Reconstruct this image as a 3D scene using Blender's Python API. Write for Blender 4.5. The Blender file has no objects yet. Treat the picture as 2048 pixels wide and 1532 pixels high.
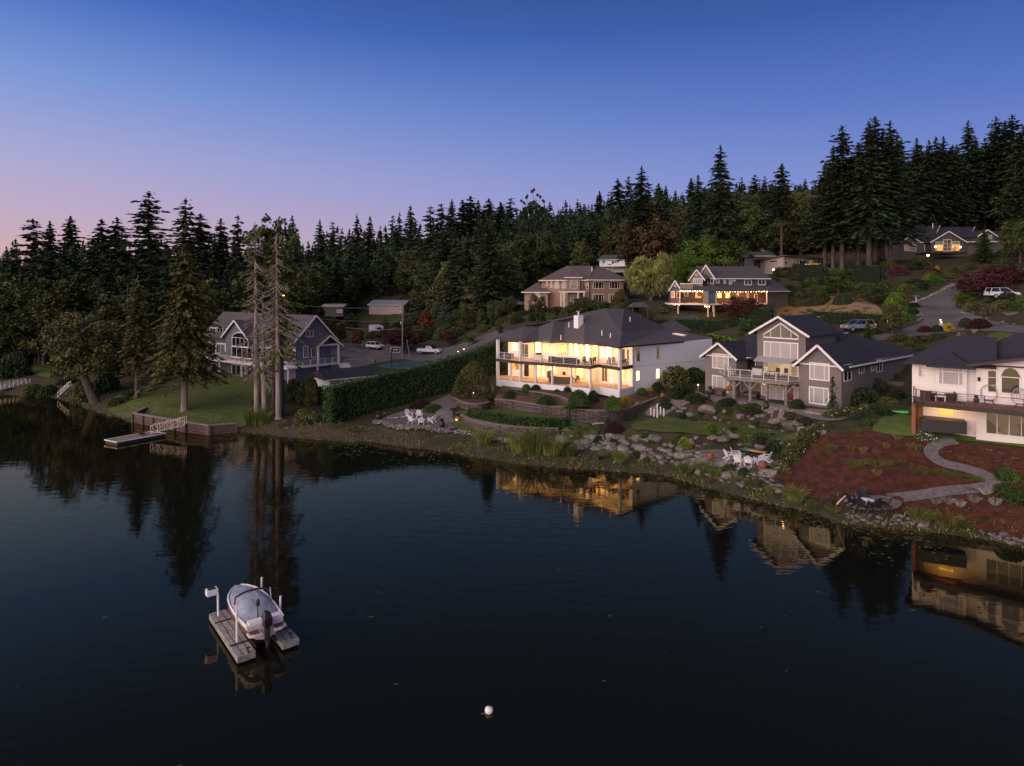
import bpy, bmesh, math, random
import numpy as np
from mathutils import Vector, Matrix
from mathutils.geometry import delaunay_2d_cdt
random.seed(7); RNG = np.random.default_rng(7)
SC = bpy.context.scene; COL = SC.collection
# ------------------------------------------------------------ camera, sky, sun, exposure
F = 1300.0; H0 = 19.0; V0 = 575.0; U0 = 1024.0
cd = bpy.data.cameras.new('camera'); cam = bpy.data.objects.new('camera', cd); COL.objects.link(cam)
cam.location = (0, 0, H0); cam.rotation_euler = (math.pi/2, 0, 0)
cd.sensor_width = 36; cd.lens = 36*F/2048; cd.shift_y = -(766-V0)/2048.0
cd.clip_start = 0.5; cd.clip_end = 6000
SC.camera = cam
SC.view_settings.view_transform = 'Standard'; SC.view_settings.look = 'None'
SC.view_settings.exposure = 0.0; SC.view_settings.gamma = 1.0
wd = bpy.data.worlds.new('World'); SC.world = wd; wd.use_nodes = True
def srgb(r, g, b):
    f = lambda c: (c/255/12.92) if c/255 <= .04045 else ((c/255+.055)/1.055)**2.4
    return (f(r), f(g), f(b), 1)
def build_world():
    nt = wd.node_tree; N = nt.nodes; L = nt.links; N.clear()
    out = N.new('ShaderNodeOutputWorld'); bg = N.new('ShaderNodeBackground'); L.new(bg.outputs[0], out.inputs[0])
    tc = N.new('ShaderNodeTexCoord'); sep = N.new('ShaderNodeSeparateXYZ'); L.new(tc.outputs['Generated'], sep.inputs[0])
    def ramp(stops):
        r = N.new('ShaderNodeValToRGB'); e = r.color_ramp.elements
        e[0].position = stops[0][0]; e[0].color = srgb(*stops[0][1]); e[1].position = stops[-1][0]; e[1].color = srgb(*stops[-1][1])
        for p, c in stops[1:-1]:
            q = e.new(p); q.color = srgb(*c)
        r.color_ramp.interpolation = 'EASE' if False else 'LINEAR'
        L.new(sep.outputs['Z'], r.inputs[0]); return r
    left = ramp([(0, (214,170,158)), (.05, (204,170,176)), (.10, (190,168,196)), (.17, (166,166,210)), (.26, (122,150,214)), (.36, (66,106,192)), (.5, (34,56,106)), (.75, (24,38,74)), (1, (80,94,130))])
    right = ramp([(0, (144,140,184)), (.07, (134,140,198)), (.14, (108,130,204)), (.25, (68,102,186)), (.36, (36,74,154)), (.5, (24,46,94)), (.75, (20,36,74)), (1, (80,94,130))])
    # azimuth factor: 0 at the left (towards the sunset), 1 on the right
    dt = N.new('ShaderNodeVectorMath'); dt.operation = 'DOT_PRODUCT'; L.new(tc.outputs['Generated'], dt.inputs[0])
    dt.inputs[1].default_value = (0.92, 0.40, 0)
    mr = N.new('ShaderNodeMapRange'); L.new(dt.outputs['Value'], mr.inputs[0])
    mr.inputs[1].default_value = -0.35; mr.inputs[2].default_value = 0.88; mr.interpolation_type = 'LINEAR'
    mx = N.new('ShaderNodeMixRGB'); L.new(mr.outputs[0], mx.inputs[0]); L.new(left.outputs[0], mx.inputs[1]); L.new(right.outputs[0], mx.inputs[2])
    # warm afterglow low in the west, behind and to the left of the camera
    d2 = N.new('ShaderNodeVectorMath'); d2.operation = 'DOT_PRODUCT'; L.new(tc.outputs['Generated'], d2.inputs[0]); d2.inputs[1].default_value = (-0.80, -0.59, 0.06)
    m2 = N.new('ShaderNodeMapRange'); L.new(d2.outputs['Value'], m2.inputs[0]); m2.inputs[1].default_value = 0.12; m2.inputs[2].default_value = 1.0
    m2.interpolation_type = 'SMOOTHSTEP'
    glow = N.new('ShaderNodeMixRGB'); glow.blend_type = 'ADD'; L.new(m2.outputs[0], glow.inputs[0]); L.new(mx.outputs[0], glow.inputs[1]); glow.inputs[2].default_value = (2.9, 2.3, 2.05, 1)
    # a trace of the physical sky on top of the dusk gradient
    sky = N.new('ShaderNodeTexSky'); sky.sky_type = 'NISHITA'; sky.sun_disc = False
    sky.sun_elevation = math.radians(1.5); sky.sun_rotation = math.radians(233)
    ad = N.new('ShaderNodeMixRGB'); ad.blend_type = 'ADD'; ad.inputs[0].default_value = 0.03
    L.new(glow.outputs[0], ad.inputs[1]); L.new(sky.outputs[0], ad.inputs[2])
    L.new(ad.outputs[0], bg.inputs[0]); bg.inputs[1].default_value = 1.0
build_world()
sd = bpy.data.lights.new('sun', 'SUN'); sun = bpy.data.objects.new('sun', sd); COL.objects.link(sun)
sd.energy = 0.25; sd.angle = math.radians(25); sd.color = (1, .60, .46)
sun.rotation_euler = Vector((0.78, 0.58, -0.20)).to_track_quat('-Z', 'Y').to_euler()
# ------------------------------------------------------------ tagging and object helpers
WL = {}
def tag(o, label=None, cat=None, group=None, kind=None):
    if label: o['label'] = label
    if cat: o['category'] = cat
    if group: o['group'] = group
    if kind: o['kind'] = kind
    return o
def empty(name, loc, label, cat, group=None, rz=0):
    o = bpy.data.objects.new(name, None); COL.objects.link(o); o.location = loc; o.rotation_euler = (0, 0, rz); o.empty_display_size = .2
    WL[o.name] = Vector(loc); return tag(o, label, cat, group)
KIDS = {}
def adopt(o, parent):
    o.parent = parent; KIDS.setdefault(parent.name, []).append(o)
class MB:
    def __init__(s): s.v = []; s.f = []; s.mi = []; s.cur = 0
    def face(s, pts):
        n = len(s.v); s.v += [tuple(p) for p in pts]; s.f.append(tuple(range(n, n+len(pts)))); s.mi.append(s.cur); return s
    def quadstrip(s, rings, close=True):
        n = len(s.v); m = len(rings[0])
        for r in rings: s.v += [tuple(p) for p in r]
        for i in range(len(rings)-1):
            for j in range(m if close else m-1):
                a = n+i*m+j; b = n+i*m+(j+1) % m
                s.f.append((a, b, b+m, a+m)); s.mi.append(s.cur)
        return s
    def cap(s, ring): return s.face(ring)
    def box(s, c, d, rz=0, M=None):
        hx, hy, hz = d[0]/2, d[1]/2, d[2]/2; cs, sn = math.cos(rz), math.sin(rz); P = []
        for x, y, z in ((-hx,-hy,-hz),(hx,-hy,-hz),(hx,hy,-hz),(-hx,hy,-hz),(-hx,-hy,hz),(hx,-hy,hz),(hx,hy,hz),(-hx,hy,hz)):
            if M is not None:
                q = M @ Vector((x, y, z)); P.append((c[0]+q.x, c[1]+q.y, c[2]+q.z))
            else: P.append((c[0]+x*cs-y*sn, c[1]+x*sn+y*cs, c[2]+z))
        n = len(s.v); s.v += P
        for f in ((0,3,2,1),(4,5,6,7),(0,1,5,4),(1,2,6,5),(2,3,7,6),(3,0,4,7)):
            s.f.append(tuple(n+i for i in f)); s.mi.append(s.cur)
        return s
    def beam(s, a, b, w, h):
        a, b = Vector(a), Vector(b); d = b-a; L = d.length
        if L < 1e-6: return s
        d.normalize(); up = Vector((0, 0, 1)) if abs(d.z) < .95 else Vector((0, 1, 0))
        x = d.cross(up).normalized(); z = x.cross(d).normalized()
        M = Matrix((x, d, z)).transposed()
        return s.box((a+b)/2, (w, L, h), M=M)
    def prism(s, poly, z0, z1, bottom=True, top=True):
        n = len(s.v); m = len(poly)
        g0 = z0 if callable(z0) else (lambda p: z0); g1 = z1 if callable(z1) else (lambda p: z1)
        s.v += [(p[0], p[1], g0(p)) for p in poly] + [(p[0], p[1], g1(p)) for p in poly]
        for i in range(m):
            j = (i+1) % m; s.f.append((n+i, n+j, n+m+j, n+m+i)); s.mi.append(s.cur)
        if top: s.f.append(tuple(n+m+i for i in range(m))); s.mi.append(s.cur)
        if bottom: s.f.append(tuple(n+m-1-i for i in range(m))); s.mi.append(s.cur)
        return s
    def tube(s, pts, rad, n=6):
        pts = [Vector(p) for p in pts]; rings = []
        for i, p in enumerate(pts):
            d = (pts[min(i+1, len(pts)-1)]-pts[max(i-1, 0)]).normalized()
            up = Vector((0, 0, 1)) if abs(d.z) < .9 else Vector((1, 0, 0))
            x = d.cross(up).normalized(); y = x.cross(d); r = rad[i] if isinstance(rad, (list, tuple)) else rad
            rings.append([p+x*math.cos(2*math.pi*k/n)*r+y*math.sin(2*math.pi*k/n)*r for k in range(n)])
        s.quadstrip(rings); s.cap(rings[0][::-1]); s.cap(rings[-1]); return s
    def lathe(s, prof, n=16, c=(0, 0, 0)):
        rings = [[(c[0]+r*math.cos(2*math.pi*k/n), c[1]+r*math.sin(2*math.pi*k/n), c[2]+z) for k in range(n)] for r, z in prof]
        s.quadstrip(rings); s.cap(rings[0][::-1]); s.cap(rings[-1]); return s
    def build(s, name, m, parent=None, local=False, smooth=False, fix=True):
        """One mesh object. parent given: vertices are world coordinates unless local."""
        v = s.v
        if parent is not None: off = Vector((0, 0, 0)) if local else WL[parent.name]
        elif local: off = Vector((0, 0, 0))
        else:
            xs = [p[0] for p in v]; ys = [p[1] for p in v]; zs = [p[2] for p in v]
            off = Vector(((min(xs)+max(xs))/2, (min(ys)+max(ys))/2, min(zs)))
        me = bpy.data.meshes.new(name); me.from_pydata([(p[0]-off.x, p[1]-off.y, p[2]-off.z) for p in v], [], s.f)
        for q in (m if isinstance(m, (list, tuple)) else [m]): me.materials.append(q)
        if any(s.mi): me.polygons.foreach_set('material_index', s.mi)
        if fix:
            bm = bmesh.new(); bm.from_mesh(me); bmesh.ops.recalc_face_normals(bm, faces=bm.faces); bm.to_mesh(me); bm.free()
        if smooth: me.polygons.foreach_set('use_smooth', [True]*len(me.polygons))
        me.update()
        o = bpy.data.objects.new(name, me); COL.objects.link(o)
        if parent is None: o.location = off
        else: adopt(o, parent)
        WL[o.name] = off.copy() if parent is None else WL[parent.name]
        return o
def copy_tree(o, loc, rz=0, scale=None, label=None, group=None):
    c = o.copy(); COL.objects.link(c); c.location = loc; c.rotation_euler = (0, 0, rz); WL[c.name] = Vector(loc)
    if scale is not None: c.scale = scale if isinstance(scale, (tuple, list)) else (scale,)*3
    if label: c['label'] = label
    if group: c['group'] = group
    def rec(src, dst):
        for ch in KIDS.get(src.name, []):
            d = ch.copy(); COL.objects.link(d); d.parent = dst; KIDS.setdefault(dst.name, []).append(d); WL[d.name] = Vector(loc); rec(ch, d)
    rec(o, c); return c
def place(o, loc, rz=0, scale=None, label=None, group=None, _used=set()):
    """First use moves the prototype itself, later uses copy it."""
    if o.name not in _used:
        _used.add(o.name); o.location = loc; o.rotation_euler = (0, 0, rz)
        if scale is not None: o.scale = scale if isinstance(scale, (tuple, list)) else (scale,)*3
        if label: o['label'] = label
        if group: o['group'] = group
        return o
    return copy_tree(o, loc, rz, scale, label, group)
# ------------------------------------------------------------ materials
MATS = {}
def mat(name, col, rough=.8, var=.0, vscale=3, bump=0, bscale=20, col2=None, metal=0, rnd=0, emit=None, estr=0, spec=.3, kind=None, stretch=None):
    if name in MATS: return MATS[name]
    m = bpy.data.materials.new(name); m.use_nodes = True; nt = m.node_tree; N = nt.nodes; L = nt.links
    b = N['Principled BSDF']; b.inputs['Roughness'].default_value = rough; b.inputs['Metallic'].default_value = metal
    b.inputs['Specular IOR Level'].default_value = spec
    c = (*col, 1); b.inputs['Base Color'].default_value = c
    geo = N.new('ShaderNodeNewGeometry'); src = geo.outputs['Position']
    if rnd or kind == 'leaf':
        tc = N.new('ShaderNodeTexCoord'); src = tc.outputs['Object']
    if stretch:
        mp = N.new('ShaderNodeMapping'); mp.inputs['Scale'].default_value = stretch; L.new(src, mp.inputs[0]); src = mp.outputs[0]
    last = None
    if var:
        nz = N.new('ShaderNodeTexNoise'); nz.inputs['Scale'].default_value = vscale; nz.inputs['Detail'].default_value = 5; L.new(src, nz.inputs[0])
        cr = N.new('ShaderNodeValToRGB'); e = cr.color_ramp.elements; e[0].position = .35; e[1].position = .65
        c2 = col2 if col2 else tuple(min(1, x*(1+var)) for x in col); c1 = col if col2 else tuple(x*(1-var) for x in col)
        e[0].color = (*c1, 1); e[1].color = (*c2, 1); L.new(nz.outputs[0], cr.inputs[0]); last = cr.outputs[0]
    if rnd:
        oi = N.new('ShaderNodeObjectInfo'); hs = N.new('ShaderNodeHueSaturation'); 
        mr = N.new('ShaderNodeMapRange'); L.new(oi.outputs['Random'], mr.inputs[0]); mr.inputs[3].default_value = 1-rnd; mr.inputs[4].default_value = 1+rnd
        ml = N.new('ShaderNodeMath'); ml.operation = 'MULTIPLY'; ml.inputs[1].default_value = 7.31; fr = N.new('ShaderNodeMath'); fr.operation = 'FRACT'
        L.new(oi.outputs['Random'], ml.inputs[0]); L.new(ml.outputs[0], fr.inputs[0])
        mh = N.new('ShaderNodeMapRange'); L.new(fr.outputs[0], mh.inputs[0]); mh.inputs[3].default_value = .5-rnd*.07; mh.inputs[4].default_value = .5+rnd*.05
        L.new(mh.outputs[0], hs.inputs['Hue']); L.new(mr.outputs[0], hs.inputs['Value'])
        if last: L.new(last, hs.inputs['Color'])
        else: hs.inputs['Color'].default_value = c
        last = hs.outputs[0]
    if kind == 'siding':   # horizontal lap boards every 0.2 m
        sp = N.new('ShaderNodeSeparateXYZ'); L.new(geo.outputs['Position'], sp.inputs[0])
        mu = N.new('ShaderNodeMath'); mu.operation = 'MULTIPLY'; mu.inputs[1].default_value = 1/.26; L.new(sp.outputs['Z'], mu.inputs[0])
        fr = N.new('ShaderNodeMath'); fr.operation = 'FRACT'; L.new(mu.outputs[0], fr.inputs[0])
        bp = N.new('ShaderNodeBump'); bp.inputs['Strength'].default_value = 1; bp.inputs['Distance'].default_value = .035; bp.invert = True
        L.new(fr.outputs[0], bp.inputs['Height']); L.new(bp.outputs[0], b.inputs['Normal'])
    if kind in ('block', 'shingle', 'paver'):
        bt = N.new('ShaderNodeTexBrick'); sc = {'block': 1, 'shingle': 1, 'paver': 1}[kind]
        sp = N.new('ShaderNodeSeparateXYZ'); L.new(geo.outputs['Position'], sp.inputs[0])
        cb = N.new('ShaderNodeCombineXYZ'); ad = N.new('ShaderNodeMath'); ad.operation = 'ADD'
        if kind == 'paver': L.new(sp.outputs['X'], cb.inputs['X']); L.new(sp.outputs['Y'], cb.inputs['Y'])
        else:
            L.new(sp.outputs['X'], ad.inputs[0]); L.new(sp.outputs['Y'], ad.inputs[1]); L.new(ad.outputs[0], cb.inputs['X']); L.new(sp.outputs['Z'], cb.inputs['Y'])
        L.new(cb.outputs[0], bt.inputs['Vector'])
        w, h = {'block': (.50, .26), 'shingle': (.9, .12), 'paver': (.62, .45)}[kind]
        bt.inputs['Scale'].default_value = 1; bt.inputs['Brick Width'].default_value = w; bt.inputs['Row Height'].default_value = h
        bt.inputs['Mortar Size'].default_value = {'block': .03, 'shingle': .006, 'paver': .04}[kind]
        k1, k2, km = {'block': (1.75, .6, .15), 'shingle': (1.12, .88, .8), 'paver': (1.2, .85, .4)}[kind]
        for s_, k_ in (('Color1', k1), ('Color2', k2), ('Mortar', km)): bt.inputs[s_].default_value = (*[x*k_ for x in col], 1)
        if last:
            mm = N.new('ShaderNodeMixRGB'); mm.blend_type = 'MULTIPLY'; mm.inputs[0].default_value = .0
            mm.blend_type = 'MIX'; mm.inputs[0].default_value = .25; L.new(bt.outputs[0], mm.inputs[1]); L.new(last, mm.inputs[2]); last = mm.outputs[0]
        else: last = bt.outputs[0]
        if kind != 'shingle':
            bp = N.new('ShaderNodeBump'); bp.inputs['Strength'].default_value = .8; bp.inputs['Distance'].default_value = .03; bp.invert = True
            L.new(bt.outputs['Fac'], bp.inputs['Height']); L.new(bp.outputs[0], b.inputs['Normal'])
    if last: L.new(last, b.inputs['Base Color'])
    if bump and kind not in ('siding', 'block', 'paver'):
        n2 = N.new('ShaderNodeTexNoise'); n2.inputs['Scale'].default_value = bscale; n2.inputs['Detail'].default_value = 6; L.new(src, n2.inputs[0])
        bp = N.new('ShaderNodeBump'); bp.inputs['Strength'].default_value = 1; bp.inputs['Distance'].default_value = bump
        L.new(n2.outputs[0], bp.inputs['Height']); L.new(bp.outputs[0], b.inputs['Normal'])
    if emit:
        b.inputs['Emission Color'].default_value = (*emit, 1); b.inputs['Emission Strength'].default_value = estr
    MATS[name] = m; return m
def lit_glass(name, c1, c2, s, scale=.9):
    """A lit room seen through glass: light patches where curtains, walls and furniture differ."""
    m = bpy.data.materials.new(name); m.use_nodes = True; N = m.node_tree.nodes; L = m.node_tree.links; b = N['Principled BSDF']
    b.inputs['Base Color'].default_value = (.02, .02, .02, 1); b.inputs['Roughness'].default_value = .1
    g = N.new('ShaderNodeNewGeometry'); v = N.new('ShaderNodeTexVoronoi'); v.distance = 'CHEBYCHEV'; v.inputs['Scale'].default_value = scale; L.new(g.outputs['Position'], v.inputs['Vector'])
    r = N.new('ShaderNodeValToRGB'); r.color_ramp.interpolation = 'CONSTANT'; e = r.color_ramp.elements
    sp = N.new('ShaderNodeSeparateColor'); L.new(v.outputs['Color'], sp.inputs[0]); L.new(sp.outputs[0], r.inputs[0])
    e[0].color = (*c1, 1); e[0].position = 0; e[1].color = (*c2, 1); e[1].position = .72
    q = e.new(.45); q.color = (*[(a+b_)/2 for a, b_ in zip(c1, c2)], 1)
    q = e.new(.9); q.color = (*[x*.35 for x in c1], 1)
    L.new(r.outputs[0], b.inputs['Emission Color']); b.inputs['Emission Strength'].default_value = s
    MATS[name] = m; return m
# ------------------------------------------------------------ pixel-ray geometry (photo pixels, 2048 x 1532)
def PZ(u, v, z): k = (H0-z)/(v-V0); return Vector(((u-U0)*k, F*k, z))
def PK(u, v, k): return Vector(((u-U0)*k, F*k, H0-(v-V0)*k))
def proj(p): k = p[1]/F; return (U0+p[0]/k, V0+(H0-p[2])/k)
class Crop:
    def __init__(s, x, y, sc): s.x, s.y, s.s = x, y, sc
    def __call__(s, a, b): return s.x+a/s.s, s.y+b/s.s
    def z(s, a, b, z): return PZ(*s(a, b), z)
    def k(s, a, b, k): return PK(*s(a, b), k)
# ------------------------------------------------------------ terrain
SHORE_PX = [(-700,768),(-250,778),(-60,786),(40,790),(90,792),(128,800),(165,812),(200,826),(240,836),(266,845),(330,856),(419,867),(474,863),(500,866),(560,873),(640,880),(700,884),(747,884),(790,890),(830,896),(920,908),(987,920),(1060,930),(1140,937),(1200,940),(1266,945),(1330,950),(1400,972),(1462,988),(1556,1010),(1619,1024),(1665,1040),(1700,1050),(1760,1056),(1818,1060),(1859,1064),(1969,1079),(2048,1096),(2250,1150),(2500,1230)]
SHORE = np.array([PZ(u, v, 0)[:2] for u, v in SHORE_PX])
CP = []
for u, v, z in [(60,745,1.8),(150,760,1.8),(100,728,2.6),(0,768,.9),(200,805,.9),(300,805,1.7),(370,822,1.5),(440,838,1.4),(300,830,1.25),(480,800,2.2),(420,750,3.4),(500,755,3.5),(560,800,2.2),(600,840,1.2),(640,852,1.2),(700,832,1.5),(574,760,3.5),(690,740,3.5),
    (760,845,1.3),(880,850,1.3),(740,870,.5),(860,887,.4),(950,897,.5),(1020,895,.7),(800,800,2.3),(905,780,3.4),(950,815,2.2),(1100,845,1.7),(1000,770,4.2),(1150,870,1.3),(1240,795,4.1),(1100,792,3.4),(1160,850,1.9),
    (1250,880,1.5),(1300,840,2.9),(1450,850,3.0),(1590,875,2.9),(1370,800,4.6),(1500,825,4.4),(1660,845,4.8),(1400,900,1.4),(1500,922,1.4),(1450,935,1.2),(1560,950,1.0),(1650,920,3),(1750,880,4.7),(1800,850,5.4),(1900,870,5.4),(2040,893,5.3),
    (1650,970,1.6),(1750,940,3.2),(1850,960,2.9),(1740,1000,1.35),(1800,1010,1.35),(1950,970,2.8),(2000,1010,2.0),(2040,1060,.8),(1900,1035,1.2),(1440,770,5.2),(1700,802,5.5),(1745,786,6.2),(1560,815,5.0),(1610,824,5.0),(1450,785,5.0),(1245,838,2.3),(1290,824,2.9),(1180,838,2.3),(1000,848,1.7),(1100,862,1.7),(920,806,2.9),(950,813,2.7)]:
    CP.append(tuple(PZ(u, v, z)))
for u, v, k in [(1450,675,.083),(1560,650,.084),(1640,660,.081),(1713,662,.078),(1840,665,.077),(1950,690,.067),(2048,690,.062),(2048,657,.068),(1600,625,.096),(1700,612,.093),(1760,595,.095),(1900,612,.089),(2005,594,.084),(1930,563,.1),(2048,560,.09),
    (1775,532,.115),(1900,513,.125),(2048,500,.13),(1600,547,.12),(1450,572,.115),(1470,617,.1),(1250,627,.095),(1150,614,.112),(1060,618,.12),(1100,655,.1),(1000,658,.108),(960,692,.1),(900,655,.14),
    (1000,610,.16),(1230,548,.2),(1350,565,.15),(860,717,.11),(748,699,.125),(805,715,.112),(930,705,.105),(700,695,.13),(620,705,.13),(780,650,.18),(600,630,.2),(400,650,.2),(200,665,.18),(0,705,.16),(-150,715,.15),(1500,625,.094),(1500,770,.07),(1560,778,.0665),(1620,785,.0625),(1790,755,.0635),(1835,740,.064),(1560,735,.073),(1660,750,.066)]:
    CP.append(tuple(PK(u, v, k)))
CP += [(-250,350,12),(-100,350,18),(0,350,36),(100,330,50),(200,300,58),(300,280,62),(-450,300,8),(0,600,50),(300,600,90),(-400,600,16),(-300,1000,25),(500,900,90),(0,1200,40),(200,150,36),(150,110,30),(95,62,15),(75,50,8),(60,38,4),(50,28,1.5),(110,20,10),(80,90,14),(-200,200,4),(-700,700,10),(900,300,80),(1400,1400,60),(-1400,1400,20)]
CP = np.array(CP, float); CP = CP[CP[:, 1] > 0]
_c = 4.0
def _phi(d2): return np.sqrt(d2+_c*_c)
_n = len(CP); _A = np.zeros((_n+3, _n+3)); _d2 = ((CP[:, None, :2]-CP[None, :, :2])**2).sum(-1)
_A[:_n, :_n] = -_phi(_d2)/100 + np.eye(_n)*(.004); _A[:_n, _n] = 1; _A[:_n, _n+1:] = CP[:, :2]/100; _A[_n:, :_n] = _A[:_n, _n:].T
_w = np.linalg.solve(_A, np.concatenate([CP[:, 2], [0, 0, 0]]))
def pip(P, poly):
    x, y = P[:, 0], P[:, 1]; ins = np.zeros(len(P), bool); n = len(poly)
    for i in range(n):
        x0, y0 = poly[i]; x1, y1 = poly[(i+1) % n]
        c = ((y0 > y) != (y1 > y)) & (x < (x1-x0)*(y-y0)/(y1-y0+1e-12)+x0); ins ^= c
    return ins
def shore_dist(P):
    a = SHORE[:-1]; b = SHORE[1:]; ab = b-a; best = np.full(len(P), 1e9); sg = np.ones(len(P))
    for i in range(len(a)):
        t = np.clip(((P-a[i])@ab[i])/(ab[i]@ab[i]), 0, 1); q = a[i]+t[:, None]*ab[i]; d = np.hypot(*(P-q).T)
        cr = ab[i][0]*(P[:, 1]-a[i][1])-ab[i][1]*(P[:, 0]-a[i][0]); m = d < best-1e-9
        best[m] = d[m]; sg[m] = np.where(cr[m] > 0, 1, -1)
    return best*sg
def _fbm(x, y): return np.sin(x*.9+1.3*np.sin(y*.7))*np.cos(y*.8+.6*np.sin(x*.5))
def _pad(px, z, bl): return (np.array([PZ(u, v, z)[:2] for u, v in px]), z, bl)
PADS = [_pad([(1398,790),(1480,798),(1560,812),(1690,830),(1700,845),(1640,852),(1560,835),(1480,818),(1400,806)], 5.15, 1.6),
    _pad([(1385,912),(1400,898),(1450,896),(1540,910),(1572,935),(1560,950),(1480,945),(1410,932)], 1.6, 1.0),
    _pad([(752,845),(790,838),(840,835),(872,839),(880,852),(840,862),(780,856)], 1.3, 1.0),
    _pad([(1688,1000),(1800,1004),(1806,1016),(1780,1028),(1690,1020)], 1.15, .8),
    _pad([(945,824),(1010,838),(1140,858),(1180,850),(1100,830),(1000,817)], 2.4, 1.0),
    _pad([(1745,862),(1850,876),(1960,884),(2120,908),(2120,870),(1960,860),(1830,835),(1790,828)], 5.4, 1.2),
    _pad([(1260,850),(1300,864),(1420,874),(1500,872),(1580,886),(1560,862),(1440,845),(1370,840)], 2.8, 1.2),
    _pad([(760,731),(800,738),(870,730),(885,722),(830,722)], 3.4, 2.0), (np.array([(25., 111.), (38., 114.), (42., 119.), (27., 122.)]), 10.5, 2.5)]
def terr(P):
    P = np.atleast_2d(np.asarray(P, float)); out = np.empty(len(P))
    for s in range(0, len(P), 20000):
        Q = P[s:s+20000]; d2 = ((Q[:, None]-CP[None, :, :2])**2).sum(-1)
        z = (-_phi(d2)/100)@_w[:_n]+_w[_n]+(Q/100)@_w[_n+1:]
        sd_ = shore_dist(Q); bank = np.clip(sd_*.38, -3, 1e9)
        far = np.clip((np.hypot(Q[:, 0], Q[:, 1])-140)/200, 0, 1)
        for pp, pz, bl in PADS:
            lo, hi = pp.min(0)-bl, pp.max(0)+bl; near = (Q[:, 0] > lo[0]) & (Q[:, 0] < hi[0]) & (Q[:, 1] > lo[1]) & (Q[:, 1] < hi[1])
            if not near.any(): continue
            R = Q[near]; d = np.full(len(R), 1e9)
            for i in range(len(pp)):
                a, b = pp[i], pp[(i+1) % len(pp)]; ab = b-a; t = np.clip(((R-a)@ab)/(ab@ab), 0, 1); d = np.minimum(d, np.hypot(*(R-a-t[:, None]*ab).T))
            d[pip(R, pp)] = 0; w_ = np.clip(1-d/bl, 0, 1); w_ = w_*w_*(3-2*w_); z[near] = z[near]*(1-w_)+pz*w_
        z = np.maximum(z+_fbm(Q[:, 0], Q[:, 1])*(.03+.8*far), .12); z = np.where(sd_ > 0, np.minimum(z, bank), bank); out[s:s+20000] = z
    return out
def tz(x, y): return float(terr([(x, y)])[0])
_ks = np.geomspace(.03, 1.2, 400)
def G(u, v):
    """Point of the terrain seen at photo pixel (u, v)."""
    X = (u-U0)*_ks; Y = F*_ks; Z = H0-(v-V0)*_ks; T = terr(np.c_[X, Y]); d = Z-T; i = np.where(d < 0)[0]
    if len(i) == 0 or i[0] == 0: return Vector((X[-1], Y[-1], T[-1]))
    j = i[0]; t = d[j-1]/(d[j-1]-d[j]); k = _ks[j-1]+(_ks[j]-_ks[j-1])*t; x, y = (u-U0)*k, F*k
    return Vector((x, y, tz(x, y)))
def build_ground():
    def axis(lo, hi, fine0, fine1, st):
        a = list(np.arange(fine0, fine1, st)); s = st; x = fine1
        while x < hi: a.append(x); s *= 1.12; x += s
        s = st; x = fine0
        while x > lo: s *= 1.12; x -= s; a.insert(0, x)
        return np.array(a)
    xs = axis(-2500, 2500, -85, 75, .9); ys = axis(12, 3200, 44, 135, .9)
    X, Y = np.meshgrid(xs, ys); P = np.c_[X.ravel(), Y.ravel()]; Z = terr(P); V = np.c_[P, Z]
    nx = len(xs); ny = len(ys); i = np.arange((nx-1)*(ny-1)); r = i//(nx-1); c = i % (nx-1); a = r*nx+c
    return np_mesh('ground', V, np.c_[a, a+1, a+nx+1, a+nx], M_ground, smooth=True)
def np_mesh(name, V, Q, m, smooth=False, link=True, mi=None):
    me = bpy.data.meshes.new(name); V = np.asarray(V, np.float32); Q = np.asarray(Q, np.int32); k = Q.shape[1]
    me.vertices.add(len(V)); me.vertices.foreach_set('co', V.ravel()); me.loops.add(Q.size); me.loops.foreach_set('vertex_index', Q.ravel())
    me.polygons.add(len(Q)); me.polygons.foreach_set('loop_start', np.arange(len(Q), dtype=np.int32)*k)
    for q in (m if isinstance(m, (list, tuple)) else [m]): me.materials.append(q)
    if mi is not None: me.polygons.foreach_set('material_index', np.asarray(mi, np.int32))
    if smooth: me.polygons.foreach_set('use_smooth', np.ones(len(Q), dtype=bool))
    me.update(calc_edges=True)
    if not link: return me
    o = bpy.data.objects.new(name, me); COL.objects.link(o); return o
def smooth_poly(pts, it=2, closed=True):
    for _ in range(it):
        q = []; n = len(pts)
        for i in range(n if closed else n-1):
            a, b = pts[i], pts[(i+1) % n]; q += [(a[0]*.75+b[0]*.25, a[1]*.75+b[1]*.25), (a[0]*.25+b[0]*.75, a[1]*.25+b[1]*.75)]
        if not closed: q = [pts[0]]+q+[pts[-1]]
        pts = q
    return pts
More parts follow.
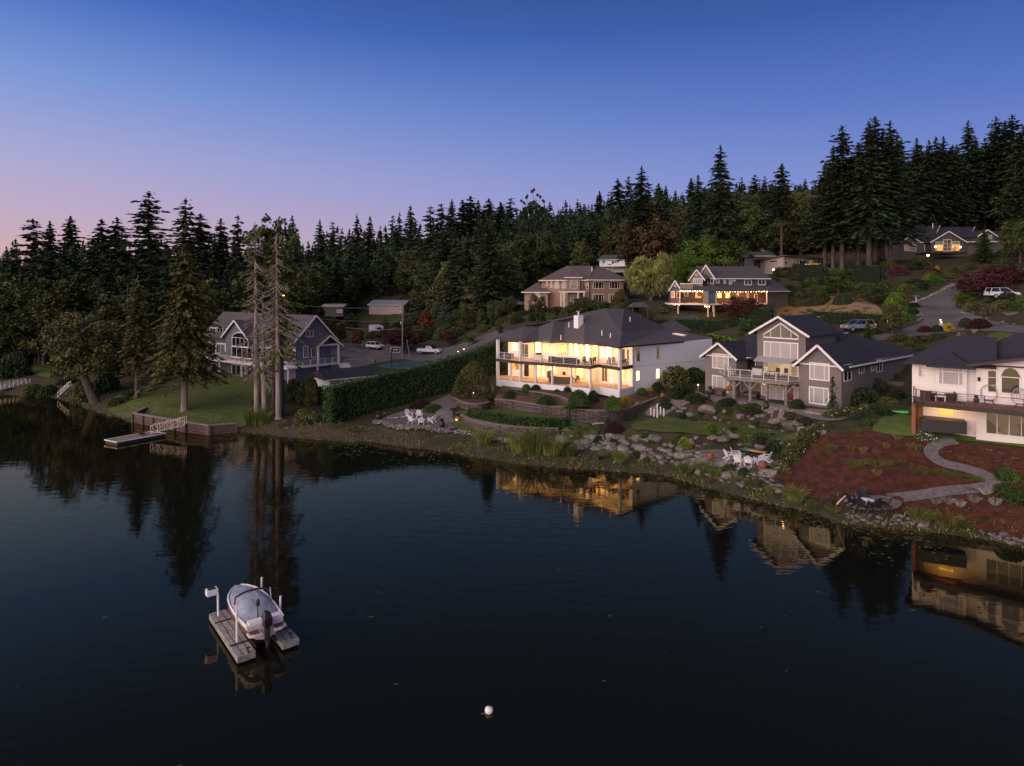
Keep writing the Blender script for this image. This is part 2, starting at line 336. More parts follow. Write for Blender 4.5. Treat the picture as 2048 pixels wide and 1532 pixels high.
def drape_xy(name, poly, m, off=.05, step=1.0, kind='structure', level=None):
    """A sheet that follows the ground a little above it, with an exact outline."""
    poly = [(p[0], p[1]) for p in poly]; A = np.array(poly); lo = A.min(0); hi = A.max(0); bd = []
    for i in range(len(poly)):
        a, b = A[i], A[(i+1) % len(poly)]; n = max(1, int(np.hypot(*(b-a))/step)); bd += [tuple(a+(b-a)*t/n) for t in range(n)]
    gx, gy = np.meshgrid(np.arange(lo[0], hi[0], step), np.arange(lo[1], hi[1], step)); P = np.c_[gx.ravel(), gy.ravel()]; P = P[pip(P, poly)]
    B = np.array(bd)
    if len(P):
        keep = np.array([np.min(np.hypot(*(B-p).T)) > step*.45 for p in P]); P = P[keep]
    pts = [Vector(p) for p in bd]+[Vector(p) for p in P]; n = len(bd)
    vv, _, ff, *_r = delaunay_2d_cdt(pts, [], [list(range(n))], 1, 1e-4)
    Z = terr([tuple(p) for p in vv])+off if level is None else np.full(len(vv), level)
    me = bpy.data.meshes.new(name); me.from_pydata([(p[0], p[1], z) for p, z in zip(vv, Z)], [], [tuple(f) for f in ff]); me.materials.append(m)
    me.polygons.foreach_set('use_smooth', [True]*len(me.polygons)); bm = bmesh.new(); bm.from_mesh(me)
    for f in bm.faces:
        if f.normal.z < 0: f.normal_flip()
    bm.to_mesh(me); bm.free()
    o = bpy.data.objects.new(name, me); COL.objects.link(o); return tag(o, kind=kind)
def drape(name, px, m, off=.05, step=1.0, sm=2, **kw):
    return drape_xy(name, smooth_poly([tuple(G(u, v)[:2]) for u, v in px], sm), m, off, step, **kw)
def ribbon(pts, w):
    L_, R_ = [], []
    for i, p in enumerate(pts):
        a = Vector(pts[max(i-1, 0)]); b = Vector(pts[min(i+1, len(pts)-1)]); d = (b-a).normalized(); n = Vector((-d.y, d.x)); ww = w[i] if isinstance(w, list) else w
        L_.append(tuple(Vector(p)+n*ww/2)); R_.append(tuple(Vector(p)-n*ww/2))
    return L_+R_[::-1]
def path_ribbon(name, px, w, m, off=.15):
    c = smooth_poly([tuple(G(u, v)[:2]) for u, v in px], 3, closed=False); return drape_xy(name, ribbon(c, w), m, off, .7)
M_ground = mat('ground_mix', (.028,.034,.013), .95, .5, .8, bump=.2, bscale=3, col2=(.056,.044,.024))
M_lawn = mat('lawn_grass', (.045,.075,.014), .95, .3, .9, bump=.07, bscale=9, col2=(.085,.105,.026))
M_lawn2 = mat('bright_lawn', (.06,.10,.016), .95, .3, .9, bump=.07, bscale=9, col2=(.10,.13,.028))
M_drygrass = mat('dry_grass', (.20,.14,.045), .95, .3, .6, bump=.1, bscale=6, col2=(.24,.16,.11))
M_mulch = mat('red_mulch', (.042,.014,.008), .95, .4, 1.7, bump=.16, bscale=9, col2=(.098,.032,.017))
M_gravel = mat('gravel', (.11,.095,.10), .9, .3, 3, bump=.06, bscale=22, col2=(.17,.15,.155))
M_flag = mat('flagstone', (.19,.155,.15), .85, .35, 1.6, kind='paver')
M_asphalt = mat('asphalt', (.075,.072,.078), .85, .25, .25, bump=.02, bscale=25, col2=(.12,.11,.115))
M_court = mat('court_blue', (.03,.07,.11), .7, .1, 1)
M_courtg = mat('court_green', (.05,.09,.05), .7, .1, 1)
M_dirt = mat('brown_soil', (.05,.03,.02), .95, .4, 1.2, bump=.08, bscale=9, col2=(.09,.055,.04))
M_mud = mat('shore_mud', (.055,.042,.022), .6, .4, 1.0, bump=.08, bscale=6, col2=(.10,.075,.045))
def M_water():
    m = bpy.data.materials.new('lake_water'); m.use_nodes = True; N = m.node_tree.nodes; L = m.node_tree.links; N.remove(N['Principled BSDF'])
    dif = N.new('ShaderNodeBsdfDiffuse'); dif.inputs[0].default_value = (.006, .0075, .0065, 1); gl = N.new('ShaderNodeBsdfGlossy'); gl.inputs['Roughness'].default_value = .02; gl.inputs['Color'].default_value = (1, .82, .47, 1)
    fr_ = N.new('ShaderNodeFresnel'); fr_.inputs['IOR'].default_value = 1.42; mxs = N.new('ShaderNodeMixShader'); L.new(fr_.outputs[0], mxs.inputs[0]); L.new(dif.outputs[0], mxs.inputs[1]); L.new(gl.outputs[0], mxs.inputs[2]); L.new(mxs.outputs[0], N['Material Output'].inputs[0])
    g = N.new('ShaderNodeNewGeometry'); h = []
    for sc, st, dist in ((.55, (1, 2.2, 1), .009), (1.7, (1, 2.6, 1), .0022), (5.5, (1, 1.6, 1), .0003)):
        mp = N.new('ShaderNodeMapping'); mp.inputs['Scale'].default_value = st; mp.inputs['Rotation'].default_value = (0, 0, .22); L.new(g.outputs['Position'], mp.inputs[0])
        nz = N.new('ShaderNodeTexNoise'); nz.inputs['Scale'].default_value = sc; nz.inputs['Detail'].default_value = 2; L.new(mp.outputs[0], nz.inputs[0])
        mu = N.new('ShaderNodeMath'); mu.operation = 'MULTIPLY'; mu.inputs[1].default_value = dist; L.new(nz.outputs[0], mu.inputs[0]); h.append(mu.outputs[0])
    a = N.new('ShaderNodeMath'); a.operation = 'ADD'; L.new(h[0], a.inputs[0]); L.new(h[1], a.inputs[1]); a2 = N.new('ShaderNodeMath'); a2.operation = 'ADD'; L.new(a.outputs[0], a2.inputs[0]); L.new(h[2], a2.inputs[1])
    # calm patches and breezy patches
    nz = N.new('ShaderNodeTexNoise'); nz.inputs['Scale'].default_value = .035; nz.inputs['Detail'].default_value = 2; L.new(g.outputs['Position'], nz.inputs[0])
    mr = N.new('ShaderNodeMapRange'); L.new(nz.outputs[0], mr.inputs[0]); mr.inputs[1].default_value = .35; mr.inputs[2].default_value = .65; mr.inputs[3].default_value = .2; mr.inputs[4].default_value = 2.0
    m3 = N.new('ShaderNodeMath'); m3.operation = 'MULTIPLY'; L.new(a2.outputs[0], m3.inputs[0]); L.new(mr.outputs[0], m3.inputs[1])
    bp = N.new('ShaderNodeBump'); bp.inputs['Strength'].default_value = 1; bp.inputs['Distance'].default_value = 1; L.new(m3.outputs[0], bp.inputs['Height']); [L.new(bp.outputs[0], x.inputs['Normal']) for x in (dif, gl, fr_)]
    return m
M_lake = M_water()
tag(build_ground(), kind='structure')
w = MB(); w.face([(-2500, -400, 0), (2500, -400, 0), (2500, 3000, 0), (-2500, 3000, 0)]); tag(w.build('lake_water', M_lake, fix=False), kind='structure')
# ground areas
drape('lawn', [(200,822),(272,842),(330,850),(415,862),(470,858),(498,850),(505,825),(500,800),(560,790),(560,760),(520,745),(410,735),(300,760),(262,800)], M_lawn, .10, .9)
drape('lawn', [(68,752),(120,758),(160,748),(150,728),(90,722),(66,735)], M_lawn2, .10, .9)
drape('lawn', [(905,815),(1010,838),(1140,872),(1200,870),(1200,850),(1140,840),(1120,830),(980,812),(925,800)], M_lawn, .10, .9)
drape('lawn', [(900,852),(960,875),(1030,893),(1080,893),(1180,880),(1150,868),(1050,868),(940,845),(905,842)], M_lawn, .11, .9)
drape('lawn', [(1255,850),(1262,864),(1300,866),(1370,866),(1420,876),(1500,874),(1560,888),(1590,889),(1600,878),(1560,858),(1500,850),(1440,843),(1370,838),(1310,838)], M_lawn, .11, .9)
drape('lawn', [(1738,862),(1760,868),(1850,876),(1960,884),(2060,898),(2120,900),(2100,870),(1960,860),(1830,835),(1785,825)], M_lawn2, .10, .9)
drape('mulch', [(1738,860),(1690,864),(1630,884),(1580,918),(1535,952),(1560,968),(1600,988),(1660,1012),(1690,1015),(1740,1022),(1800,1028),(1880,1046),(1960,1062),(2060,1080),(2120,1085),(2140,905),(2050,902),(1960,892),(1850,882),(1770,874)], M_mulch, .09, .9)
drape('mulch', [(1000,790),(1100,800),(1200,800),(1290,795),(1290,815),(1250,830),(1180,818),(1100,812),(1010,800)], M_dirt, .05)
path_ribbon('gravel_path', [(1912,884),(1880,888),(1862,900),(1862,914),(1885,930),(1925,938),(1960,948),(1988,962),(1985,974),(1950,980),(1900,984),(1840,993),(1780,1000)], 1.12, M_gravel)
drape('gravel_patio', [(1688,1000),(1720,996),(1780,996),(1800,1004),(1806,1016),(1780,1026),(1720,1026),(1690,1018)], M_gravel, .20, .5)
drape('gravel_patio', [(752,842),(790,828),(850,812),(905,785),(950,772),(985,768),(990,790),(930,806),(905,822),(905,843),(940,845),(900,860),(840,862),(780,856)], M_gravel, .09, .9)
drape('gravel_patio', [(1385,912),(1400,900),(1450,898),(1540,915),(1565,935),(1555,950),(1530,948),(1480,940),(1410,928)], M_flag, .10, .6)
drape('gravel_patio', [(1290,822),(1330,800),(1370,786),(1395,780),(1420,795),(1380,805),(1345,820),(1330,835),(1290,833)], M_flag, .07, .6)
drape('flagstone_patio', [(1395,792),(1430,785),(1560,812),(1690,822),(1700,830),(1690,842),(1640,850),(1560,832),(1480,816),(1410,804)], M_flag, .10)
drape('dirt_slope', [(500,866),(560,872),(640,878),(740,884),(860,900),(860,880),(740,855),(640,838),(560,832),(505,848)], mat('bank_soil', (.040,.034,.020), .95, .4, 1.5, bump=.1, bscale=7, col2=(.07,.052,.034)), .04)
drape('dry_grass_field', [(1505,648),(1560,640),(1640,645),(1710,650),(1765,645),(1768,620),(1730,598),(1660,590),(1600,604),(1540,618),(1500,632)], M_drygrass, .06)
drape('street', [(640,705),(700,716),(760,712),(860,722),(960,700),(1030,672),(1040,660),(960,672),(880,700),(800,690),(720,684),(640,690)], M_asphalt, .06)
drape('driveway', [(690,742),(760,722),(840,716),(800,704),(700,712),(680,725)], M_asphalt, .07)
drape('sport_court', [(755,731),(770,738),(830,741),(870,730),(885,722),(845,722)], M_courtg, .10, sm=0)
drape('sport_court', [(768,731),(800,735),(862,727),(835,724)], M_court, .13, sm=0)
drape('street', [(1915,560),(1870,585),(1815,607),(1830,618),(1842,632),(1850,640),(1838,648),(1790,662),(1740,675),(1735,686),(1780,680),(1850,672),(1930,660),(2000,664),(2080,672),(2080,656),(2040,652),(1960,636),(1910,618),(1912,600),(1935,585),(1960,562),(1940,552)], M_asphalt, .08)
drape('lawn', [(1990,664),(2060,672),(2080,690),(2020,692),(1960,680)], M_lawn, .11, .9)
# ------------------------------------------------------------ house building blocks
W_white = mat('white_siding', (.66,.67,.70), .6, kind='siding')
W_white2 = mat('warm_white_siding', (.70,.66,.62), .6, kind='siding')
W_grey = mat('taupe_siding', (.155,.13,.125), .7, kind='siding')
W_slate = mat('slate_blue_siding', (.125,.13,.16), .7, kind='siding')
W_dark = mat('charcoal_siding', (.085,.08,.075), .7, kind='siding')
W_tan = mat('tan_stucco', (.27,.18,.13), .85, .08, 2, bump=.01)
W_beige = mat('beige_siding', (.36,.30,.265), .8, kind='siding')
W_olive = mat('olive_shingle', (.19,.16,.11), .8, kind='siding')
M_trim = mat('white_trim', (.66,.64,.63), .5)
M_cream = mat('cream_trim', (.60,.54,.47), .6)
M_brown = mat('brown_timber', (.10,.065,.05), .7, .25, 6)
M_fascia = mat('dark_fascia', (.05,.035,.03), .6)
M_cedar = mat('cedar_post', (.20,.085,.045), .6, .25, 8)
M_greywood = mat('weathered_wood', (.19,.165,.15), .85, .3, 5)
R_grey = mat('grey_shingle', (.074,.070,.080), .9, .35, 3, kind='shingle')
R_brown = mat('brown_shingle', (.10,.082,.082), .9, .25, 3, kind='shingle')
R_black = mat('black_shingle', (.028,.03,.042), .85, .25, 3, kind='shingle')
R_blue = mat('pale_roof', (.16,.17,.22), .8, .2, 3, kind='shingle')
G_dark = mat('dark_glass', (.012,.013,.016), .04, spec=.9)
G_blind = mat('window_blind', (.27,.265,.275), .25, .04, 1, spec=.8)
G_lit = lit_glass('lit_room', (1,.56,.14), (.8,.30,.05), 4.2, 1.9)
G_bright = lit_glass('bright_room', (1,.66,.25), (1,.54,.16), 5.5, 1.6)
G_orange = lit_glass('orange_room', (1,.42,.10), (1,.30,.06), 1.5)
G_dim = lit_glass('dim_room', (.30,.20,.12), (.55,.30,.10), .35)
M_deckfloor = mat('deck_boards', (.34,.26,.19), .7, .15, 4)
M_reddeck = mat('red_brown_deck', (.16,.07,.05), .7, .2, 4)
M_steel = mat('brushed_metal', (.45,.45,.47), .35, metal=.6)
M_dark = mat('dark_metal', (.03,.028,.028), .5)
M_wicker = mat('dark_wicker', (.045,.032,.026), .8, .3, 14)
M_stone = mat('block_stone', (.085,.07,.066), .9, .3, 3, kind='block')
M_bulb = mat('warm_bulb', (1,.8,.5), .5, emit=(1,.62,.28), estr=14)
M_white = mat('white_plastic', (.72,.72,.74), .4)
M_redwood = mat('red_rail', (.16,.05,.03), .6)
def V2(p): return Vector((p[0], p[1]))
class Wall:
    """A vertical wall plane through two plan points; window() takes photo pixels and returns real geometry on it."""
    def __init__(s, A, B):
        s.A, s.B = V2(A), V2(B); s.d = (s.B-s.A).normalized(); s.L = (s.B-s.A).length
        n = Vector((s.d.y, -s.d.x)); s.n = n if n.dot(-(s.A+s.B)/2) > 0 else -n
    def hit(s, u):
        r = Vector(((u-U0)/F, 1)); den = s.d.x*r.y-s.d.y*r.x
        t = (s.A.y*r.x-s.A.x*r.y)/den   # A + d t parallel to r
        p = s.A+s.d*t; return t, p.y/F
    def P(s, t, z, o=0): q = s.A+s.d*t+s.n*o; return Vector((q.x, q.y, z))
    def rect(s, cr, x0, y0, x1, y1):
        u0, v0 = cr(x0, y0); u1, v1 = cr(x1, y1); t0, _ = s.hit(u0); t1, _ = s.hit(u1); _, k = s.hit((u0+u1)/2)
        return min(t0, t1), max(t0, t1), H0-(v1-V0)*k, H0-(v0-V0)*k
    def window(s, root, R, glass=None, cols=1, rows=1, fw=.10, trim=None, arch=0, name='window', label=None, frac=None):
        t0, t1, z0, z1 = R; glass = glass or G_dark; trim = trim or M_trim; m = MB(); pr = .05
        def bar(a, b, c, d): m.box(s.P((a+b)/2, (c+d)/2, pr/2), (abs(b-a), pr, d-c), math.atan2(s.d.y, s.d.x))
        zt = z1-arch
        bar(t0, t0+fw, z0, zt); bar(t1-fw, t1, z0, zt); bar(t0+fw, t1-fw, z0, z0+fw)
        if not arch: bar(t0+fw, t1-fw, z1-fw, z1)
        for i in range(1, cols):
            x = t0+(t1-t0)*(frac[i-1] if frac else i/cols); bar(x-fw*.3, x+fw*.3, z0+fw, zt-(0 if arch else fw))
        for i in range(1, rows): z = z0+(zt-z0)*i/rows; bar(t0+fw, t1-fw, z-fw*.25, z+fw*.25)
        c = (t0+t1)/2; r = (t1-t0)/2; pp = [s.P(t0+fw*.5, z0+fw*.5, .018), s.P(t1-fw*.5, z0+fw*.5, .018), s.P(t1-fw*.5, zt-fw*.2, .018)]
        if arch:
            N = 10; ar = []
            for i in range(N+1): a = math.pi*i/N; ar.append((math.cos(a), math.sin(a)))
            for i in range(N): m.beam(s.P(c+r*ar[i][0]*.96, zt+arch*ar[i][1]*.96, pr/2), s.P(c+r*ar[i+1][0]*.96, zt+arch*ar[i+1][1]*.96, pr/2), pr, fw)
            bar(t0+fw, t1-fw, zt-fw*.3, zt+fw*.3)
            for q in ar[1:-1]: pp.append(s.P(c+(r-fw*.5)*q[0], zt+(arch-fw*.5)*q[1], .018))
        pp.append(s.P(t0+fw*.5, zt-fw*.2, .018))
        w = m.build(name, trim, root); g = MB(); g.face(pp); g.build('pane', glass, w, fix=False)
        if label: w['label'] = label
        return w
    def win(s, root, cr, x0, y0, x1, y1, glass=None, **k): return s.window(root, s.rect(cr, x0, y0, x1, y1), glass, **k)
def slab(m, pts, th=.18):
    pts = [Vector(p) for p in pts]; b = [p-Vector((0, 0, th)) for p in pts]; m.face(pts); m.face(b[::-1])
    for i in range(len(pts)): j = (i+1) % len(pts); m.face([pts[i], b[i], b[j], pts[j]])
def gable(root, A, B, dv, ze, zp, zb, wallm, roofm, over=.5, front=.45, back=.3, walls=True, barge=True, soffit_tie=False, trim=None):
    """A gabled block: front wall A-B, running back by dv, ridge over the middle."""
    A, B, dv = V2(A), V2(B), V2(dv); d = (B-A).normalized(); W = (B-A).length; C = (A+B)/2; dn = dv.normalized(); sl = (zp-ze)/(W/2)
    if walls:
        m = MB(); q = [A, B, B+dv, A+dv]; m.prism([tuple(p) for p in q], zb, ze)
        for base in (A, A+dv-dn*.02):
            e = B-A; th = dn*.02
            f = [(base.x, base.y, ze), (base.x+e.x, base.y+e.y, ze), (base.x+e.x/2, base.y+e.y/2, zp)]; m.face(f); m.face([(p[0]+th.x, p[1]+th.y, p[2]) for p in f])
        m.build('wall', wallm, root)
    r = MB(); f0 = -dn*front; b0 = dv+dn*back
    for sgn, E in ((-1, A), (1, B)):
        eo = E+d*sgn*over; zo = ze-over*sl
        P = [(C+f0), (C+b0), (eo+b0), (eo+f0)]; Z = [zp, zp, zo, zo]; slab(r, [(p.x, p.y, z+.22) for p, z in zip(P, Z)], .2)
    ro = r.build('roof', roofm, root)
    if barge:
        g = MB(); o = f0-dn*.03
        for sgn, E in ((-1, A), (1, B)):
            eo = E+d*sgn*over; a = C+o; b = eo+o
            g.beam((a.x, a.y, zp+.12), (b.x, b.y, ze-over*sl+.12), .06, .26)
        if soffit_tie:
            a = A+d*.1-dn*.03; b = B-d*.1-dn*.03; g.beam((a.x, a.y, ze+.05), (b.x, b.y, ze+.05), .05, .16)
        g.build('bargeboard', trim or M_trim, ro)
    return ro
def gutter(root, a, b, z, trim=None):
    m = MB(); m.beam((a[0], a[1], z), (b[0], b[1], z), .12, .16); return m.build('gutter', trim or M_trim, root)
def hip(root, Q, ze, zp, roofm, ridge=None, th=.18, name='roof', tr=None):
    """Hip roof over plan corners Q (4), ridge given by two plan points or one apex."""
    m = MB(); E = [Vector((p[0], p[1], ze)) for p in Q]; Rg = [Vector((p[0], p[1], zp)) for p in ridge]
    if len(Rg) == 1: F_ = [[E[i], E[(i+1) % len(E)], Rg[0]] for i in range(len(E))]
    else: F_ = [[E[0], E[1], Rg[1], Rg[0]], [E[1], E[2], Rg[1]], [E[2], E[3], Rg[0], Rg[1]], [E[3], E[0], Rg[0]]]
    for f in F_: slab(m, f, th)
    o = m.build(name, roofm, root)
    if tr:
        t = MB()
        for i in range(len(E)): t.beam(E[i]-Vector((0, 0, th/2)), E[(i+1) % len(E)]-Vector((0, 0, th/2)), .1, th+.06)
        t.build('gutter', tr, root)
    return o
def rail(root, pts, z, m, h=1.0, step=1.6, post=.07, lower=True, mid=0, name='railing'):
    b = MB(); pts = [Vector((p[0], p[1])) for p in pts]
    for i in range(len(pts)-1):
        a, c = pts[i], pts[i+1]; L = (c-a).length; n = max(1, round(L/step))
        for j in range(n+(1 if i == len(pts)-2 else 0)):
            p = a+(c-a)*j/n; b.box((p.x, p.y, z+h/2), (post, post, h), math.atan2((c-a).y, (c-a).x))
        b.beam((a.x, a.y, z+h), (c.x, c.y, z+h), .07, .05)
        if lower: b.beam((a.x, a.y, z+.1), (c.x, c.y, z+.1), .04, .04)
        for q in range(mid): zz = z+.1+(h-.1)*(q+1)/(mid+1); b.beam((a.x, a.y, zz), (c.x, c.y, zz), .015, .015)
    return b.build(name, m, root)
def posts(root, pts, z0, z1, s, m, name='column'):
    for p in pts: b = MB(); b.box((p[0], p[1], (z0+z1)/2), (s, s, z1-z0), .6); b.build(name, m, root)
def plight(root, p, e, col=(1, .70, .36), r=.12, name='lamp'):
    l = bpy.data.lights.new(name, 'POINT'); l.energy = e; l.color = col; l.shadow_soft_size = r; o = bpy.data.objects.new(name, l); COL.objects.link(o)
    o.location = Vector(p)-WL[root.name]; adopt(o, root); return o
def alight(root, p, e, d, col, w=1.3, hh=.14, name='lamp'):
    l = bpy.data.lights.new(name, 'AREA'); l.shape = 'RECTANGLE'; l.size = w; l.size_y = hh; l.energy = e; l.color = col; o = bpy.data.objects.new(name, l); COL.objects.link(o)
    o.location = Vector(p)-WL[root.name]; o.rotation_euler = Vector(d).to_track_quat('-Z', 'Y').to_euler(); adopt(o, root); return o
def offset(poly, dist):
    c = sum((V2(p) for p in poly), Vector((0, 0)))/len(poly); out = []; n = len(poly)
    for i in range(n):
        a, b, c2 = V2(poly[i-1]), V2(poly[i]), V2(poly[(i+1) % n]); d1 = (b-a).normalized(); d2 = (c2-b).normalized()
        n1 = Vector((d1.y, -d1.x)); n2 = Vector((d2.y, -d2.x)); k = (n1+n2); k = k/max(.4, k.dot(n1)) ; out.append(b+k*dist)
    return out
# ------------------------------------------------------------ the big lit house
def big_house():
    c4 = Crop(960, 600, 4.2667); c6 = Crop(1000, 670, 7.062); ZD, ZP, ZE = 8.4, 5.4, 11.2
    h = empty('lake_house', (10, 98, 4), 'large white house with grey hip roofs and two glowing decks above block walls', 'house')
    D = [PZ(u, v, 8.1)[:2] for u, v in [(993,721),(1040,726.6),(1102,731),(1180,736.6),(1197,733),(1239,739.4),(1265,734.4)]]
    W = [(-.6,100.4),(2.7,97.6),(3.4,98.6),(6.6,95.4),(8.3,96.2),(11.2,92.6),(12.6,94.2),(15.9,90.6),(16.6,89.2)]
    S = tuple(PZ(1424, 679.7, 11.1)[:2]); back = [(24, 110), (3, 113)]
    m = MB(); body = W+[S]+back; m.prism(body, 4.2, ZE); m.build('wall', W_white, h)
    inner = V2(D[6]); m = MB(); m.prism([D[6], (D[6][0]+.9, D[6][1]+1.2), (D[6][0]+.2, D[6][1]+1.6), (D[6][0]-.4, D[6][1]+.5)], 4.2, ZE); m.build('corner_wall', W_white, h)
    dk = D+[W[8], W[7], W[5], W[3], W[1], W[0], (D[0][0]+.2, D[0][1]+3.5)]
    m = MB(); m.prism(dk, ZD-.10, ZD); m.build('deck_floor', M_deckfloor, h)
    m = MB(); m.prism(dk, ZD-.35, ZD-.30); m.build('deck_soffit', M_white, h)
    m = MB()
    for i in range(6): m.beam((*D[i], ZD-.2), (*D[i+1], ZD-.2), .12, .42)
    m.build('deck_fascia', M_fascia, h)
    m = MB(); m.prism(dk, 4.3, ZP); m.build('porch_base', W_white, h)
    m = MB(); m.prism([tuple(p) for p in dk], ZP+.004, ZP+.03); m.build('porch_floor', M_deckfloor, h)
    rail(h, D, ZD, M_trim, 1.0, 1.9, mid=3)
    # columns
    cw = lambda i, t=0: V2(D[i])+(V2(D[min(i+1, 6)])-V2(D[i]))*t
    ins = lambda p: p+Vector((0.1, .25))
    posts(h, [ins(cw(0, .03)), ins(cw(1)), ins(cw(5))], ZP, ZE, .38, M_trim)
    posts(h, [ins(cw(0, .6)), ins(cw(1, .5)), ins(cw(2, .02)), ins(cw(2, .52)), ins(cw(3)), ins(cw(6, 0))], ZP, ZD-.35, .24, M_trim)
    # windows, upper floor
    P = [Wall(W[i], W[i+1]) for i in range(8)]
    def up(i, t0, t1, z0, z1, g=G_lit, **k): w = P[i]; L = w.L; return w.window(h, (t0*L, t1*L, z0, z1), g, **k)
    up(0, .15, .45, ZD+.9, ZD+2.3, G_bright); up(0, .55, .95, ZD+.05, ZD+2.15, G_dim, name='door', cols=2)
    up(2, .05, .30, ZD+.6, ZD+2.6, G_bright, rows=2); up(2, .38, .66, ZD+.9, ZD+2.2, G_lit, cols=2); up(2, .72, .98, ZD+.9, ZD+2.2, G_lit, cols=2)
    up(3, .1, .9, ZD+.9, ZD+2.2, G_lit, cols=2)
    for k_ in range(4): up(4, .04+.24*k_, .24+.24*k_, ZD+.1 if k_ == 3 else ZD+.5, ZD+2.5, G_bright if k_ % 2 else G_lit, arch=.32)
    up(5, .2, .85, ZD+.6, ZD+2.5, G_lit, arch=.35)
    up(6, .03, .22, ZD+.4, ZD+2.1, G_bright); up(6, .26, .5, ZD+.3, ZD+2.2, G_bright); up(6, .55, .72, ZD+.9, ZD+2.0, G_lit); up(6, .78, .98, ZD+.05, ZD+2.1, G_dim, name='door')
    up(7, .1, .9, ZD+.05, ZD+2.1, G_dim, name='door')
    # lower floor
    up(0, .2, .6, ZP+1, ZP+2.1, G_orange); up(0, .72, .98, ZP+.1, ZP+2.2, G_dark, name='door')
    up(2, .1, .32, ZP+.1, ZP+2.2, G_lit); up(2, .36, .5, ZP+.1, ZP+2.2, G_bright, name='door', cols=2); up(2, .72, .95, ZP+1, ZP+2.1, G_bright)
    up(4, .08, .32, ZP+.7, ZP+2.2, G_lit); up(4, .38, .7, ZP+.5, ZP+2.3, G_lit, cols=2); up(6, .1, .34, ZP+.05, ZP+2.2, G_dim, cols=2, name='door'); up(6, .72, .96, ZP+.5, ZP+2.2, G_lit)
    up(7, .1, .9, ZP+.5, ZP+2.2, G_lit)
    # side wall windows, laid out from the photo
    sw = Wall(W[8], S)
    sw.win(h, c4, 1332, 410, 1366, 527, G_dim, arch=.3, trim=M_cream); sw.win(h, c4, 1502, 395, 1532, 508, G_dim, arch=.3, trim=M_cream)
    sw.win(h, c4, 1328, 600, 1362, 690, G_bright, rows=2); sw.win(h, c4, 1498, 583, 1532, 672, G_bright, rows=2)
    m = MB(); a = sw.P(0, 8.2, .03); b = sw.P(sw.L, 8.2, .03); m.beam(a, b, .04, .12); m.build('band_board', M_trim, h)
    # roof
    e = lambda u, v, z=11.2: PZ(u, v, z)
    E = [e(987,677.5), e(1042,683), e(1076,681), e(1102,683.5), e(1126,682), e(1167,686), e(1180,686), e(1239,693.5), e(1266,690.2)]
    Sx = e(1429, 677); B1 = Vector((26, 112.5, 11.2)); B2 = Vector((1, 114, 11.2))
    Lh = PK(1045.5, 652.7, .0782); M1 = PK(1077, 650, .0785); P2 = PK(1107.6, 641, .0765); M2 = PK(1130, 643, .077); P3 = PK(1172, 630.5, .0755); M3 = PK(1183, 630, .0757)
    R1 = PK(1210, 616.4, .077); R2 = PK(1248, 617.6, .0775); C = PK(1243, 664, .0715); T = PK(1335, 655.5, .0845)
    m = MB()
    for f in ([E[0],E[1],Lh],[E[1],E[2],M1,Lh],[E[2],E[3],P2,M1],[E[3],E[4],M2,P2],[E[4],E[5],P3,M2],[E[5],E[6],M3,P3],[E[6],E[7],C,R1,M3],[R1,C,R2],[E[7],E[8],Sx,T,C],[C,T,R2],[E[0],Lh,B2],[Lh,M1,P2,M2,P3,M3,R1,B2],[R1,R2,T,B1,B2],[T,Sx,B1]):
        if len(f) > 4 or True:
            for i in range(1, len(f)-1): m.face([f[0], f[i], f[i+1]])
    m.build('roof', R_grey, h, fix=True)
    m = MB(); ring = E+[Sx, B1, B2]
    for i in range(len(ring)): m.beam(ring[i]-Vector((0, 0, .12)), ring[(i+1) % len(ring)]-Vector((0, 0, .12)), .10, .22)
    m.build('gutter', M_fascia, h)
    m = MB(); m.face([(p.x, p.y, 11.19) for p in ring]); m.build('soffit', M_white, h)
    ch = MB(); p = PK(1157, 640, .0742); ch.box((p.x, p.y, p.z-.4), (1.0, 1.0, 2.2), .6); o = ch.build('chimney', W_white, h)
    ch = MB(); ch.tube([(p.x, p.y, p.z+.7), (p.x, p.y, p.z+1.25)], .14); ch.box((p.x, p.y, p.z+1.3), (.5, .5, .08), .6); ch.build('chimney_cap', M_steel, o)
    for u, v, k in ((1138,648,.074),(1204,664,.071),(1221,669,.0695),(1260,637,.075),(1122,673,.0725)):
        q = PK(u, v, k); m = MB(); m.tube([(q.x, q.y, q.z-.5), (q.x, q.y, q.z+.25)], .09); m.build('vent_pipe', M_steel, h)
    # garage wing
    g0 = PK(1296, 646, .088); ge = 11.3
    Q = [PZ(1300,653,ge), PZ(1403,658.5,ge), PZ(1408,652,ge), PZ(1320,650,ge)]
    hp = [(g0.x, 113), (36.5, 118.5), (40, 124), (27, 128)]
    hip(h, hp, 11.25, 14.0, R_grey, [(31, 119.5), (34, 121.5)]); m = MB(); m.prism([(x+.2, y+.4) for x, y in hp], 8, 11.2); m.build('garage_wall', W_white, h)
    sk = MB(); q = PK(1359, 664, .0775); nrm = (Sx-E[8]).cross(T-E[8]).normalized(); nrm = nrm if nrm.z > 0 else -nrm
    a = (Sx-E[8]).normalized(); b = nrm.cross(a); c0 = q
    t = ((E[8]-q).dot(nrm))/nrm.z; c0 = q+Vector((0, 0, t+.12)); M = Matrix((a, b, nrm)).transposed(); sk.box(c0, (.75, 2.2, .18), M=M)
    o = sk.build('skylight', M_trim, h); sk = MB(); sk.box(c0+nrm*.1, (.6, 2.0, .03), M=M); sk.build('pane', mat('skylight_glow', (.5,.4,.3), .3, emit=(1,.7,.5), estr=.45), o)
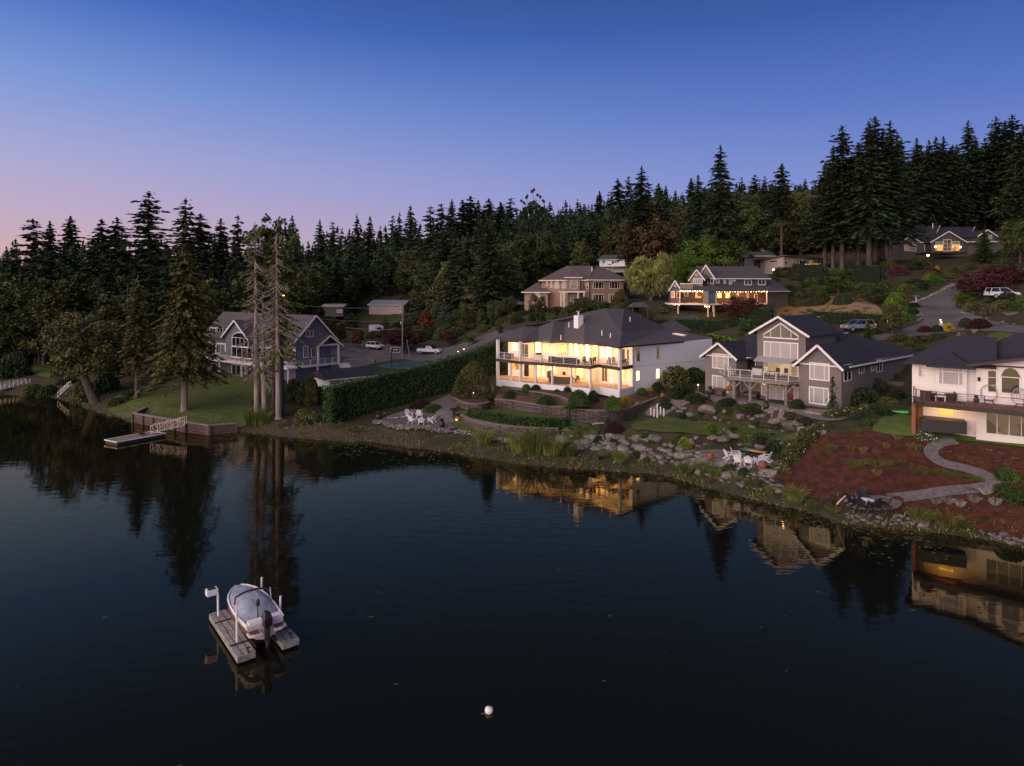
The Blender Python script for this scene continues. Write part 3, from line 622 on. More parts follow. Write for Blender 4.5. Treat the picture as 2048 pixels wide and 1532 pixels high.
    # porch lights
    for i, (x, y) in enumerate([(-.6,98.4),(2.0,95.8),(4.8,94.8),(7.2,93.4),(9.6,91.4),(12.3,91.6),(14.6,88.8)]):
        alight(h, (x-.6, y-1.0, ZE-.22), 85, (.45, .8, -.62), (1, .55, .23)); alight(h, (x-.6, y-.8, ZD-.42), 105, (.45, .8, -.62), (1, .50, .18))
    return h
big_house()
# ------------------------------------------------------------ the grey house with white gables
def grey_house():
    c = Crop(1380, 600, 4.2563); ZE = 10.0; ZB = 4.2
    h = empty('gabled_house', (33, 82, 5), 'taupe house with three white-trimmed gables and a timber deck on braced posts', 'house')
    A = PZ(1410.5, 709, 10.2); B = PZ(1683, 733, 10.2); A, B = V2(A), V2(B); d = (B-A).normalized(); sd = (V2(PZ(1838, 705, 10.2))-B); L = sd.length; s = sd.normalized()
    FP = Wall(A, B); n = -FP.n; t1, _ = FP.hit(1472.5); t2, _ = FP.hit(1598)
    P = lambda t, back=0: A+d*t+n*back
    # left gable, right gable, recessed middle, tower
    gable(h, P(0), P(t1), s*12, 10.1, 11.75, ZB, W_grey, R_black, .45, .6, soffit_tie=True)
    gable(h, P(t2), P(FP.L), s*9, 10.1, 12.3, ZB, W_grey, R_black, .45, .6, soffit_tie=True)
    rec = 2.2; T0 = Wall(P(0, rec), P(FP.L, rec)); a = T0.hit(1380+572/4.2563)[0]; b = T0.hit(1380+985/4.2563)[0]
    ta, tb = T0.P(a, 0), T0.P(b, 0); TW = Wall(ta, tb); 
    zt = TW.rect(c, 575, 270, 985, 300)[3]; zpk = TW.rect(c, 700, 130, 850, 300)[3]
    gable(h, ta, tb, n*8.5, zt-.1, zpk-.3, ZB, W_grey, R_black, .75, .7)
    # main body and its long roof
    m = MB(); q = [P(0, rec+.5), P(FP.L-.02, rec+.5), P(FP.L-.02)+s*L, P(2)+s*L*.8]; m.prism([tuple(x) for x in q], ZB, 10.1); m.build('wall', W_grey, h)
    m = MB(); z = lambda p, h_: (p.x, p.y, h_); o = .5
    e0, e1, e2, e3 = P(-.3, rec-.4), P(FP.L+.45, 0)+s*1.0, P(FP.L+.45)+s*(L+.5), P(1)+s*(L*.8)
    r0, r1 = P(3.5, 0)+n*7.5+s*1, P(FP.L-7.5)+s*(L*.58); ZR = 13.6
    slab(m, [z(e0, 10.05), z(P(t2, rec-.4), 10.05), z(r1, ZR), z(r0, ZR)]); slab(m, [z(P(t2, rec-.4), 10.05), z(P(t2+2.2, 1), 10.05), z(e1, 10.12), z(e2, 10.12), z(r1, ZR)]); slab(m, [z(e2, 10.12), z(e3, 10.12), z(r0, ZR), z(r1, ZR)]); slab(m, [z(e3, 10.12), z(e0, 10.05), z(r0, ZR)])
    m.build('roof', R_black, h); gutter(h, e1, e2, 10.08); gutter(h, P(t1+.3, rec-.42), ta, 10.02)
    # tower glazing
    x0, x1, z0, z1 = TW.rect(c, 628, 357, 924, 497); TW.window(h, (x0, x1, z0, z1), G_blind, cols=4, frac=[.21, .49, .78], fw=.13)
    x0, x1, z0, z1 = TW.rect(c, 628, 198, 924, 325); xm = (x0+x1)/2; m = MB(); g = MB(); pr = .05
    zb, zo = z0, z1; g.face([TW.P(x0+.1, zb+.05, .02), TW.P(x1-.1, zb+.05, .02), TW.P(x1-.1, zb+.25, .02), TW.P(xm, zo-.1, .02), TW.P(x0+.1, zb+.25, .02)])
    for p, q in (((x0, zb), (x1, zb)), ((x0, zb), (x0, zb+.35)), ((x1, zb), (x1, zb+.35)), ((x0, zb+.35), (xm, zo)), ((x1, zb+.35), (xm, zo)), ((xm, zb), (xm, zo-.1)), ((x0+(xm-x0)*.42, zb), (x0+(xm-x0)*.42, zb+.35+(zo-zb-.35)*.42)), ((x1-(x1-xm)*.42, zb), (x1-(x1-xm)*.42, zb+.35+(zo-zb-.35)*.42))):
        m.beam(TW.P(p[0], p[1], .03), TW.P(q[0], q[1], .03), .06, .15)
    w = m.build('window', M_trim, h); w['label'] = 'triangular window in the peak of the tall gable'; g.build('pane', lit_glass('curtained_glass', (.13,.12,.12), (.22,.16,.13), .5, .6), w, fix=False)
    TW.win(h, c, 628, 515, 924, 640, lit_glass('amber_room', (.75,.50,.26), (.30,.20,.12), .8, .7), cols=4, rows=1, fw=.12)
    m = MB(); aw = [TW.P(TW.hit(u)[0], z_, o_) for u, z_, o_ in ((c(580,480)[0], 11.0, .05), (c(915,520)[0], 11.0, .05), (c(890,525)[0], 10.55, 1.5), (c(590,500)[0], 10.55, 1.5))]; 
    zz = TW.rect(c, 700, 485, 760, 520); aw = [Vector((p.x, p.y, zz[3] if i < 2 else zz[2])) for i, p in enumerate(aw)]; slab(m, aw, .06); m.build('awning', mat('grey_awning', (.30,.29,.31), .8), h)
    # gable windows
    FP.win(h, c, 190, 458, 332, 587, G_blind, cols=3, frac=[.3, .72], fw=.12); FP.win(h, c, 188, 645, 330, 782, G_blind, cols=3, frac=[.3, .72], fw=.12)
    FP.win(h, c, 1017, 535, 1190, 685, G_blind, cols=3, frac=[.25, .74], fw=.13); FP.win(h, c, 1013, 742, 1186, 890, G_blind, cols=3, frac=[.25, .74], fw=.13)
    RW = Wall(P(t1, rec+.5), ta); RW.win(h, c, 445, 478, 562, 600, G_dark, fw=.1); RW.win(h, c, 405, 490, 436, 620, G_dark, name='door')
    # lower level behind the posts
    LW = Wall(P(t1, .9), P(t2, .9)); m = MB(); m.prism([tuple(P(t1+.03, .9)), tuple(P(t2-.03, .9)), tuple(P(t2-.03, rec+.45)), tuple(P(t1+.03, rec+.45))], ZB, 7.68); m.build('lower_wall', W_grey, h)
    
    LW.win(h, c, 607, 712, 655, 810, G_blind); LW.win(h, c, 670, 730, 800, 860, G_blind, cols=2, name='sliding_door'); LW.win(h, c, 405, 700, 432, 775, G_dark)
    LW.win(h, c, 885, 740, 925, 845, mat('pink_door', (.45,.26,.22), .6), name='door')
    # right side windows
    SW = Wall(B, B+sd)
    for r in ((1307,548,1373,690),(1437,532,1482,625),(1540,518,1570,605),(1587,508,1636,613)): SW.win(h, c, *r, G_dark, cols=2)
    # deck
    zd = 8.0; D0 = V2(c.z(330, 655, zd)); D1 = V2(c.z(838, 700, zd)); D2 = P(t2-.03, .1)
    dk = [tuple(p) for p in (D0, D1, D2, P(t2-.03, rec+.4), P(t1+.03, rec+.4), P(t1+.03, -.04), P(t1-2.2, -.04))]
    m = MB(); m.prism(dk, zd-.3, zd); m.build('deck_floor', M_greywood, h)
    rail(h, [P(t1-2.2, -.1), D0, D1, D2], zd, M_trim, 1.0, 1.55, mid=2)
    m = MB(); e = (D1-D0).normalized(); o_ = Vector((e.y, -e.x))*.08; m.beam((D0.x+o_.x, D0.y+o_.y, zd-.17), (D1.x+o_.x, D1.y+o_.y, zd-.17), .08, .36); m.build('deck_fascia', M_greywood, h)
    for t in (.08, .36, .64, .95):
        p = D0+(D1-D0)*t+n*.25; b = MB(); b.box((p.x, p.y, (zd-.3+4.3)/2), (.26, .26, zd-.3-4.3), .5)
        for sg in (-1, 1): b.beam((p.x, p.y, zd-1.3), (p.x+e.x*sg*.9, p.y+e.y*sg*.9, zd-.35), .14, .14)
        b.build('deck_post', M_greywood, h)
    q = LW.P(3.2, 7.3, .5); plight(h, q, 14, (1,.6,.3))
    q = TW.P(TW.L*.6, 10, .6); plight(h, q, 14, (1,.6,.3))
    for u, v in ((1480,0),):
        pass
    for i in range(5):
        t = .15+.17*i; a = Vector((*(e1+(e2-e1)*t), 10.2)); r_ = Vector((*(r0+(r1-r0)*.9), ZR)); p = a+(r_-a)*.72; m = MB(); m.box((p.x, p.y, p.z+.3), (.3, .3, .16), .6); m.build('roof_vent', M_steel, h)
    return h
grey_house()
# ------------------------------------------------------------ the white house with the curved deck, right edge
def right_house():
    c = Crop(1640, 660, 3.6471); ZB = 5.0; ZD = 8.45; ZE = 11.75
    h = empty('deck_house', (46, 60, 5.4), 'white two-storey house with black roof, arched window and long curved deck at the right edge', 'house')
    A = V2((38.9, 63.2)); B = V2((52.5, 52.9)); FW = Wall(A, B); d, n = FW.d, -FW.n
    tg, _ = FW.hit(c(1140, 0)[0]); tb0, _ = FW.hit(c(850, 0)[0]); tb1, _ = FW.hit(c(1072, 0)[0])
    P = lambda t, b=0: A+d*t+n*b
    m = MB(); m.prism([tuple(p) for p in (A, B, B+n*9, P(0, 9))], ZB, ZE); m.build('wall', W_white2, h)
    # bay
    by = [P(tb0, -.55), P(tb1, -.55), P(tb1, .1), P(tb0, .1)]; m = MB(); m.prism([tuple(p) for p in by], ZD, ZE-.1); m.build('bay_wall', W_white2, h); BW = Wall(by[0], by[1])
    BW.win(h, c, 858, 262, 1052, 405, G_blind, cols=3, rows=1, frac=[.2, .8], fw=.13); x0, x1, z0, z1 = BW.rect(c, 858, 262, 1052, 405)
    m = MB(); m.box(BW.P((x0+x1)/2, z1-.55, .03), (x1-x0-.2, .06, .09), math.atan2(d.y, d.x)); m.build('transom', M_trim, h)
    # gable part stands forward a little
    g0, g1 = P(tg, -.35), P(tg+9.4, -.35); GW = Wall(g0, g1)
    zp = GW.rect(c, 1380, 168, 1420, 250)[3]
    gable(h, g0, g1, n*5.5, ZE+.1, zp-.25, ZB, W_white2, R_black, .75, .8, trim=M_fascia)
    m = MB(); m.beam(GW.P(.4, ZE+.15, .08), GW.P(9, ZE+.15, .08), .16, .12); m.build('gable_ledge', M_fascia, h)
    GW.win(h, c, 1217, 290, 1294, 458, G_dark, rows=3, fw=.10); x0, x1, z0, z1 = GW.rect(c, 1314, 268, 1466, 470); GW.window(h, (x0, x1, z0, z1), G_dark, arch=.95, fw=.12)
    FW.win(h, c, 712, 258, 752, 345, G_blind)
    x0, x1, z0, z1 = GW.rect(c, 1205, 590, 1560, 775); GW.window(h, (x0, x0+(x1-x0), z0, z1), G_dim, cols=4, fw=.1, name='sliding_door')
    # lit recess behind the hot tub; light on its wall is a glowing pane
    m = MB(); FW.window(h, FW.rect(c, 866, 552, 975, 622), lit_glass('amber_wall_glow', (1,.50,.06), (1,.56,.10), 1.3, .25), fw=.03, trim=W_white2); alight(h, FW.P(FW.hit(c(920, 0)[0])[0], 8.2, 1.4), 40, (.5, .6, -.5), (1,.5,.14), 1.5)
    # roofs
    hip(h, [P(-.6, -.7), P(tg+1.5, -.7), P(tg+1.5, 9.7), P(-.6, 9.7)], ZE+.05, 14.2, R_black, [P(3.4, 4.5), P(tg+1.5, 4.5)])
    hip(h, [P(tb0-.7, -1.5), P(tb1+.7, -1.5), P(tb1+.7, 2), P(tb0-.7, 2)], ZE-.05, ZE+1.0, R_black, [P(tb0+1.3, 1.2), P(tb1-1.3, 1.2)])
    hip(h, [P(tg, 2.5), P(tg+14, 2.5), P(tg+14, 9.9), P(tg, 9.9)], ZE+.8, 14.6, R_black, [P(tg+3, 6), P(tg+11, 6)])
    # curved deck
    dk = [c.z(690, 470, ZD), c.z(684, 497, ZD), c.z(700, 510, ZD), c.z(760, 522, ZD), c.z(850, 530, ZD), c.z(1000, 545, ZD), c.z(1200, 563, ZD), c.z(1488, 592, ZD), c.z(1800, 622, ZD)]
    dk = [tuple(p[:2]) for p in dk]; poly = dk+[tuple(P(tg+11, -.4)), tuple(P(0, -.02))]
    m = MB(); m.prism(poly, ZD-.1, ZD); m.build('deck_floor', M_reddeck, h)
    m = MB()
    for i in range(len(dk)-1): m.beam((*dk[i], ZD-.25), (*dk[i+1], ZD-.25), .12, .42)
    m.build('deck_fascia', M_dark, h); rail(h, dk, ZD, mat('rust_rail', (.09,.045,.035), .5), 1.0, 2.6, mid=4)
    for u, v in ((690, 722), (730, 722), (1190, 750)): 
        q = c.z(u, v, 5.5); m = MB(); m.box((q.x, q.y, (5.0+ZD-.4)/2), (.36 if u < 1000 else .22, .36 if u < 1000 else .22, ZD-.4-5.0), .5); m.build('deck_post', M_cedar, h)
    q = c.z(703, 560, 7.6)
    m = MB(); m.box(GW.P(GW.hit(c(1160, 0)[0])[0], 10.6, .1), (.15, .15, .35)); m.build('wall_lantern', M_dark, h)
    return h
right_house()
# ------------------------------------------------------------ the slate-blue craftsman house on the left point
def blue_house():
    c = Crop(380, 560, 4.7861); ZD = 6.0; ZE = 11.5
    h = empty('craftsman_house', (-42, 116, 3.5), 'slate-blue house with white gables and a wraparound white railing behind the bare trunks', 'house')
    D0, D1, D2 = (V2(PZ(401, 716, ZD)), V2(PZ(574, 736.6, ZD)), V2(PZ(679, 725, ZD))); a = (D1-D0).normalized(); b = (D2-D1).normalized()
    P = lambda s, t: D0+a*s+b*t    # s along the lake side, t towards the back
    L = (D1-D0).length; LW = Wall(P(1.0, 2.6), P(L-1.4, 2.6)); WD = 7.0; s0 = 1.0+LW.hit(c(158, 0)[0])[0]
    gable(h, P(L-1.4, 2.6), P(L-1.4, 2.6+WD), -a*(L-1.4-s0), ZE-.9, 14.1, 2.6, W_slate, R_grey, .9, .7)
    GF = Wall(P(L-1.4, 2.6), P(L-1.4, 2.6+WD))
    # cross gable on the lake side with the arched glazing
    x0 = LW.hit(c(385, 0)[0])[0]; x1 = LW.hit(c(600, 0)[0])[0]; ca, cb = LW.P(x0, 0, .9), LW.P(x1, 0, .9); CW = Wall(ca, cb)
    zpk = CW.rect(c, 470, 385, 500, 540)[3]
    gable(h, ca, cb, b*5, ZE-1.2, zpk-.2, 2.6, W_slate, R_grey, .7, .5)
    x0, x1, z0, z1 = CW.rect(c, 402, 500, 560, 640); CW.window(h, (x0, x1, z0, z1), G_dark, cols=4, arch=1.0, fw=.14)
    CW.win(h, c, 400, 640, 600, 750, G_dark, cols=4, fw=.14); CW.win(h, c, 400, 810, 530, 920, G_dark, cols=3, fw=.13, name='sliding_door')
    for r in ((190,455,250,538),(258,455,318,538),(345,465,392,545),(188,605,248,705),(252,608,292,705)): LW.win(h, c, *r, G_dark, cols=2, fw=.13)
    LW.win(h, c, 335, 622, 378, 690, G_orange, fw=.13, label='small orange-lit window beside the deck'); LW.win(h, c, 205, 795, 260, 848, G_dark, fw=.12)
    for r in ((650,650,715,745),(775,600,830,700),(880,610,935,700)): LW.win(h, c, *r, G_dark, cols=2, fw=.13)
    for r in ((1108,405,1148,460),(1108,480,1182,545),(1085,630,1130,745),(1160,640,1208,745)): GF.win(h, c, *r, G_dark, cols=2, fw=.12)
    m = MB(); m.beam(LW.P(s0-1, 8.6, .04), LW.P(LW.L, 8.6, .04), .06, .25); m.build('band_board', M_trim, h)
    # wraparound deck
    dk = [tuple(p) for p in (P(-.6, 0), D1, D2, D2-a*3, P(L-1.4, 2.6), P(1.0, 2.6), P(-.6, 2.6))]
    m = MB(); m.prism(dk, ZD-.25, ZD); m.build('deck_floor', M_trim, h); rail(h, [P(-.6, 2.5), P(-.6, 0), D1, D2], ZD, M_trim, .95, 1.5, mid=4)
    posts(h, [P(1, .2), P(6, .2), P(13, .2), P(19, .2), D1+b*.4-a*.3, D1+b*6-a*.3], 3.0, ZD-.25, .22, M_trim, 'deck_post')
    # porch gable at the far right end of the deck
    q0, q1 = D2-b*4.2-a*.2, D2-b*.1-a*.2; zq = 9.3
    gable(h, q0, q1, -a*4.5, zq-.1, zq+1.35, 3, W_slate, R_brown, .7, .5, walls=False); posts(h, [q0, q1], ZD, zq-.15, .28, M_trim)
    m = MB(); m.beam((*q0, zq-.1), (*q1, zq-.1), .15, .3); m.build('porch_beam', M_trim, h)
    m = MB(); d0 = D2-a*.2; 
    for i in range(5): m.box((d0.x+a.x*.35*i+.9, d0.y+a.y*.35*i, ZD-.3-.35*i), (1.8, .5, .3), .6)
    m.build('steps', M_trim, h)
    return h
blue_house()
# ------------------------------------------------------------ tan stucco house
def box_house(name, label, loc, c):
    return empty(name, loc, label, 'house')
def tan_house():
    c = Crop(1030, 520, 8.5333); h = empty('stucco_house', (14, 145, 14.5), 'tan stucco two-storey house with hip roofs and a columned entry, above the big lit house', 'house')
    kf = .112; p = lambda x, y, k: c.k(x, y, k)
    a = p(1290, 350, .108); b = p(1850, 350, .110); l = p(455, 350, .116)
    ZE = 20.7; ZB = 13.6
    m = MB(); m.prism([(a.x, a.y), (b.x, b.y), (b.x+3, b.y+9), (a.x+1, a.y+9)], ZB, ZE); m.build('wall', W_tan, h)
    m = MB(); m.prism([(l.x, l.y), (a.x+.3, a.y+5), (a.x+1, a.y+13), (l.x+1, l.y+8)], ZB, ZE); m.build('wall', W_tan, h)
    hip(h, [(a.x-.7, a.y-.8), (b.x+.8, b.y-.8), (b.x+3.8, b.y+10), (a.x, a.y+10)], ZE, 24.0, R_brown, [p(1385, 130, .113)[:2], p(1420, 130, .114)[:2]], tr=M_cream)
    hip(h, [(l.x-.7, l.y-.8), (a.x+1, a.y+3.5), (a.x+3, a.y+14), (l.x, l.y+10)], ZE, 24.2, R_brown, [p(880, 120, .12)[:2], p(1290, 120, .12)[:2]], tr=M_cream)
    # projecting centre bay with its own small hips
    e0, e1 = p(900, 340, .1115), p(1110, 340, .1115); m = MB(); m.prism([(e0.x, e0.y), (e1.x, e1.y), (e1.x, e1.y+5), (e0.x, e0.y+5)], ZB, ZE+.5); m.build('wall', W_tan, h)
    hip(h, [(e0.x-.5, e0.y-.5), (e1.x+.5, e1.y-.5), (e1.x+.5, e1.y+5), (e0.x-.5, e0.y+5)], ZE+.6, 22.9, R_brown, [((e0.x+e1.x)/2, e0.y+3)], tr=M_cream)
    FW = Wall((l.x, l.y), (a.x+.3, a.y+5)); RW = Wall((a.x, a.y), (b.x, b.y)); BW = Wall((e0.x, e0.y), (e1.x, e1.y))
    FW.win(h, c, 530, 355, 565, 440, G_dark, trim=M_cream); FW.win(h, c, 598, 355, 640, 475, G_dark, trim=M_cream, arch=.5, rows=2); FW.win(h, c, 668, 355, 758, 485, G_dark, trim=M_cream, arch=.7, cols=4, rows=3, fw=.14); FW.win(h, c, 795, 358, 878, 485, G_dark, trim=M_cream, arch=.7, cols=4, rows=3, fw=.14)
    FW.win(h, c, 1210, 360, 1262, 492, G_dark, trim=M_cream, arch=.5, rows=2); FW.win(h, c, 1150, 375, 1205, 515, G_dark, trim=M_cream, cols=2, name='door')
    FW.win(h, c, 790, 560, 840, 750, G_dark, trim=M_cream, arch=.4, name='door')
    BW.win(h, c, 940, 350, 1070, 485, G_dark, trim=M_cream, cols=6, rows=5, fw=.09); BW.win(h, c, 945, 585, 1060, 750, G_blind, trim=M_cream, cols=2, name='door')
    for r in ((1330,362,1520,492),(1608,362,1790,492),(1325,578,1520,732),(1600,578,1720,725)): RW.win(h, c, *r, G_dark, trim=M_cream, cols=4, frac=[.22,.5,.78], fw=.15)
    b0, b1 = p(770, 530, .1085), p(1200, 530, .1085); zb = b0.z; m = MB(); m.prism([(b0.x, b0.y), (b1.x, b1.y), (b1.x, b1.y+4), (b0.x, b0.y+4)], zb-.35, zb); m.build('balcony_floor', M_cream, h)
    rail(h, [b0, b1], zb, M_dark, 1.0, 1.5, mid=2); posts(h, [(b0.x+.3, b0.y+.3), p(845, 0, .1085)[:2], p(1080, 0, .1085)[:2], (b1.x-.2, b1.y+.3)], ZB, zb-.35, .3, M_cream)
    # low left wing under a pyramid roof
    w0, w1 = p(170, 545, .116), p(560, 545, .114); zw = w0.z; m = MB(); m.prism([(w0.x, w0.y), (w1.x, w1.y), (w1.x, w1.y+8), (w0.x, w0.y+8)], ZB, zw); m.build('wall', W_tan, h)
    hip(h, [(w0.x-.7, w0.y-.7), (w1.x+.5, w1.y-.7), (w1.x+.5, w1.y+8.5), (w0.x-.7, w0.y+8.5)], zw, zw+2.4, R_brown, [((w0.x+w1.x)/2+.8, w0.y+4)], tr=M_cream)
    q = p(1315, 110, .115); m = MB(); m.tube([(q.x, q.y, q.z-2), (q.x, q.y, q.z)], .15); m.build('chimney', M_cream, h)
    Wall((w0.x, w0.y), (w1.x, w1.y)).win(h, c, 330, 560, 430, 640, G_dark, trim=M_cream, cols=3)
tan_house()
# ------------------------------------------------------------ dark house hung with string lights
def string_house():
    c = Crop(1330, 510, 7.5852); h = empty('dark_house', (40, 128, 14.5), 'charcoal house with white gables and warm string lights under its long porch roof', 'house'); K = .098
    p = lambda x, y, k=K: c.k(x, y, k); p2 = lambda x, y, k=K: tuple(c.k(x, y, k)[:2])
    # main upper block
    a, b = p(745, 350), p(1540, 350, .1); ze = a.z; FW = Wall(a[:2], b[:2])
    m = MB(); m.prism([a[:2], b[:2], (b.x, b.y+8), (a.x, a.y+8)], 17.5, ze); m.build('wall', W_dark, h)
    zr = p(900, 170, .103).z; r0 = p(560, 165, .103); r1 = p(1400, 170, .104)
    m = MB(); slab(m, [(a.x-3.0, a.y-.6, ze), (b.x+.6, b.y-.6, ze), (r1.x, r1.y, zr), (r0.x-1, r0.y, zr)]); slab(m, [(b.x+.6, b.y-.6, ze), (b.x+.6, b.y+9, ze), (r1.x, r1.y, zr)]); slab(m, [(b.x+.6, b.y+9, ze), (a.x-3, a.y+9, ze), (r0.x-1, r0.y, zr), (r1.x, r1.y, zr)]); m.build('roof', R_grey, h)
    gutter(h, (a.x, a.y-.65), (b.x+.6, b.y-.65), ze-.12)
    for r in ((770,362,825,432),(890,358,922,435),(970,355,1018,445),(1025,358,1072,400),(1200,360,1315,458),(1410,362,1525,458)): FW.win(h, c, *r, G_dark, cols=2 if r[2]-r[0] > 45 else 1, fw=.14)
    # front-left gables
    g0, g1 = p(490, 345, .101), p(750, 345, .097); gable(h, g0, g1, (2, 8), g0.z-.3, p(560, 165, .099).z, 17.3, W_olive, R_grey, .3, .4); Wall(g0, g1).win(h, c, 650, 350, 742, 432, G_dark, cols=2, fw=.15)
    g0, g1 = p(385, 345, .0995), p(575, 345, .0965); gable(h, g0, g1, (2, 7), g0.z-.2, p(455, 235, .098).z, 17.3, W_olive, R_grey, .7, .4); w = Wall(g0, g1); w.win(h, c, 430, 355, 570, 438, G_blind, cols=4, fw=.12); w.win(h, c, 455, 285, 492, 315, G_dark, fw=.1)
    # low left gable
    g0, g1 = p(85, 500, .0985), p(220, 500, .0965); gable(h, g0, g1, (1.5, 6), g0.z-.1, p(140, 400, .0975).z, 14.2, W_dark, R_grey, .6, .4); w = Wall(g0, g1); w.win(h, c, 92, 545, 150, 655, G_orange, cols=2, fw=.12); w.win(h, c, 180, 545, 222, 655, G_dark, fw=.12); w.win(h, c, 140, 445, 175, 480, G_dark, fw=.1)
    m = MB(); q0, q1 = p(228, 440, .0955), p(425, 440, .0945); m.beam((q0.x, q0.y, q0.z-.45), (q1.x, q1.y, q0.z-.45), .15, .9); m.build('parapet', W_olive, h); m = MB(); m.beam((q0.x, q0.y-.05, q0.z+.05), (q1.x, q1.y-.05, q0.z+.05), .25, .12); m.build('parapet_cap', M_trim, h)
    # lower storey walls and the skirt roof
    zk = p(660, 540, .092).z; l0, l1, l2, l3 = p(225, 560, .0995), p(700, 560, .0965), p(1560, 560, .0985), p(1868, 560, .1)
    m = MB(); m.prism([l0[:2], l1[:2], l2[:2], l3[:2], (l3.x, l3.y+9), (l0.x, l0.y+9)], 13.8, zk+.1); m.build('wall', W_dark, h)
    e0, e1, e2, e3 = p(225, 520, .0945), p(660, 542, .0915), p(1560, 545, .0945), p(1900, 545, .099); m = MB()
    T0, T1, T2, T3 = p(400, 440, .099), p(690, 448, .0985), p(1545, 470, .1005), p(1600, 350, .106)
    slab(m, [e0, e1, T1, T0], .15); slab(m, [e1, e2, T2, T1], .15); slab(m, [e2, e3, T3, T2], .15); slab(m, [e3, (e3.x, e3.y+10, e3.z), T3], .15); m.build('skirt_roof', R_grey, h)
    gutter(h, e1[:2], e2[:2], e1.z-.1, M_brown); gutter(h, e2[:2], e3[:2], e2.z-.1)
    # corner pier boxes
    m = MB(); q = [p2(572, 0, .092), p2(662, 0, .0915), p2(770, 0, .0922), p2(770, 0, .0968), p2(572, 0, .097)]; m.prism(q, 15.8, zk-.1); m.build('pier', W_slate, h)
    w = Wall(q[0], q[1]); m = MB(); m.prism([tuple(w.P(.05, 0, .05)[:2]), tuple(w.P(w.L-.05, 0, .05)[:2]), tuple(w.P(w.L-.05, 0, .0)[:2]), tuple(w.P(.05, 0, .0)[:2])], 15.9, zk-.2); m.build('pier_face', W_olive, h)
    # deck
    zd = p(660, 740, .0915).z; d0, d1, d2 = p(60, 712, .0945), p(660, 740, .0915), p(1545, 740, .0945); dk = [d0[:2], d1[:2], d2[:2], l2[:2], l1[:2], l0[:2], (d0.x+.4, d0.y+5)]
    m = MB(); m.prism(dk, zd-.25, zd); m.build('deck_floor', M_cream, h); zr_ = zd+.0
    rail(h, [d0, p(570, 735, .092)], zr_, M_redwood, 1.0, .35, .05); rail(h, [p(775, 735, .0922), d2], zr_, M_redwood, 1.0, .35, .05)
    posts(h, [p2(1545, 0, .0945), p2(225, 0, .0945), p2(775, 0, .0922)], zd, zk-.1, .18, M_cream); posts(h, [p2(655, 0, .092), p2(745, 0, .0925), p2(730, 0, .095), p2(200, 0, .095)], 13.6, zd-.25, .2, M_cream)
    LW = Wall(l1[:2], l2[:2]); L0 = Wall(l0[:2], l1[:2])
    for r, g in (((790,570,862,655),G_lit),((915,570,985,655),G_lit),((1090,570,1118,640),G_dim),((1240,580,1270,650),G_dim),((1350,590,1405,720),G_dim)): LW.win(h, c, *r, g, fw=.12)
    L0.win(h, c, 290, 552, 355, 630, G_dim, rows=2, fw=.12); L0.win(h, c, 460, 548, 555, 655, G_orange, cols=4, fw=.12)
    # string lights
    n = 0
    for x0, x1, y0, y1, k0, k1, cnt in ((785,1545,552,552,.0921,.0944,20),(235,565,548,550,.0943,.0921,10),(120,215,748,750,.0945,.0942,4),(605,670,778,778,.0921,.0921,4)):
        m = MB()
        for i in range(cnt):
            t = i/(cnt-1); q = p(x0+(x1-x0)*t, y0+(y1-y0)*t+(4 if i % 2 else 0), k0+(k1-k0)*t); m.lathe([(.01,-.09),(.08,-.05),(.1,0),(.06,.07),(.01,.1)], 6, q)
        m.build('string_lights', M_bulb, h)
    for i in range(9): t = (i+.5)/9; q = p(790+750*t, 560, .093+(.0018)*t); plight(h, (q.x, q.y+1.2, q.z-.3), 150, (1,.36,.10))
    for i in range(4): t = (i+.5)/4; q = p(240+320*t, 560, .095-(.0018)*t); plight(h, (q.x, q.y+1.0, q.z-.3), 140, (1,.38,.11))
    for x in (150, 640, 700): q = p(x, 775, .0935); plight(h, q, 45, (1,.38,.1))
string_house()
# ------------------------------------------------------------ smaller and farther houses
def ranch_house():
    c = Crop(1500, 430, 3.7372); h = empty('ranch_house', (70, 160, 22), 'low flat-roofed beige house under tall firs, up the slope from the dark house', 'house'); p = lambda x, y, k: c.k(x, y, k)
    a, b, d = p(108, 325, .126), p(250, 318, .120), p(565, 325, .128); zb = 22.3; zt = p(250, 308, .12).z
    m = MB(); m.prism([a[:2], b[:2], d[:2], (d.x, d.y+8), (a.x+2, a.y+8)], zb, zt-.15); m.build('wall', W_beige, h)
    m = MB(); slab(m, [(a.x-1, a.y-.3, a.z), (b.x, b.y-1.2, zt+.3), (d.x+1, d.y-.8, zt-.2), (d.x+1, d.y+9, zt+.2), (a.x, a.y+9, zt)], .3); m.build('roof', M_brown, h)
    A = Wall(a, b); B = Wall(b, d); A.win(h, c, 150, 337, 205, 358, G_dark, cols=3, fw=.1)
    for x0, y0, x1, y1, g in ((255,340,282,382,G_dark),(315,338,342,380,G_dim),(368,338,420,378,G_dark),(442,335,470,372,G_dim),(500,338,552,368,G_dark)): B.win(h, c, x0, y0, x1, y1, g, cols=2, fw=.1)
    m = MB(); q0, q1 = p(410, 368, .1185), p(530, 366, .121); m.beam(q0, q1, .05, .12); m.build('string_lights', mat('amber_glow', (1,.5,.2), .5, emit=(1,.45,.15), estr=2.5), h)
    m = MB(); q = p(175, 408, .120); m.box(q, (.3, .3, .25)); m.build('floodlight', M_bulb, h); plight(h, (q.x, q.y-.4, q.z+.4), 14, (1,.55,.15))
    m = MB(); f0, f1 = p(250, 388, .118), p(570, 380, .122); m.prism([f0[:2], f1[:2], (f1.x, f1.y+4), (f0.x, f0.y+3)], f0.z-.3, f0.z); m.build('deck_floor', M_brown, h)
    q = p(560, 298, .13); m = MB(); m.box((q.x, q.y, q.z), (.7, .7, 1.6)); m.build('chimney', M_cream, h)
ranch_house()
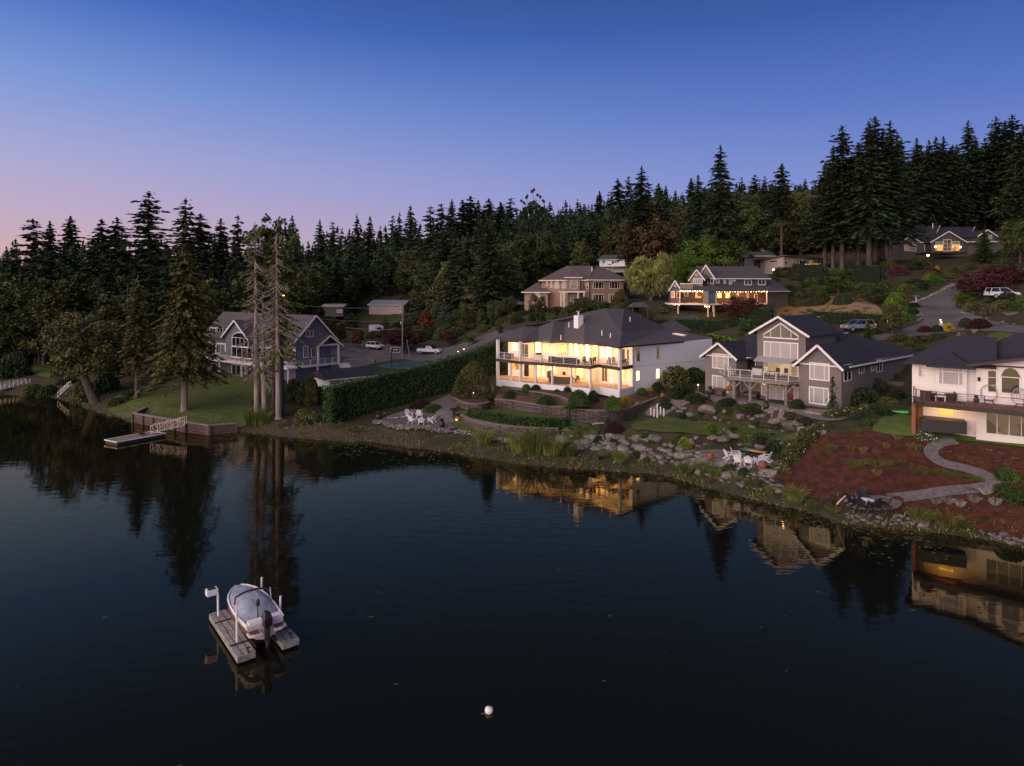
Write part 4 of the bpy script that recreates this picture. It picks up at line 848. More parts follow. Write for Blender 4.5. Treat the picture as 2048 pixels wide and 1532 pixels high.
def top_house():
    c = Crop(1500, 430, 3.7372); h = empty('ridge_house', (112, 168, 26), 'dark gabled house with glowing orange windows high at the right beneath black firs', 'house'); p = lambda x, y, k: c.k(x, y, k)
    K = .127; ze = p(1300, 205, K).z; zb = 26.0; a, b = p(1128, 205, K), p(1900, 212, .124); FW = Wall(a, b)
    m = MB(); m.prism([a[:2], b[:2], (b.x, b.y+9), (a.x, a.y+9)], zb, ze); m.build('wall', W_dark, h)
    def rf(x0, x1, xr0, xr1, y, k0, barge=True):
        zr = p(xr0, y, .133).z; e0, e1 = p(x0, 207, k0), p(x1, 207, k0); r0, r1 = p(xr0, y, .133), p(xr1, y, .133); m = MB()
        slab(m, [(e0.x, e0.y-.6, ze), (e1.x, e1.y-.6, ze), (r1.x, r1.y, zr), (r0.x, r0.y, zr)]); slab(m, [(e1.x, e1.y+10, ze), (e0.x, e0.y+10, ze), (r0.x, r0.y, zr), (r1.x, r1.y, zr)]); ro = m.build('roof', R_black, h)
        if barge: t = MB(); t.beam((e1.x, e1.y-.7, ze+.05), (r1.x, r1.y-.1, zr+.05), .08, .28); t.build('bargeboard', M_trim, ro)
    rf(1120, 1350, 1230, 1420, 80, K); rf(1350, 1610, 1420, 1680, 92, K); rf(1600, 1930, 1690, 1930, 120, .125, False)
    gutter(h, p(1255, 0, .1255)[:2], p(1345, 0, .1255)[:2], ze-.1); gutter(h, p(1610, 0, .1245)[:2], p(1900, 0, .123)[:2], ze-.1)
    g0, g1 = p(1128, 205, .1255), p(1262, 205, .1255); gable(h, g0, g1, (0, 5), ze-.1, p(1195, 160, .1255).z, zb, W_dark, R_black, .4, .4); w = Wall(g0, g1); w.win(h, c, 1152, 222, 1240, 270, G_dim, cols=4, fw=.12); w.win(h, c, 1175, 206, 1220, 222, G_dark, fw=.1)
    g0, g1 = p(1355, 205, .1245), p(1603, 205, .1245); gable(h, g0, g1, (0, 6), ze-.1, p(1470, 127, .1245).z, zb, W_dark, R_black, .5, .4); w = Wall(g0, g1)
    w.win(h, c, 1387, 200, 1442, 220, G_dim, fw=.12); w.win(h, c, 1387, 222, 1442, 268, G_orange, fw=.12); w.win(h, c, 1444, 183, 1505, 272, G_dim, cols=2, rows=3, fw=.13, name='door'); w.win(h, c, 1508, 198, 1565, 218, G_dim, fw=.12); w.win(h, c, 1508, 220, 1565, 268, G_orange, fw=.12)
    FW.win(h, c, 1302, 220, 1342, 268, G_dim, cols=2, fw=.12)
    for x, y in ((1385, 238), (1572, 240)): q = p(x, y, .1235); m = MB(); m.box(q, (.22, .22, .4)); m.build('wall_lantern', M_bulb, h); plight(h, (q.x, q.y-.4, q.z), 16, (1,.55,.18))
    q = p(1330, 302, .1225); m = MB(); m.box(q, (.35, .3, .3)); m.build('floodlight', M_bulb, h); plight(h, (q.x, q.y-.4, q.z), 12, (1,.6,.22))
    m = MB(); f0, f1 = p(1350, 278, .1195), p(1625, 278, .1195); m.prism([f0[:2], f1[:2], (f1.x, f1.y+6), (f0.x, f0.y+6)], f0.z-.4, f0.z); m.build('deck_floor', M_dark, h); rail(h, [f0, f1], f0.z, M_dark, 1, 1.5)
    g0, g1 = p(1700, 160, .1235), p(1835, 160, .1235); gable(h, g0, g1, (0, 5), g0.z, p(1768, 115, .1235).z, ze-.5, W_dark, R_black, .3, .4); Wall(g0, g1).win(h, c, 1785, 150, 1808, 178, G_dim, fw=.1)
    q = p(1366, 85, .132); m = MB(); m.tube([(q.x, q.y, q.z-1), (q.x, q.y, q.z+.8)], .12); m.build('vent_pipe', M_steel, h)
top_house()
def simple_house(name, label, c, x0, x1, ye, yb, yr, K, wallm, roofm, depth=8, wins=(), glass=None, axis='x', kb=0, hipr=False, deck=None):
    p = lambda x, y, k: c.k(x, y, k); a, b = p(x0, ye, K), p(x1, ye, K+kb); ze = (a.z+b.z)/2; zb = min(p(x0, yb, K).z, p(x1, yb, K+kb).z)-1.0
    h = empty(name, ((a.x+b.x)/2, a.y, zb), label, 'house'); FW = Wall(a, b); n = -FW.n
    zr = p((x0+x1)/2, yr, K+depth/2/F).z
    if axis == 'x':
        m = MB(); m.prism([tuple(a[:2]), tuple(b[:2]), tuple(V2(b)+n*depth), tuple(V2(a)+n*depth)], zb, ze); m.build('wall', wallm, h)
        A, B = V2(a)-FW.d*.6-n*.6, V2(b)+FW.d*.6-n*.6; C, D = B+n*(depth+1.2), A+n*(depth+1.2); i = depth*.5 if hipr else .01
        hip(h, [A, B, C, D], ze, zr, roofm, [tuple((A+D)/2+FW.d*i), tuple((B+C)/2-FW.d*i)])
        gutter(h, A, B, ze-.1)
    else: gable(h, a, b, tuple(n*depth), ze, zr, zb, wallm, roofm, .6, .5)
    for w in wins: FW.win(h, c, *w[:4], w[4] if len(w) > 4 else G_dark, cols=w[5] if len(w) > 5 else 1, fw=.12)
    if deck: d0, d1 = p(deck[0], deck[1], K-.004), p(deck[2], deck[1], K-.004+kb); m = MB(); m.prism([d0[:2], d1[:2], tuple(b[:2]), tuple(a[:2])], d0.z-.3, d0.z); m.build('deck_floor', M_trim, h); rail(h, [d0, d1], d0.z, M_trim, 1, 1.4)
    return h
c7 = Crop(1020, 460, 3.3032)
simple_house('hillside_cottage', 'small white two-storey cottage with balcony, in trees above the tan house', c7, 590, 758, 195, 262, 165, .195, W_white, R_grey, 9, [(612,200,626,222),(672,198,684,220),(692,198,704,220),(706,198,716,220),(655,245,700,262,G_dim)], deck=(650,237,765), kb=-.004)
c3 = Crop(640, 560, 4.7861)
simple_house('rambler_house', 'low tan house with a pale blue-grey roof, behind the utility pole', c3, 470, 800, 238, 305, 190, .195, W_beige, R_blue, 9, [(500,255,530,280,G_blind),(685,260,707,295,G_dim,2),(770,258,790,300,G_dim)], kb=-.003)
hh = simple_house('garden_shed_house', 'dark-roofed garage with white folding windows, half hidden by the tall hedge', c3, 85, 570, 925, 1010, 855, .0755, W_white, R_black, 6, [(95,930,240,1000,G_blind,3),(262,925,330,960,G_dark,2)], kb=.004)
simple_house('hidden_house', 'dark house with a pale flat roof in the trees left of the low tan house', Crop(420, 400, 6.3833), 1450, 1700, 1350, 1450, 1325, .17, W_dark, M_greywood, 6, [(1620,1400,1690,1440,G_blind)])
simple_house('shore_shed', 'small grey cabin with a pale balcony, among the trees at far left', Crop(0, 560, 5.1077), 475, 640, 470, 610, 410, .125, W_beige, M_greywood, 5, [(545,470,575,500)], deck=(470,545,560))
simple_house('tree_house', 'dark blue house glimpsed behind the two dead trees', Crop(420, 400, 6.3833), 560, 690, 1070, 1110, 1010, .2, W_slate, R_grey, 7, [(570,1075,590,1100,G_blind)])
simple_house('rear_house', 'pale house mostly hidden by firs above the beige ranch house', Crop(1040, 220, 3.4133), 1655, 1785, 925, 960, 860, .17, W_white, R_grey, 7, [(1690,930,1710,950)])
simple_house('low_roof_house', 'dark low-roofed house beside the beige ranch house', Crop(1500, 430, 3.7372), 30, 180, 305, 360, 275, .132, W_dark, R_grey, 7)
simple_house('glow_house', 'house showing only a warm lit gable through the dark firs', Crop(1040, 220, 3.4133), 1490, 1545, 740, 760, 715, .19, W_beige, R_brown, 5, [(1497,742,1515,752,G_dim)], axis='y')
# gazebo
def gazebo():
    c = Crop(960, 600, 4.2667); g = empty('gazebo', tuple(c.k(1340, 120, .093)), 'small dark-roofed gazebo behind the main hip roof, below the willow', 'gazebo'); p = lambda x, y, k: c.k(x, y, k)
    q = [p(1290, 55, .0935), p(1450, 55, .0935)]; z = q[0].z; a, b = q; hip(g, [a[:2], b[:2], (b.x, b.y+3.6), (a.x, a.y+3.6)], z, z+.75, R_grey, [(a.x+.9, a.y+1.8), (b.x-.9, b.y+1.8)])
    posts(g, [(a.x+.3, a.y+.3), (b.x-.3, b.y+.3), (b.x-.3, b.y+3.2), (a.x+.3, a.y+3.2)], z-3.2, z, .15, M_brown, 'post')
gazebo()
# ------------------------------------------------------------ retaining walls, steps, boulders
c3 = Crop(740, 780, 4.4522); c4 = Crop(960, 600, 4.2667); c5 = Crop(1380, 600, 4.2563); c6 = Crop(1640, 660, 3.6471); cB = Crop(180, 790, 4.4522); cL = Crop(0, 560, 5.1077); c8 = Crop(1700, 540, 5.8851)
M_cap = mat('wall_cap', (.19,.15,.14), .9, .2, 4)
def block_wall(label, cr, px, zt, h, fill=None, cap=True, bedm=None):
    n = len(px); P = []
    for i, (x, y) in enumerate(px):
        z = zt[i] if isinstance(zt, list) else zt; P.append(cr.z(x, y, z))
    e = empty('retaining_wall', (P[n//2].x, P[n//2].y, P[n//2].z-h), label, 'retaining wall')
    L = smooth_poly([tuple(p[:2]) for p in P], 2, closed=False); Z = np.interp(np.linspace(0, 1, len(L)), np.linspace(0, 1, n), [p.z for p in P]); m = MB(); k = MB(); fr, bk = [], []
    for i, p in enumerate(L):
        a = Vector(L[max(i-1, 0)]); b = Vector(L[min(i+1, len(L)-1)]); d = (b-a).normalized(); nn = Vector((d.y, -d.x)); nn = nn if nn.dot(Vector(p)) < 0 else -nn; fr.append(Vector(p)+nn*.16); bk.append(Vector(p)-nn*.16)
    m.quadstrip([[(fr[i].x, fr[i].y, Z[i]-h-1.7), (fr[i].x, fr[i].y, Z[i]-.1), (bk[i].x, bk[i].y, Z[i]-.1), (bk[i].x, bk[i].y, Z[i]-h-1.7)] for i in range(len(L))]); m.cap(m.v[:4]); m.cap(m.v[-4:])
    m.build('block_courses', M_stone, e)
    k.quadstrip([[(fr[i].x+(fr[i].x-bk[i].x)*.1, fr[i].y+(fr[i].y-bk[i].y)*.1, Z[i]-.1), (fr[i].x+(fr[i].x-bk[i].x)*.1, fr[i].y+(fr[i].y-bk[i].y)*.1, Z[i]), (bk[i].x, bk[i].y, Z[i]), (bk[i].x, bk[i].y, Z[i]-.1)] for i in range(len(L))]); k.build('cap_course', M_cap, e)
    if fill:
        F_ = [cr.z(x, y, z) for x, y, z in fill]; poly = [(b.x, b.y, z-.06) for b, z in zip(bk, Z)]; m = MB(); top = poly+[tuple(f) for f in F_][::-1]
        o = [tuple(p[:2]) for p in top]; zz = [p[2] for p in top]; vv, _, ff, *_r = delaunay_2d_cdt([Vector(p) for p in o], [], [list(range(len(o)))], 1, 1e-4)
        for f in ff: m.face([(vv[i][0], vv[i][1], zz[min(range(len(o)), key=lambda j: (o[j][0]-vv[i][0])**2+(o[j][1]-vv[i][1])**2)]) for i in f])
        tag(m.build('planting_bed', bedm or M_dirt), kind='structure')
block_wall('long middle wall of grey blocks curving below the terrace shrubs and back along the flagstone path', c4, [(128,838),(300,855),(480,888),(700,908),(850,928),(960,938),(1100,938),(1240,925),(1340,885),(1500,822),(1620,775)], [3.7,3.7,3.7,3.7,3.7,3.75,3.75,3.75,3.95,4.4,4.85], 1.3, [(150,800,4.2),(400,815,4.3),(700,830,4.4),(1000,850,4.4),(1200,830,4.5),(1330,800,4.8),(1450,770,5.1),(1600,740,5.3)])
block_wall('short upper block wall directly under the porch shrubs', c4, [(270,748),(420,770),(560,792),(680,815),(770,860)], 4.6, .75, [(300,720,4.7),(500,740,4.75),(700,765,4.75),(900,800,4.7)])
block_wall('lowest block wall under the curved box hedge', c3, [(775,195),(830,225),(900,258),(1100,298),(1300,325),(1500,335),(1680,338)], 2.5, .75, [(900,190,2.5),(1100,200,2.5),(1400,250,2.5),(1760,265,2.5)], bedm=M_lawn)
block_wall('curved block wall ringing the uplit round evergreen', c3, [(760,30),(752,60),(800,95),(900,118),(1000,120),(1060,100)], 3.5, .7, [(830,0,3.9),(950,-5,3.95),(1040,20,3.95)])
def steps(label, A, B, w, n, m=M_cap, name='garden_steps', cat='steps'):
    e = MB(); d = Vector((B.x-A.x, B.y-A.y)); rz = math.atan2(d.y, d.x)
    for i in range(n):
        t = (i+.5)/n; p = A+(B-A)*t; e.box((p.x, p.y, p.z-.35), (d.length/n*1.25, w, .75), rz)
    return tag(e.build(name, m), label, cat)
steps('flight of brown block steps climbing from the lawn to the glowing porch', c4.z(85, 885, 2.45), c4.z(290, 688, 5.2), 2.1, 14, M_brown)
steps('rough stone steps between the taupe house and the white deck house', c5.z(1600, 885, 5.0), c5.z(1765, 690, 7.4), 2.0, 13, M_flag)
steps('short stone steps at the left end of the lowest block wall', c3.z(800, 222, 1.8), c3.z(840, 190, 2.5), 1.8, 4)
M_rock = mat('pale_boulder', (.10,.088,.08), .95, .4, 2.6, col2=(.21,.185,.17), bump=.06, bscale=5, rnd=.25); M_rock2 = mat('river_stone', (.20,.18,.175), .9, .35, 6, rnd=.3)
def rock_mesh(seed, m):
    r = np.random.RandomState(seed); bm = bmesh.new(); bmesh.ops.create_icosphere(bm, subdivisions=3, radius=1); pl = [unit_(r.randn(3)) for _ in range(11)]; dd = .58+.36*r.rand(11)
    for v in bm.verts:
        p = np.array(v.co)
        for n_, q in zip(pl, dd):
            s = p@n_
            if s > q: p = p-n_*(s-q)
        p *= np.array([1, .85, .72])*(1+.03*r.randn()); v.co = p
    me = bpy.data.meshes.new('boulder'); bm.to_mesh(me); bm.free(); me.materials.append(m); o = bpy.data.objects.new('boulder', me); COL.objects.link(o); o.location = (0, 0, -400); WL[o.name] = Vector(o.location); return tag(o, 'boulder', 'rock')
def unit_(v): return v/np.linalg.norm(v)
ROCKS = [rock_mesh(i, M_rock) for i in range(5)]; rk = random.Random(5)
def rocks(poly, n, r0, r1, label, group, row=False, flat=.8, off=0):
    G2 = np.array(poly, float); lo, hi = G2.min(0), G2.max(0); c = 0; t = 0; used = []
    while c < n and t < n*40:
        t += 1; u, v = lo[0]+(hi[0]-lo[0])*rk.random(), lo[1]+(hi[1]-lo[1])*rk.random()
        if not pip(np.array([[u, v]]), poly)[0]: continue
        P = G(u, v); r = r0*.7+(r1-r0*.7)*rk.random()**1.8
        if any((P.x-a)**2+(P.y-b)**2 < ((r+q)*.62)**2 for a, b, q in used): continue
        used.append((P.x, P.y, r)); c += 1; s = r
        place(rk.choice(ROCKS), (P.x, P.y, P.z+r*.02+off), rk.random()*6.28, (s*(.9+.4*rk.random()), s, s*flat*(.8+.4*rk.random())), label, group)
rocks([(1110,872),(1200,868),(1290,878),(1380,890),(1405,915),(1390,932),(1330,928),(1240,905),(1140,895)], 95, .45, 1.0, 'pale angular boulder in the riprap bank left of the terracotta pots', 'boulders of the left riprap bank')
rocks([(1340,812),(1400,812),(1500,828),(1600,842),(1655,858),(1640,875),(1560,866),(1450,845),(1370,835)], 34, .5, 1.15, 'large pale boulder in the heather bed between patio and lawn', 'boulders below the flagstone patio')
rocks([(1385,868),(1450,862),(1520,868),(1600,892),(1560,905),(1440,892),(1380,890)], 26, .4, .85, 'grey boulder between the lawn edge and the fire ring', 'boulders behind the fire ring')
rocks([(1385,925),(1420,935),(1480,950),(1540,957),(1570,965),(1560,985),(1480,972),(1400,950)], 48, .35, .7, 'rough grey rock stacked below the terracotta pots', 'rocks of the fire terrace bank')
rocks([(1688,1020),(1740,1030),(1800,1030),(1860,1048),(1860,1060),(1780,1052),(1700,1046)], 36, .22, .5, 'dark rubble stone edging the gravel patio', 'rubble below the gravel patio')
rocks([(1950,1058),(2060,1078),(2060,1095),(1980,1078)], 22, .2, .42, 'small shore rock at the right edge of the bank', 'small shore rocks at the right edge')
rocks([(1070,808),(1250,815),(1285,820),(1240,818),(1100,812)], 6, .3, .5, 'rounded stone lying in the terrace bed', 'stones in the terrace bed', off=.8)
rocks([(1893,600),(1905,598),(1925,615),(1985,640),(2050,652),(2050,660),(1975,648),(1915,628),(1895,612)], 40, .18, .36, 'white cobble along the inside of the road bend', 'cobbles on the right road edge')
rocks([(1832,625),(1852,628),(1856,636),(1835,643)], 16, .2, .4, 'white cobble at the stone corner by the street sign', 'cobbles by the street sign')
rocks([(1395,912),(1480,924),(1560,940),(1550,950),(1470,938),(1400,924)], 0, .1, .2, '', '')
def stone_band(name, px, w, n, r, m, label, hgt=.0, cat='stone edging'):
    c = smooth_poly([tuple(G(u, v)[:2]) for u, v in px], 2, closed=False); rr = np.random.RandomState(n); V, Q = [], []; b = MB()
    for i in range(n):
        t = rr.rand()*(len(c)-1); j = int(t); p = Vector(c[j])+(Vector(c[j+1])-Vector(c[j]))*(t-j); d = (Vector(c[j+1])-Vector(c[j])).normalized(); o = (rr.rand()-.5)*w; x, y = p.x-d.y*o, p.y+d.x*o; z = tz(x, y)+hgt*rr.rand(); s = r*(.6+.7*rr.rand()); a = rr.rand()*3
        b.lathe([(s*.1, -s*.4), (s*.9, -s*.1), (s, .1*s), (s*.6, s*.5), (s*.05, s*.6)], 6, (x, y, z+s*.2))
    return tag(b.build(name, m, fix=False), label, cat)
stone_band('stone_edging', [(748,846),(785,856),(830,860),(880,862),(940,870),(985,880),(1025,886)], .7, 700, .13, M_rock2, 'low rubble wall of small grey stones below the left gravel patio', .35)
stone_band('stone_edging', [(1388,920),(1430,928),(1490,940),(1550,950)], 1.3, 500, .11, M_rock2, 'strip of small pale pebbles in front of the fire ring chairs', .05)
stone_band('stone_edging', [(1815,608),(1870,588),(1925,562)], .45, 240, .15, M_rock2, 'thin stone kerb along the upper edge of the road', .05)
def log(label, a, b, r, name='driftwood_log', cat='driftwood', m=None):
    p = MB(); mid = (a+b)/2+Vector((0, 0, r*.4)); p.tube([a, (a*.6+b*.4)+Vector((0, 0, r*.5)), b], [r, r*.85, r*.5], 7); return tag(p.build(name, m or mat('driftwood', (.24,.20,.175), .9, .3, 3), smooth=True), label, cat)
def seg(cr, x0, y0, x1, y1, z): return cr.z(x0, y0, z), cr.z(x1, y1, z)
log('long pale driftwood log lying at the waterline left of the grey one', *seg(c4, 820, 1358, 1100, 1335, .35), .22)
log('bleached driftwood log beached flat beside the lit reflection', *seg(c4, 1280, 1400, 1570, 1415, .3), .35)
log('thin driftwood pole leaning on the rock bank', c4.z(705, 1135, 2.2), c4.z(765, 1180, 1.4), .1)
log('pale driftwood branch beside the maroon dome', c4.z(960, 1060, 2.7), c4.z(1060, 1050, 3.0), .12); log('forked driftwood snag at the lawn edge', c5.z(285, 1100, 3.6), c5.z(345, 1160, 2.6), .09)
log('long driftwood timber edging the lawn end', c5.z(700, 1185, 2.6), c5.z(835, 1230, 2.3), .1); log('driftwood piece among the patio shrubs', c5.z(985, 960, 5.3), c5.z(1120, 975, 5.3), .2); log('short driftwood stick in the heather', c5.z(940, 1105, 3.4), c5.z(1025, 1120, 3.3), .1)
log('pale log at the waterline below the terracotta pots', c5.z(-20, 1478, .25), c5.z(120, 1500, .2), .15); log('white plank leaning at the left end of the gravel patio', c6.z(125, 1270, .9), c6.z(185, 1210, 2.2), .07, 'plank', 'plank', M_white)
# ------------------------------------------------------------ bulkhead, dock, gangways
def bulkhead():
    L = [cB.z(500, 110, 1.35), cB.z(390, 160, 1.35), cB.z(860, 240, 1.35), cB.z(1065, 270, 1.25), cB.z(1300, 250, 1.2)]
    e = empty('bulkhead', (L[2].x, L[2].y, 0), 'timber bulkhead with pale cap rail holding up the left lawn', 'bulkhead'); M_old = mat('stained_planks', (.10,.07,.06), .9, .4, 3, stretch=(1, 1, 4))
    cap, pl = MB(), MB()
    for i in range(4):
        a, b = L[i], L[i+1]; cap.beam(a, b, .45, .14)
        for z in (.05, .42, .79, 1.1): pl.beam((a.x, a.y, z+.02), (b.x, b.y, z+.02), .12, .30)
    cap.build('cap_rail', M_greywood, e); pl.build('planking', M_old, e); q = MB()
    for i in (1, 2, 3):
        a, b = L[i], L[i+1]; n = max(1, int((b-a).length/2.2)); d = (b-a).normalized(); o = Vector((d.y, -d.x, 0))*.16; o = o if o.y < 0 else -o
        for j in range(n+1): p = a+(b-a)*j/n+o; s = MB(); s.box((p.x, p.y, .35), (.26, .26, 1.75), math.atan2(d.y, d.x)); s.build('post', M_old, e)
    m = MB(); b = [V2(p) for p in L]; m.face([(p.x, p.y, 1.24) for p in b]); 
    return e
bulkhead()
def dock(label, C4, z, name='floating_dock'):
    P = [cB.z(x, y, z) for x, y in C4]; c = sum(P, Vector((0, 0, 0)))/4; e = empty(name, (c.x, c.y, 0), label, 'dock'); m = MB(); m.prism([tuple(p[:2]) for p in P], z-.08, z); m.build('decking', M_greywood, e)
    Q = offset([tuple(p[:2]) for p in P], -.08); m = MB(); m.prism([tuple(p) for p in Q], -.1, z-.1); m.build('float', M_dark, e)
    m = MB()
    for i in range(4): m.beam(P[i]+Vector((0, 0, .02)), P[(i+1) % 4]+Vector((0, 0, .02)), .1, .1)
    m.build('edge_rail', M_trim, e); return e
dock('long floating dock reaching from the timber bulkhead', [(128,400),(240,422),(680,342),(545,325)], .36)
m = MB(); p = cB.z(460, 350, .5); m.lathe([(.3, 0), (.42, .05), (.4, .16), (.25, .2), (.1, .12)], 14, p); tag(m.build('rope_coil', M_dark), 'dark coil of rope lying on the long floating dock', 'rope')
def gangway(label, A, B, w, hr=.95, mat_=None, n=7, name='gangway'):
    e = empty(name, A, label, 'gangway'); mt = mat_ or M_steel; d = (B-A); dn = Vector((d.x, d.y)).normalized(); o = Vector((dn.y, -dn.x, 0))*w/2; f = MB(); f.beam(A, B, w, .1); f.build('walkway', M_greywood, e)
    for s in (-1, 1):
        m = MB(); a, b = A+o*s, B+o*s; U = Vector((0, 0, hr)); m.beam(a+U, b+U, .06, .06); m.beam(a, b, .06, .06)
        for i in range(n+1):
            p = a+(b-a)*i/n; m.beam(p, p+U, .05, .05)
            if i < n: q = a+(b-a)*(i+1)/n; m.beam(p if i % 2 else p+U, q+U if i % 2 else q, .04, .04)
        m.build('truss_rail', mt, e)
    return e
gangway('aluminium truss gangway from the bulkhead down to the floating dock', cB.z(550, 333, .65), cB.z(850, 262, 1.45), 1.1, n=5)
gangway('white-railed ramp at the far left edge leading to the shore', cL.z(-60, 1125, .8), cL.z(285, 1060, 1.1), 1.2, 1.0, M_trim, 8)
gangway('shore stairs with white handrails, left of the leaning tree', cL.z(600, 1195, .3), cL.z(712, 1090, 2.0), .9, .9, M_trim, 3, 'shore_stairs')
# ------------------------------------------------------------ chairs, pots, small garden things
def adirondack(m, label, key='lounge_chair'):
    e = empty(key, (0, 0, -300), label, 'chair')
    s = MB()
    for i in range(5): s.box((0, -.22+.11*i, .40-.03*i), (.56, .095, .025))
    s.build('seat', m, e, local=True); b = MB()
    for i in range(5):
        x = -.22+.11*i; h = .72-.05*abs(i-2)**1.3; b.beam((x, .26, .28), (x*1.15, .26+h*.38, .28+h*.95), .10, .025)
    b.beam((-.28, .36, .52), (.28, .36, .52), .05, .04); b.build('backrest', m, e, local=True)
    for sx in (-1, 1):
        a = MB(); a.box((sx*.36, -.02, .56), (.13, .72, .03)); a.build('armrest', m, e, local=True)
        a = MB(); a.box((sx*.32, -.30, .28), (.05, .12, .56)); a.build('leg', m, e, local=True)
        a = MB(); a.beam((sx*.28, -.30, .36), (sx*.28, .52, .04), .04, .13); a.build('leg', m, e, local=True)
    return e
CH_w = adirondack(M_white, 'white slatted lounge chair'); M_blk = mat('black_plastic', (.02,.02,.022), .5); CH_b = adirondack(M_blk, 'black slatted lounge chair')
def ring(proto, cr, px, center, z, labels, group):
    cx = cr.z(*center, z)
    for (x, y), lb in zip(px, labels): p = cr.z(x, y, z); a = math.atan2(cx.x-p.x, -(cx.y-p.y)); place(proto, p, a, 1.12, lb, group)
ring(CH_w, c3, [(347,243),(375,293),(437,252),(455,306),(552,288)], (450,268), 1.38, ['white lounge chair nearest the long white paddle board','white lounge chair second from left, facing right','white lounge chair at the back centre beneath the maroon mound','white lounge chair at the front centre turned away','white lounge chair standing apart on the right, facing left'], 'white chairs on the left gravel patio')
ring(CH_w, c5, [(338,1358),(395,1345),(415,1400),(495,1408),(590,1398),(645,1375)], (510,1350), 1.68, ['white chair leftmost at the fire ring, in profile','white tall-backed chair behind and left of the fire ring','white chair at the front left of the fire ring, back to the lake','white chair at the front centre of the fire ring, back to the lake','white chair right of the fire ring beside the terracotta pot','white chair farthest right at the fire ring'], 'white chairs round the fire ring')
ring(CH_b, c6, [(245,1280),(318,1245),(310,1312),(405,1312),(468,1298)], (350,1275), 1.28, ['black lounge chair leftmost on the gravel patio','black lounge chair behind the white fire table','black lounge chair in front of the fire table, on the left','black lounge chair in front of the fire table, on the right','black lounge chair at the right end of the gravel patio'], 'black chairs on the gravel patio')
def lathe_thing(name, label, cat, prof, m, P, n=14): b = MB(); b.lathe(prof, n, P); return tag(b.build(name, m, smooth=True), label, cat)
M_terra = mat('terracotta', (.20,.065,.038), .7, .2, 6)
POT = [(.16,0),(.30,.10),(.40,.32),(.38,.52),(.26,.66),(.28,.72),(.22,.72),(.18,.6)]
lathe_thing('terracotta_pot', 'round terracotta pot left of the fire ring chairs', 'pot', POT, M_terra, c5.z(173, 1362, 1.66)); lathe_thing('terracotta_pot', 'round terracotta pot in front of the fire ring chairs, on the right', 'pot', POT, M_terra, c5.z(620, 1440, 1.6))
M_glaze = mat('dark_glazed_pot', (.035,.03,.032), .4)
def planter(label, P, s=1, key='gtuft', m=None):
    e = empty('planter', P, label, 'planter'); b = MB(); b.lathe([(r*s, z*s) for r, z in POT], 12, P); b.build('pot', m or M_glaze, e, smooth=True); V, Q = diamonds(*blades_cd_(int(s*7), 60, .12*s, .7*s)); o = np_mesh('plant', V+np.array([[0, 0, .6*s]]), Q, mat('pot_plant', (.03,.05,.02), .8, rnd=.2)); adopt(o, e); return e
def blades_cd_(seed, n, R, s):
    r = np.random.RandomState(seed); a = r.rand(n)*6.28; b = np.c_[np.cos(a)*R*r.rand(n), np.sin(a)*R*r.rand(n), np.zeros(n)]; d = np.c_[np.cos(a)*.6*r.rand(n), np.sin(a)*.6*r.rand(n), np.ones(n)]; d /= np.linalg.norm(d, axis=1, keepdims=True); w = np.cross(d, r.randn(n, 3)); w = w/np.linalg.norm(w, axis=1, keepdims=True)*.03
    return b+d*s*.4, d*s*.4, w
def diamonds(C, D, S): n = len(C); return np.stack([C-D, C+S, C+D, C-S], 1).reshape(-1, 3), np.arange(n*4).reshape(n, 4)
planter('dark glazed planter at the left end of the left gravel patio', c3.z(75, 262, 1.4)); planter('dark glazed planter in front of the white chairs', c3.z(640, 330, 1.3)); planter('reddish urn beside a small light at the lowest wall end', c3.z(785, 290, 1.4), 1.2, m=M_terra)
planter('tub planter against the taupe house corner', c5.z(176, 806, 5.25)); planter('urn planter at the left patio edge of the taupe house', c5.z(148, 842, 5.25), .9); planter('urn planter at the patio edge below the right deck post', c5.z(648, 925, 5.2), .9); planter('terracotta planter at the top of the flagstone path', c4.z(1560, 832, 4.95), .8, m=M_terra)
def lounge(label, P, rz, L=2.2, m=M_wicker, cush=None, back=True, name='outdoor_sofa', cat='sofa'):
    e = empty(name, P, label, cat, rz=rz); b = MB(); b.box((0, 0, .2), (L, .8, .36)); b.build('base', m, e, local=True); c = MB(); c.box((0, -.02, .43), (L-.2, .7, .12)); c.build('cushion', cush or mat('grey_cushion', (.16,.15,.15), .9), e, local=True)
    if back: c = MB(); c.box((0, .36, .55), (L, .14, .6)); c.build('backrest', m, e, local=True)
    for s in (-1, 1): c = MB(); c.box((s*(L/2-.07), 0, .42), (.14, .8, .45)); c.build('armrest', m, e, local=True)
    return e
def table(label, P, rz, L=1.6, W=.9, h=.74, m=None, name='outdoor_table'):
    e = empty(name, P, label, 'table', rz=rz); b = MB(); b.box((0, 0, h), (L, W, .05)); b.build('tabletop', m or M_brown, e, local=True)
    for x in (-1, 1):
        for y in (-1, 1): b = MB(); b.box((x*(L/2-.1), y*(W/2-.1), h/2-.02), (.07, .07, h-.04)); b.build('leg', m or M_brown, e, local=True)
    return e
def chair(m, label='dining chair', name='dining_chair'):
    e = empty(name, (0, 0, -300), label, 'chair'); b = MB(); b.box((0, 0, .45), (.48, .48, .06)); b.build('seat', m, e, local=True); b = MB(); b.box((0, .23, .75), (.48, .05, .55)); b.build('backrest', m, e, local=True)
    for x in (-.2, .2):
        for y in (-.2, .2): b = MB(); b.box((x, y, .21), (.05, .05, .42)); b.build('leg', m, e, local=True)
    return e
DC = chair(M_wicker); DCW = chair(M_white); DCB = chair(M_brown)
cd6 = Crop(1000, 670, 7.062); zD = 8.42
def dz(x, y): return cd6.z(x, y, zD)
an = -.55
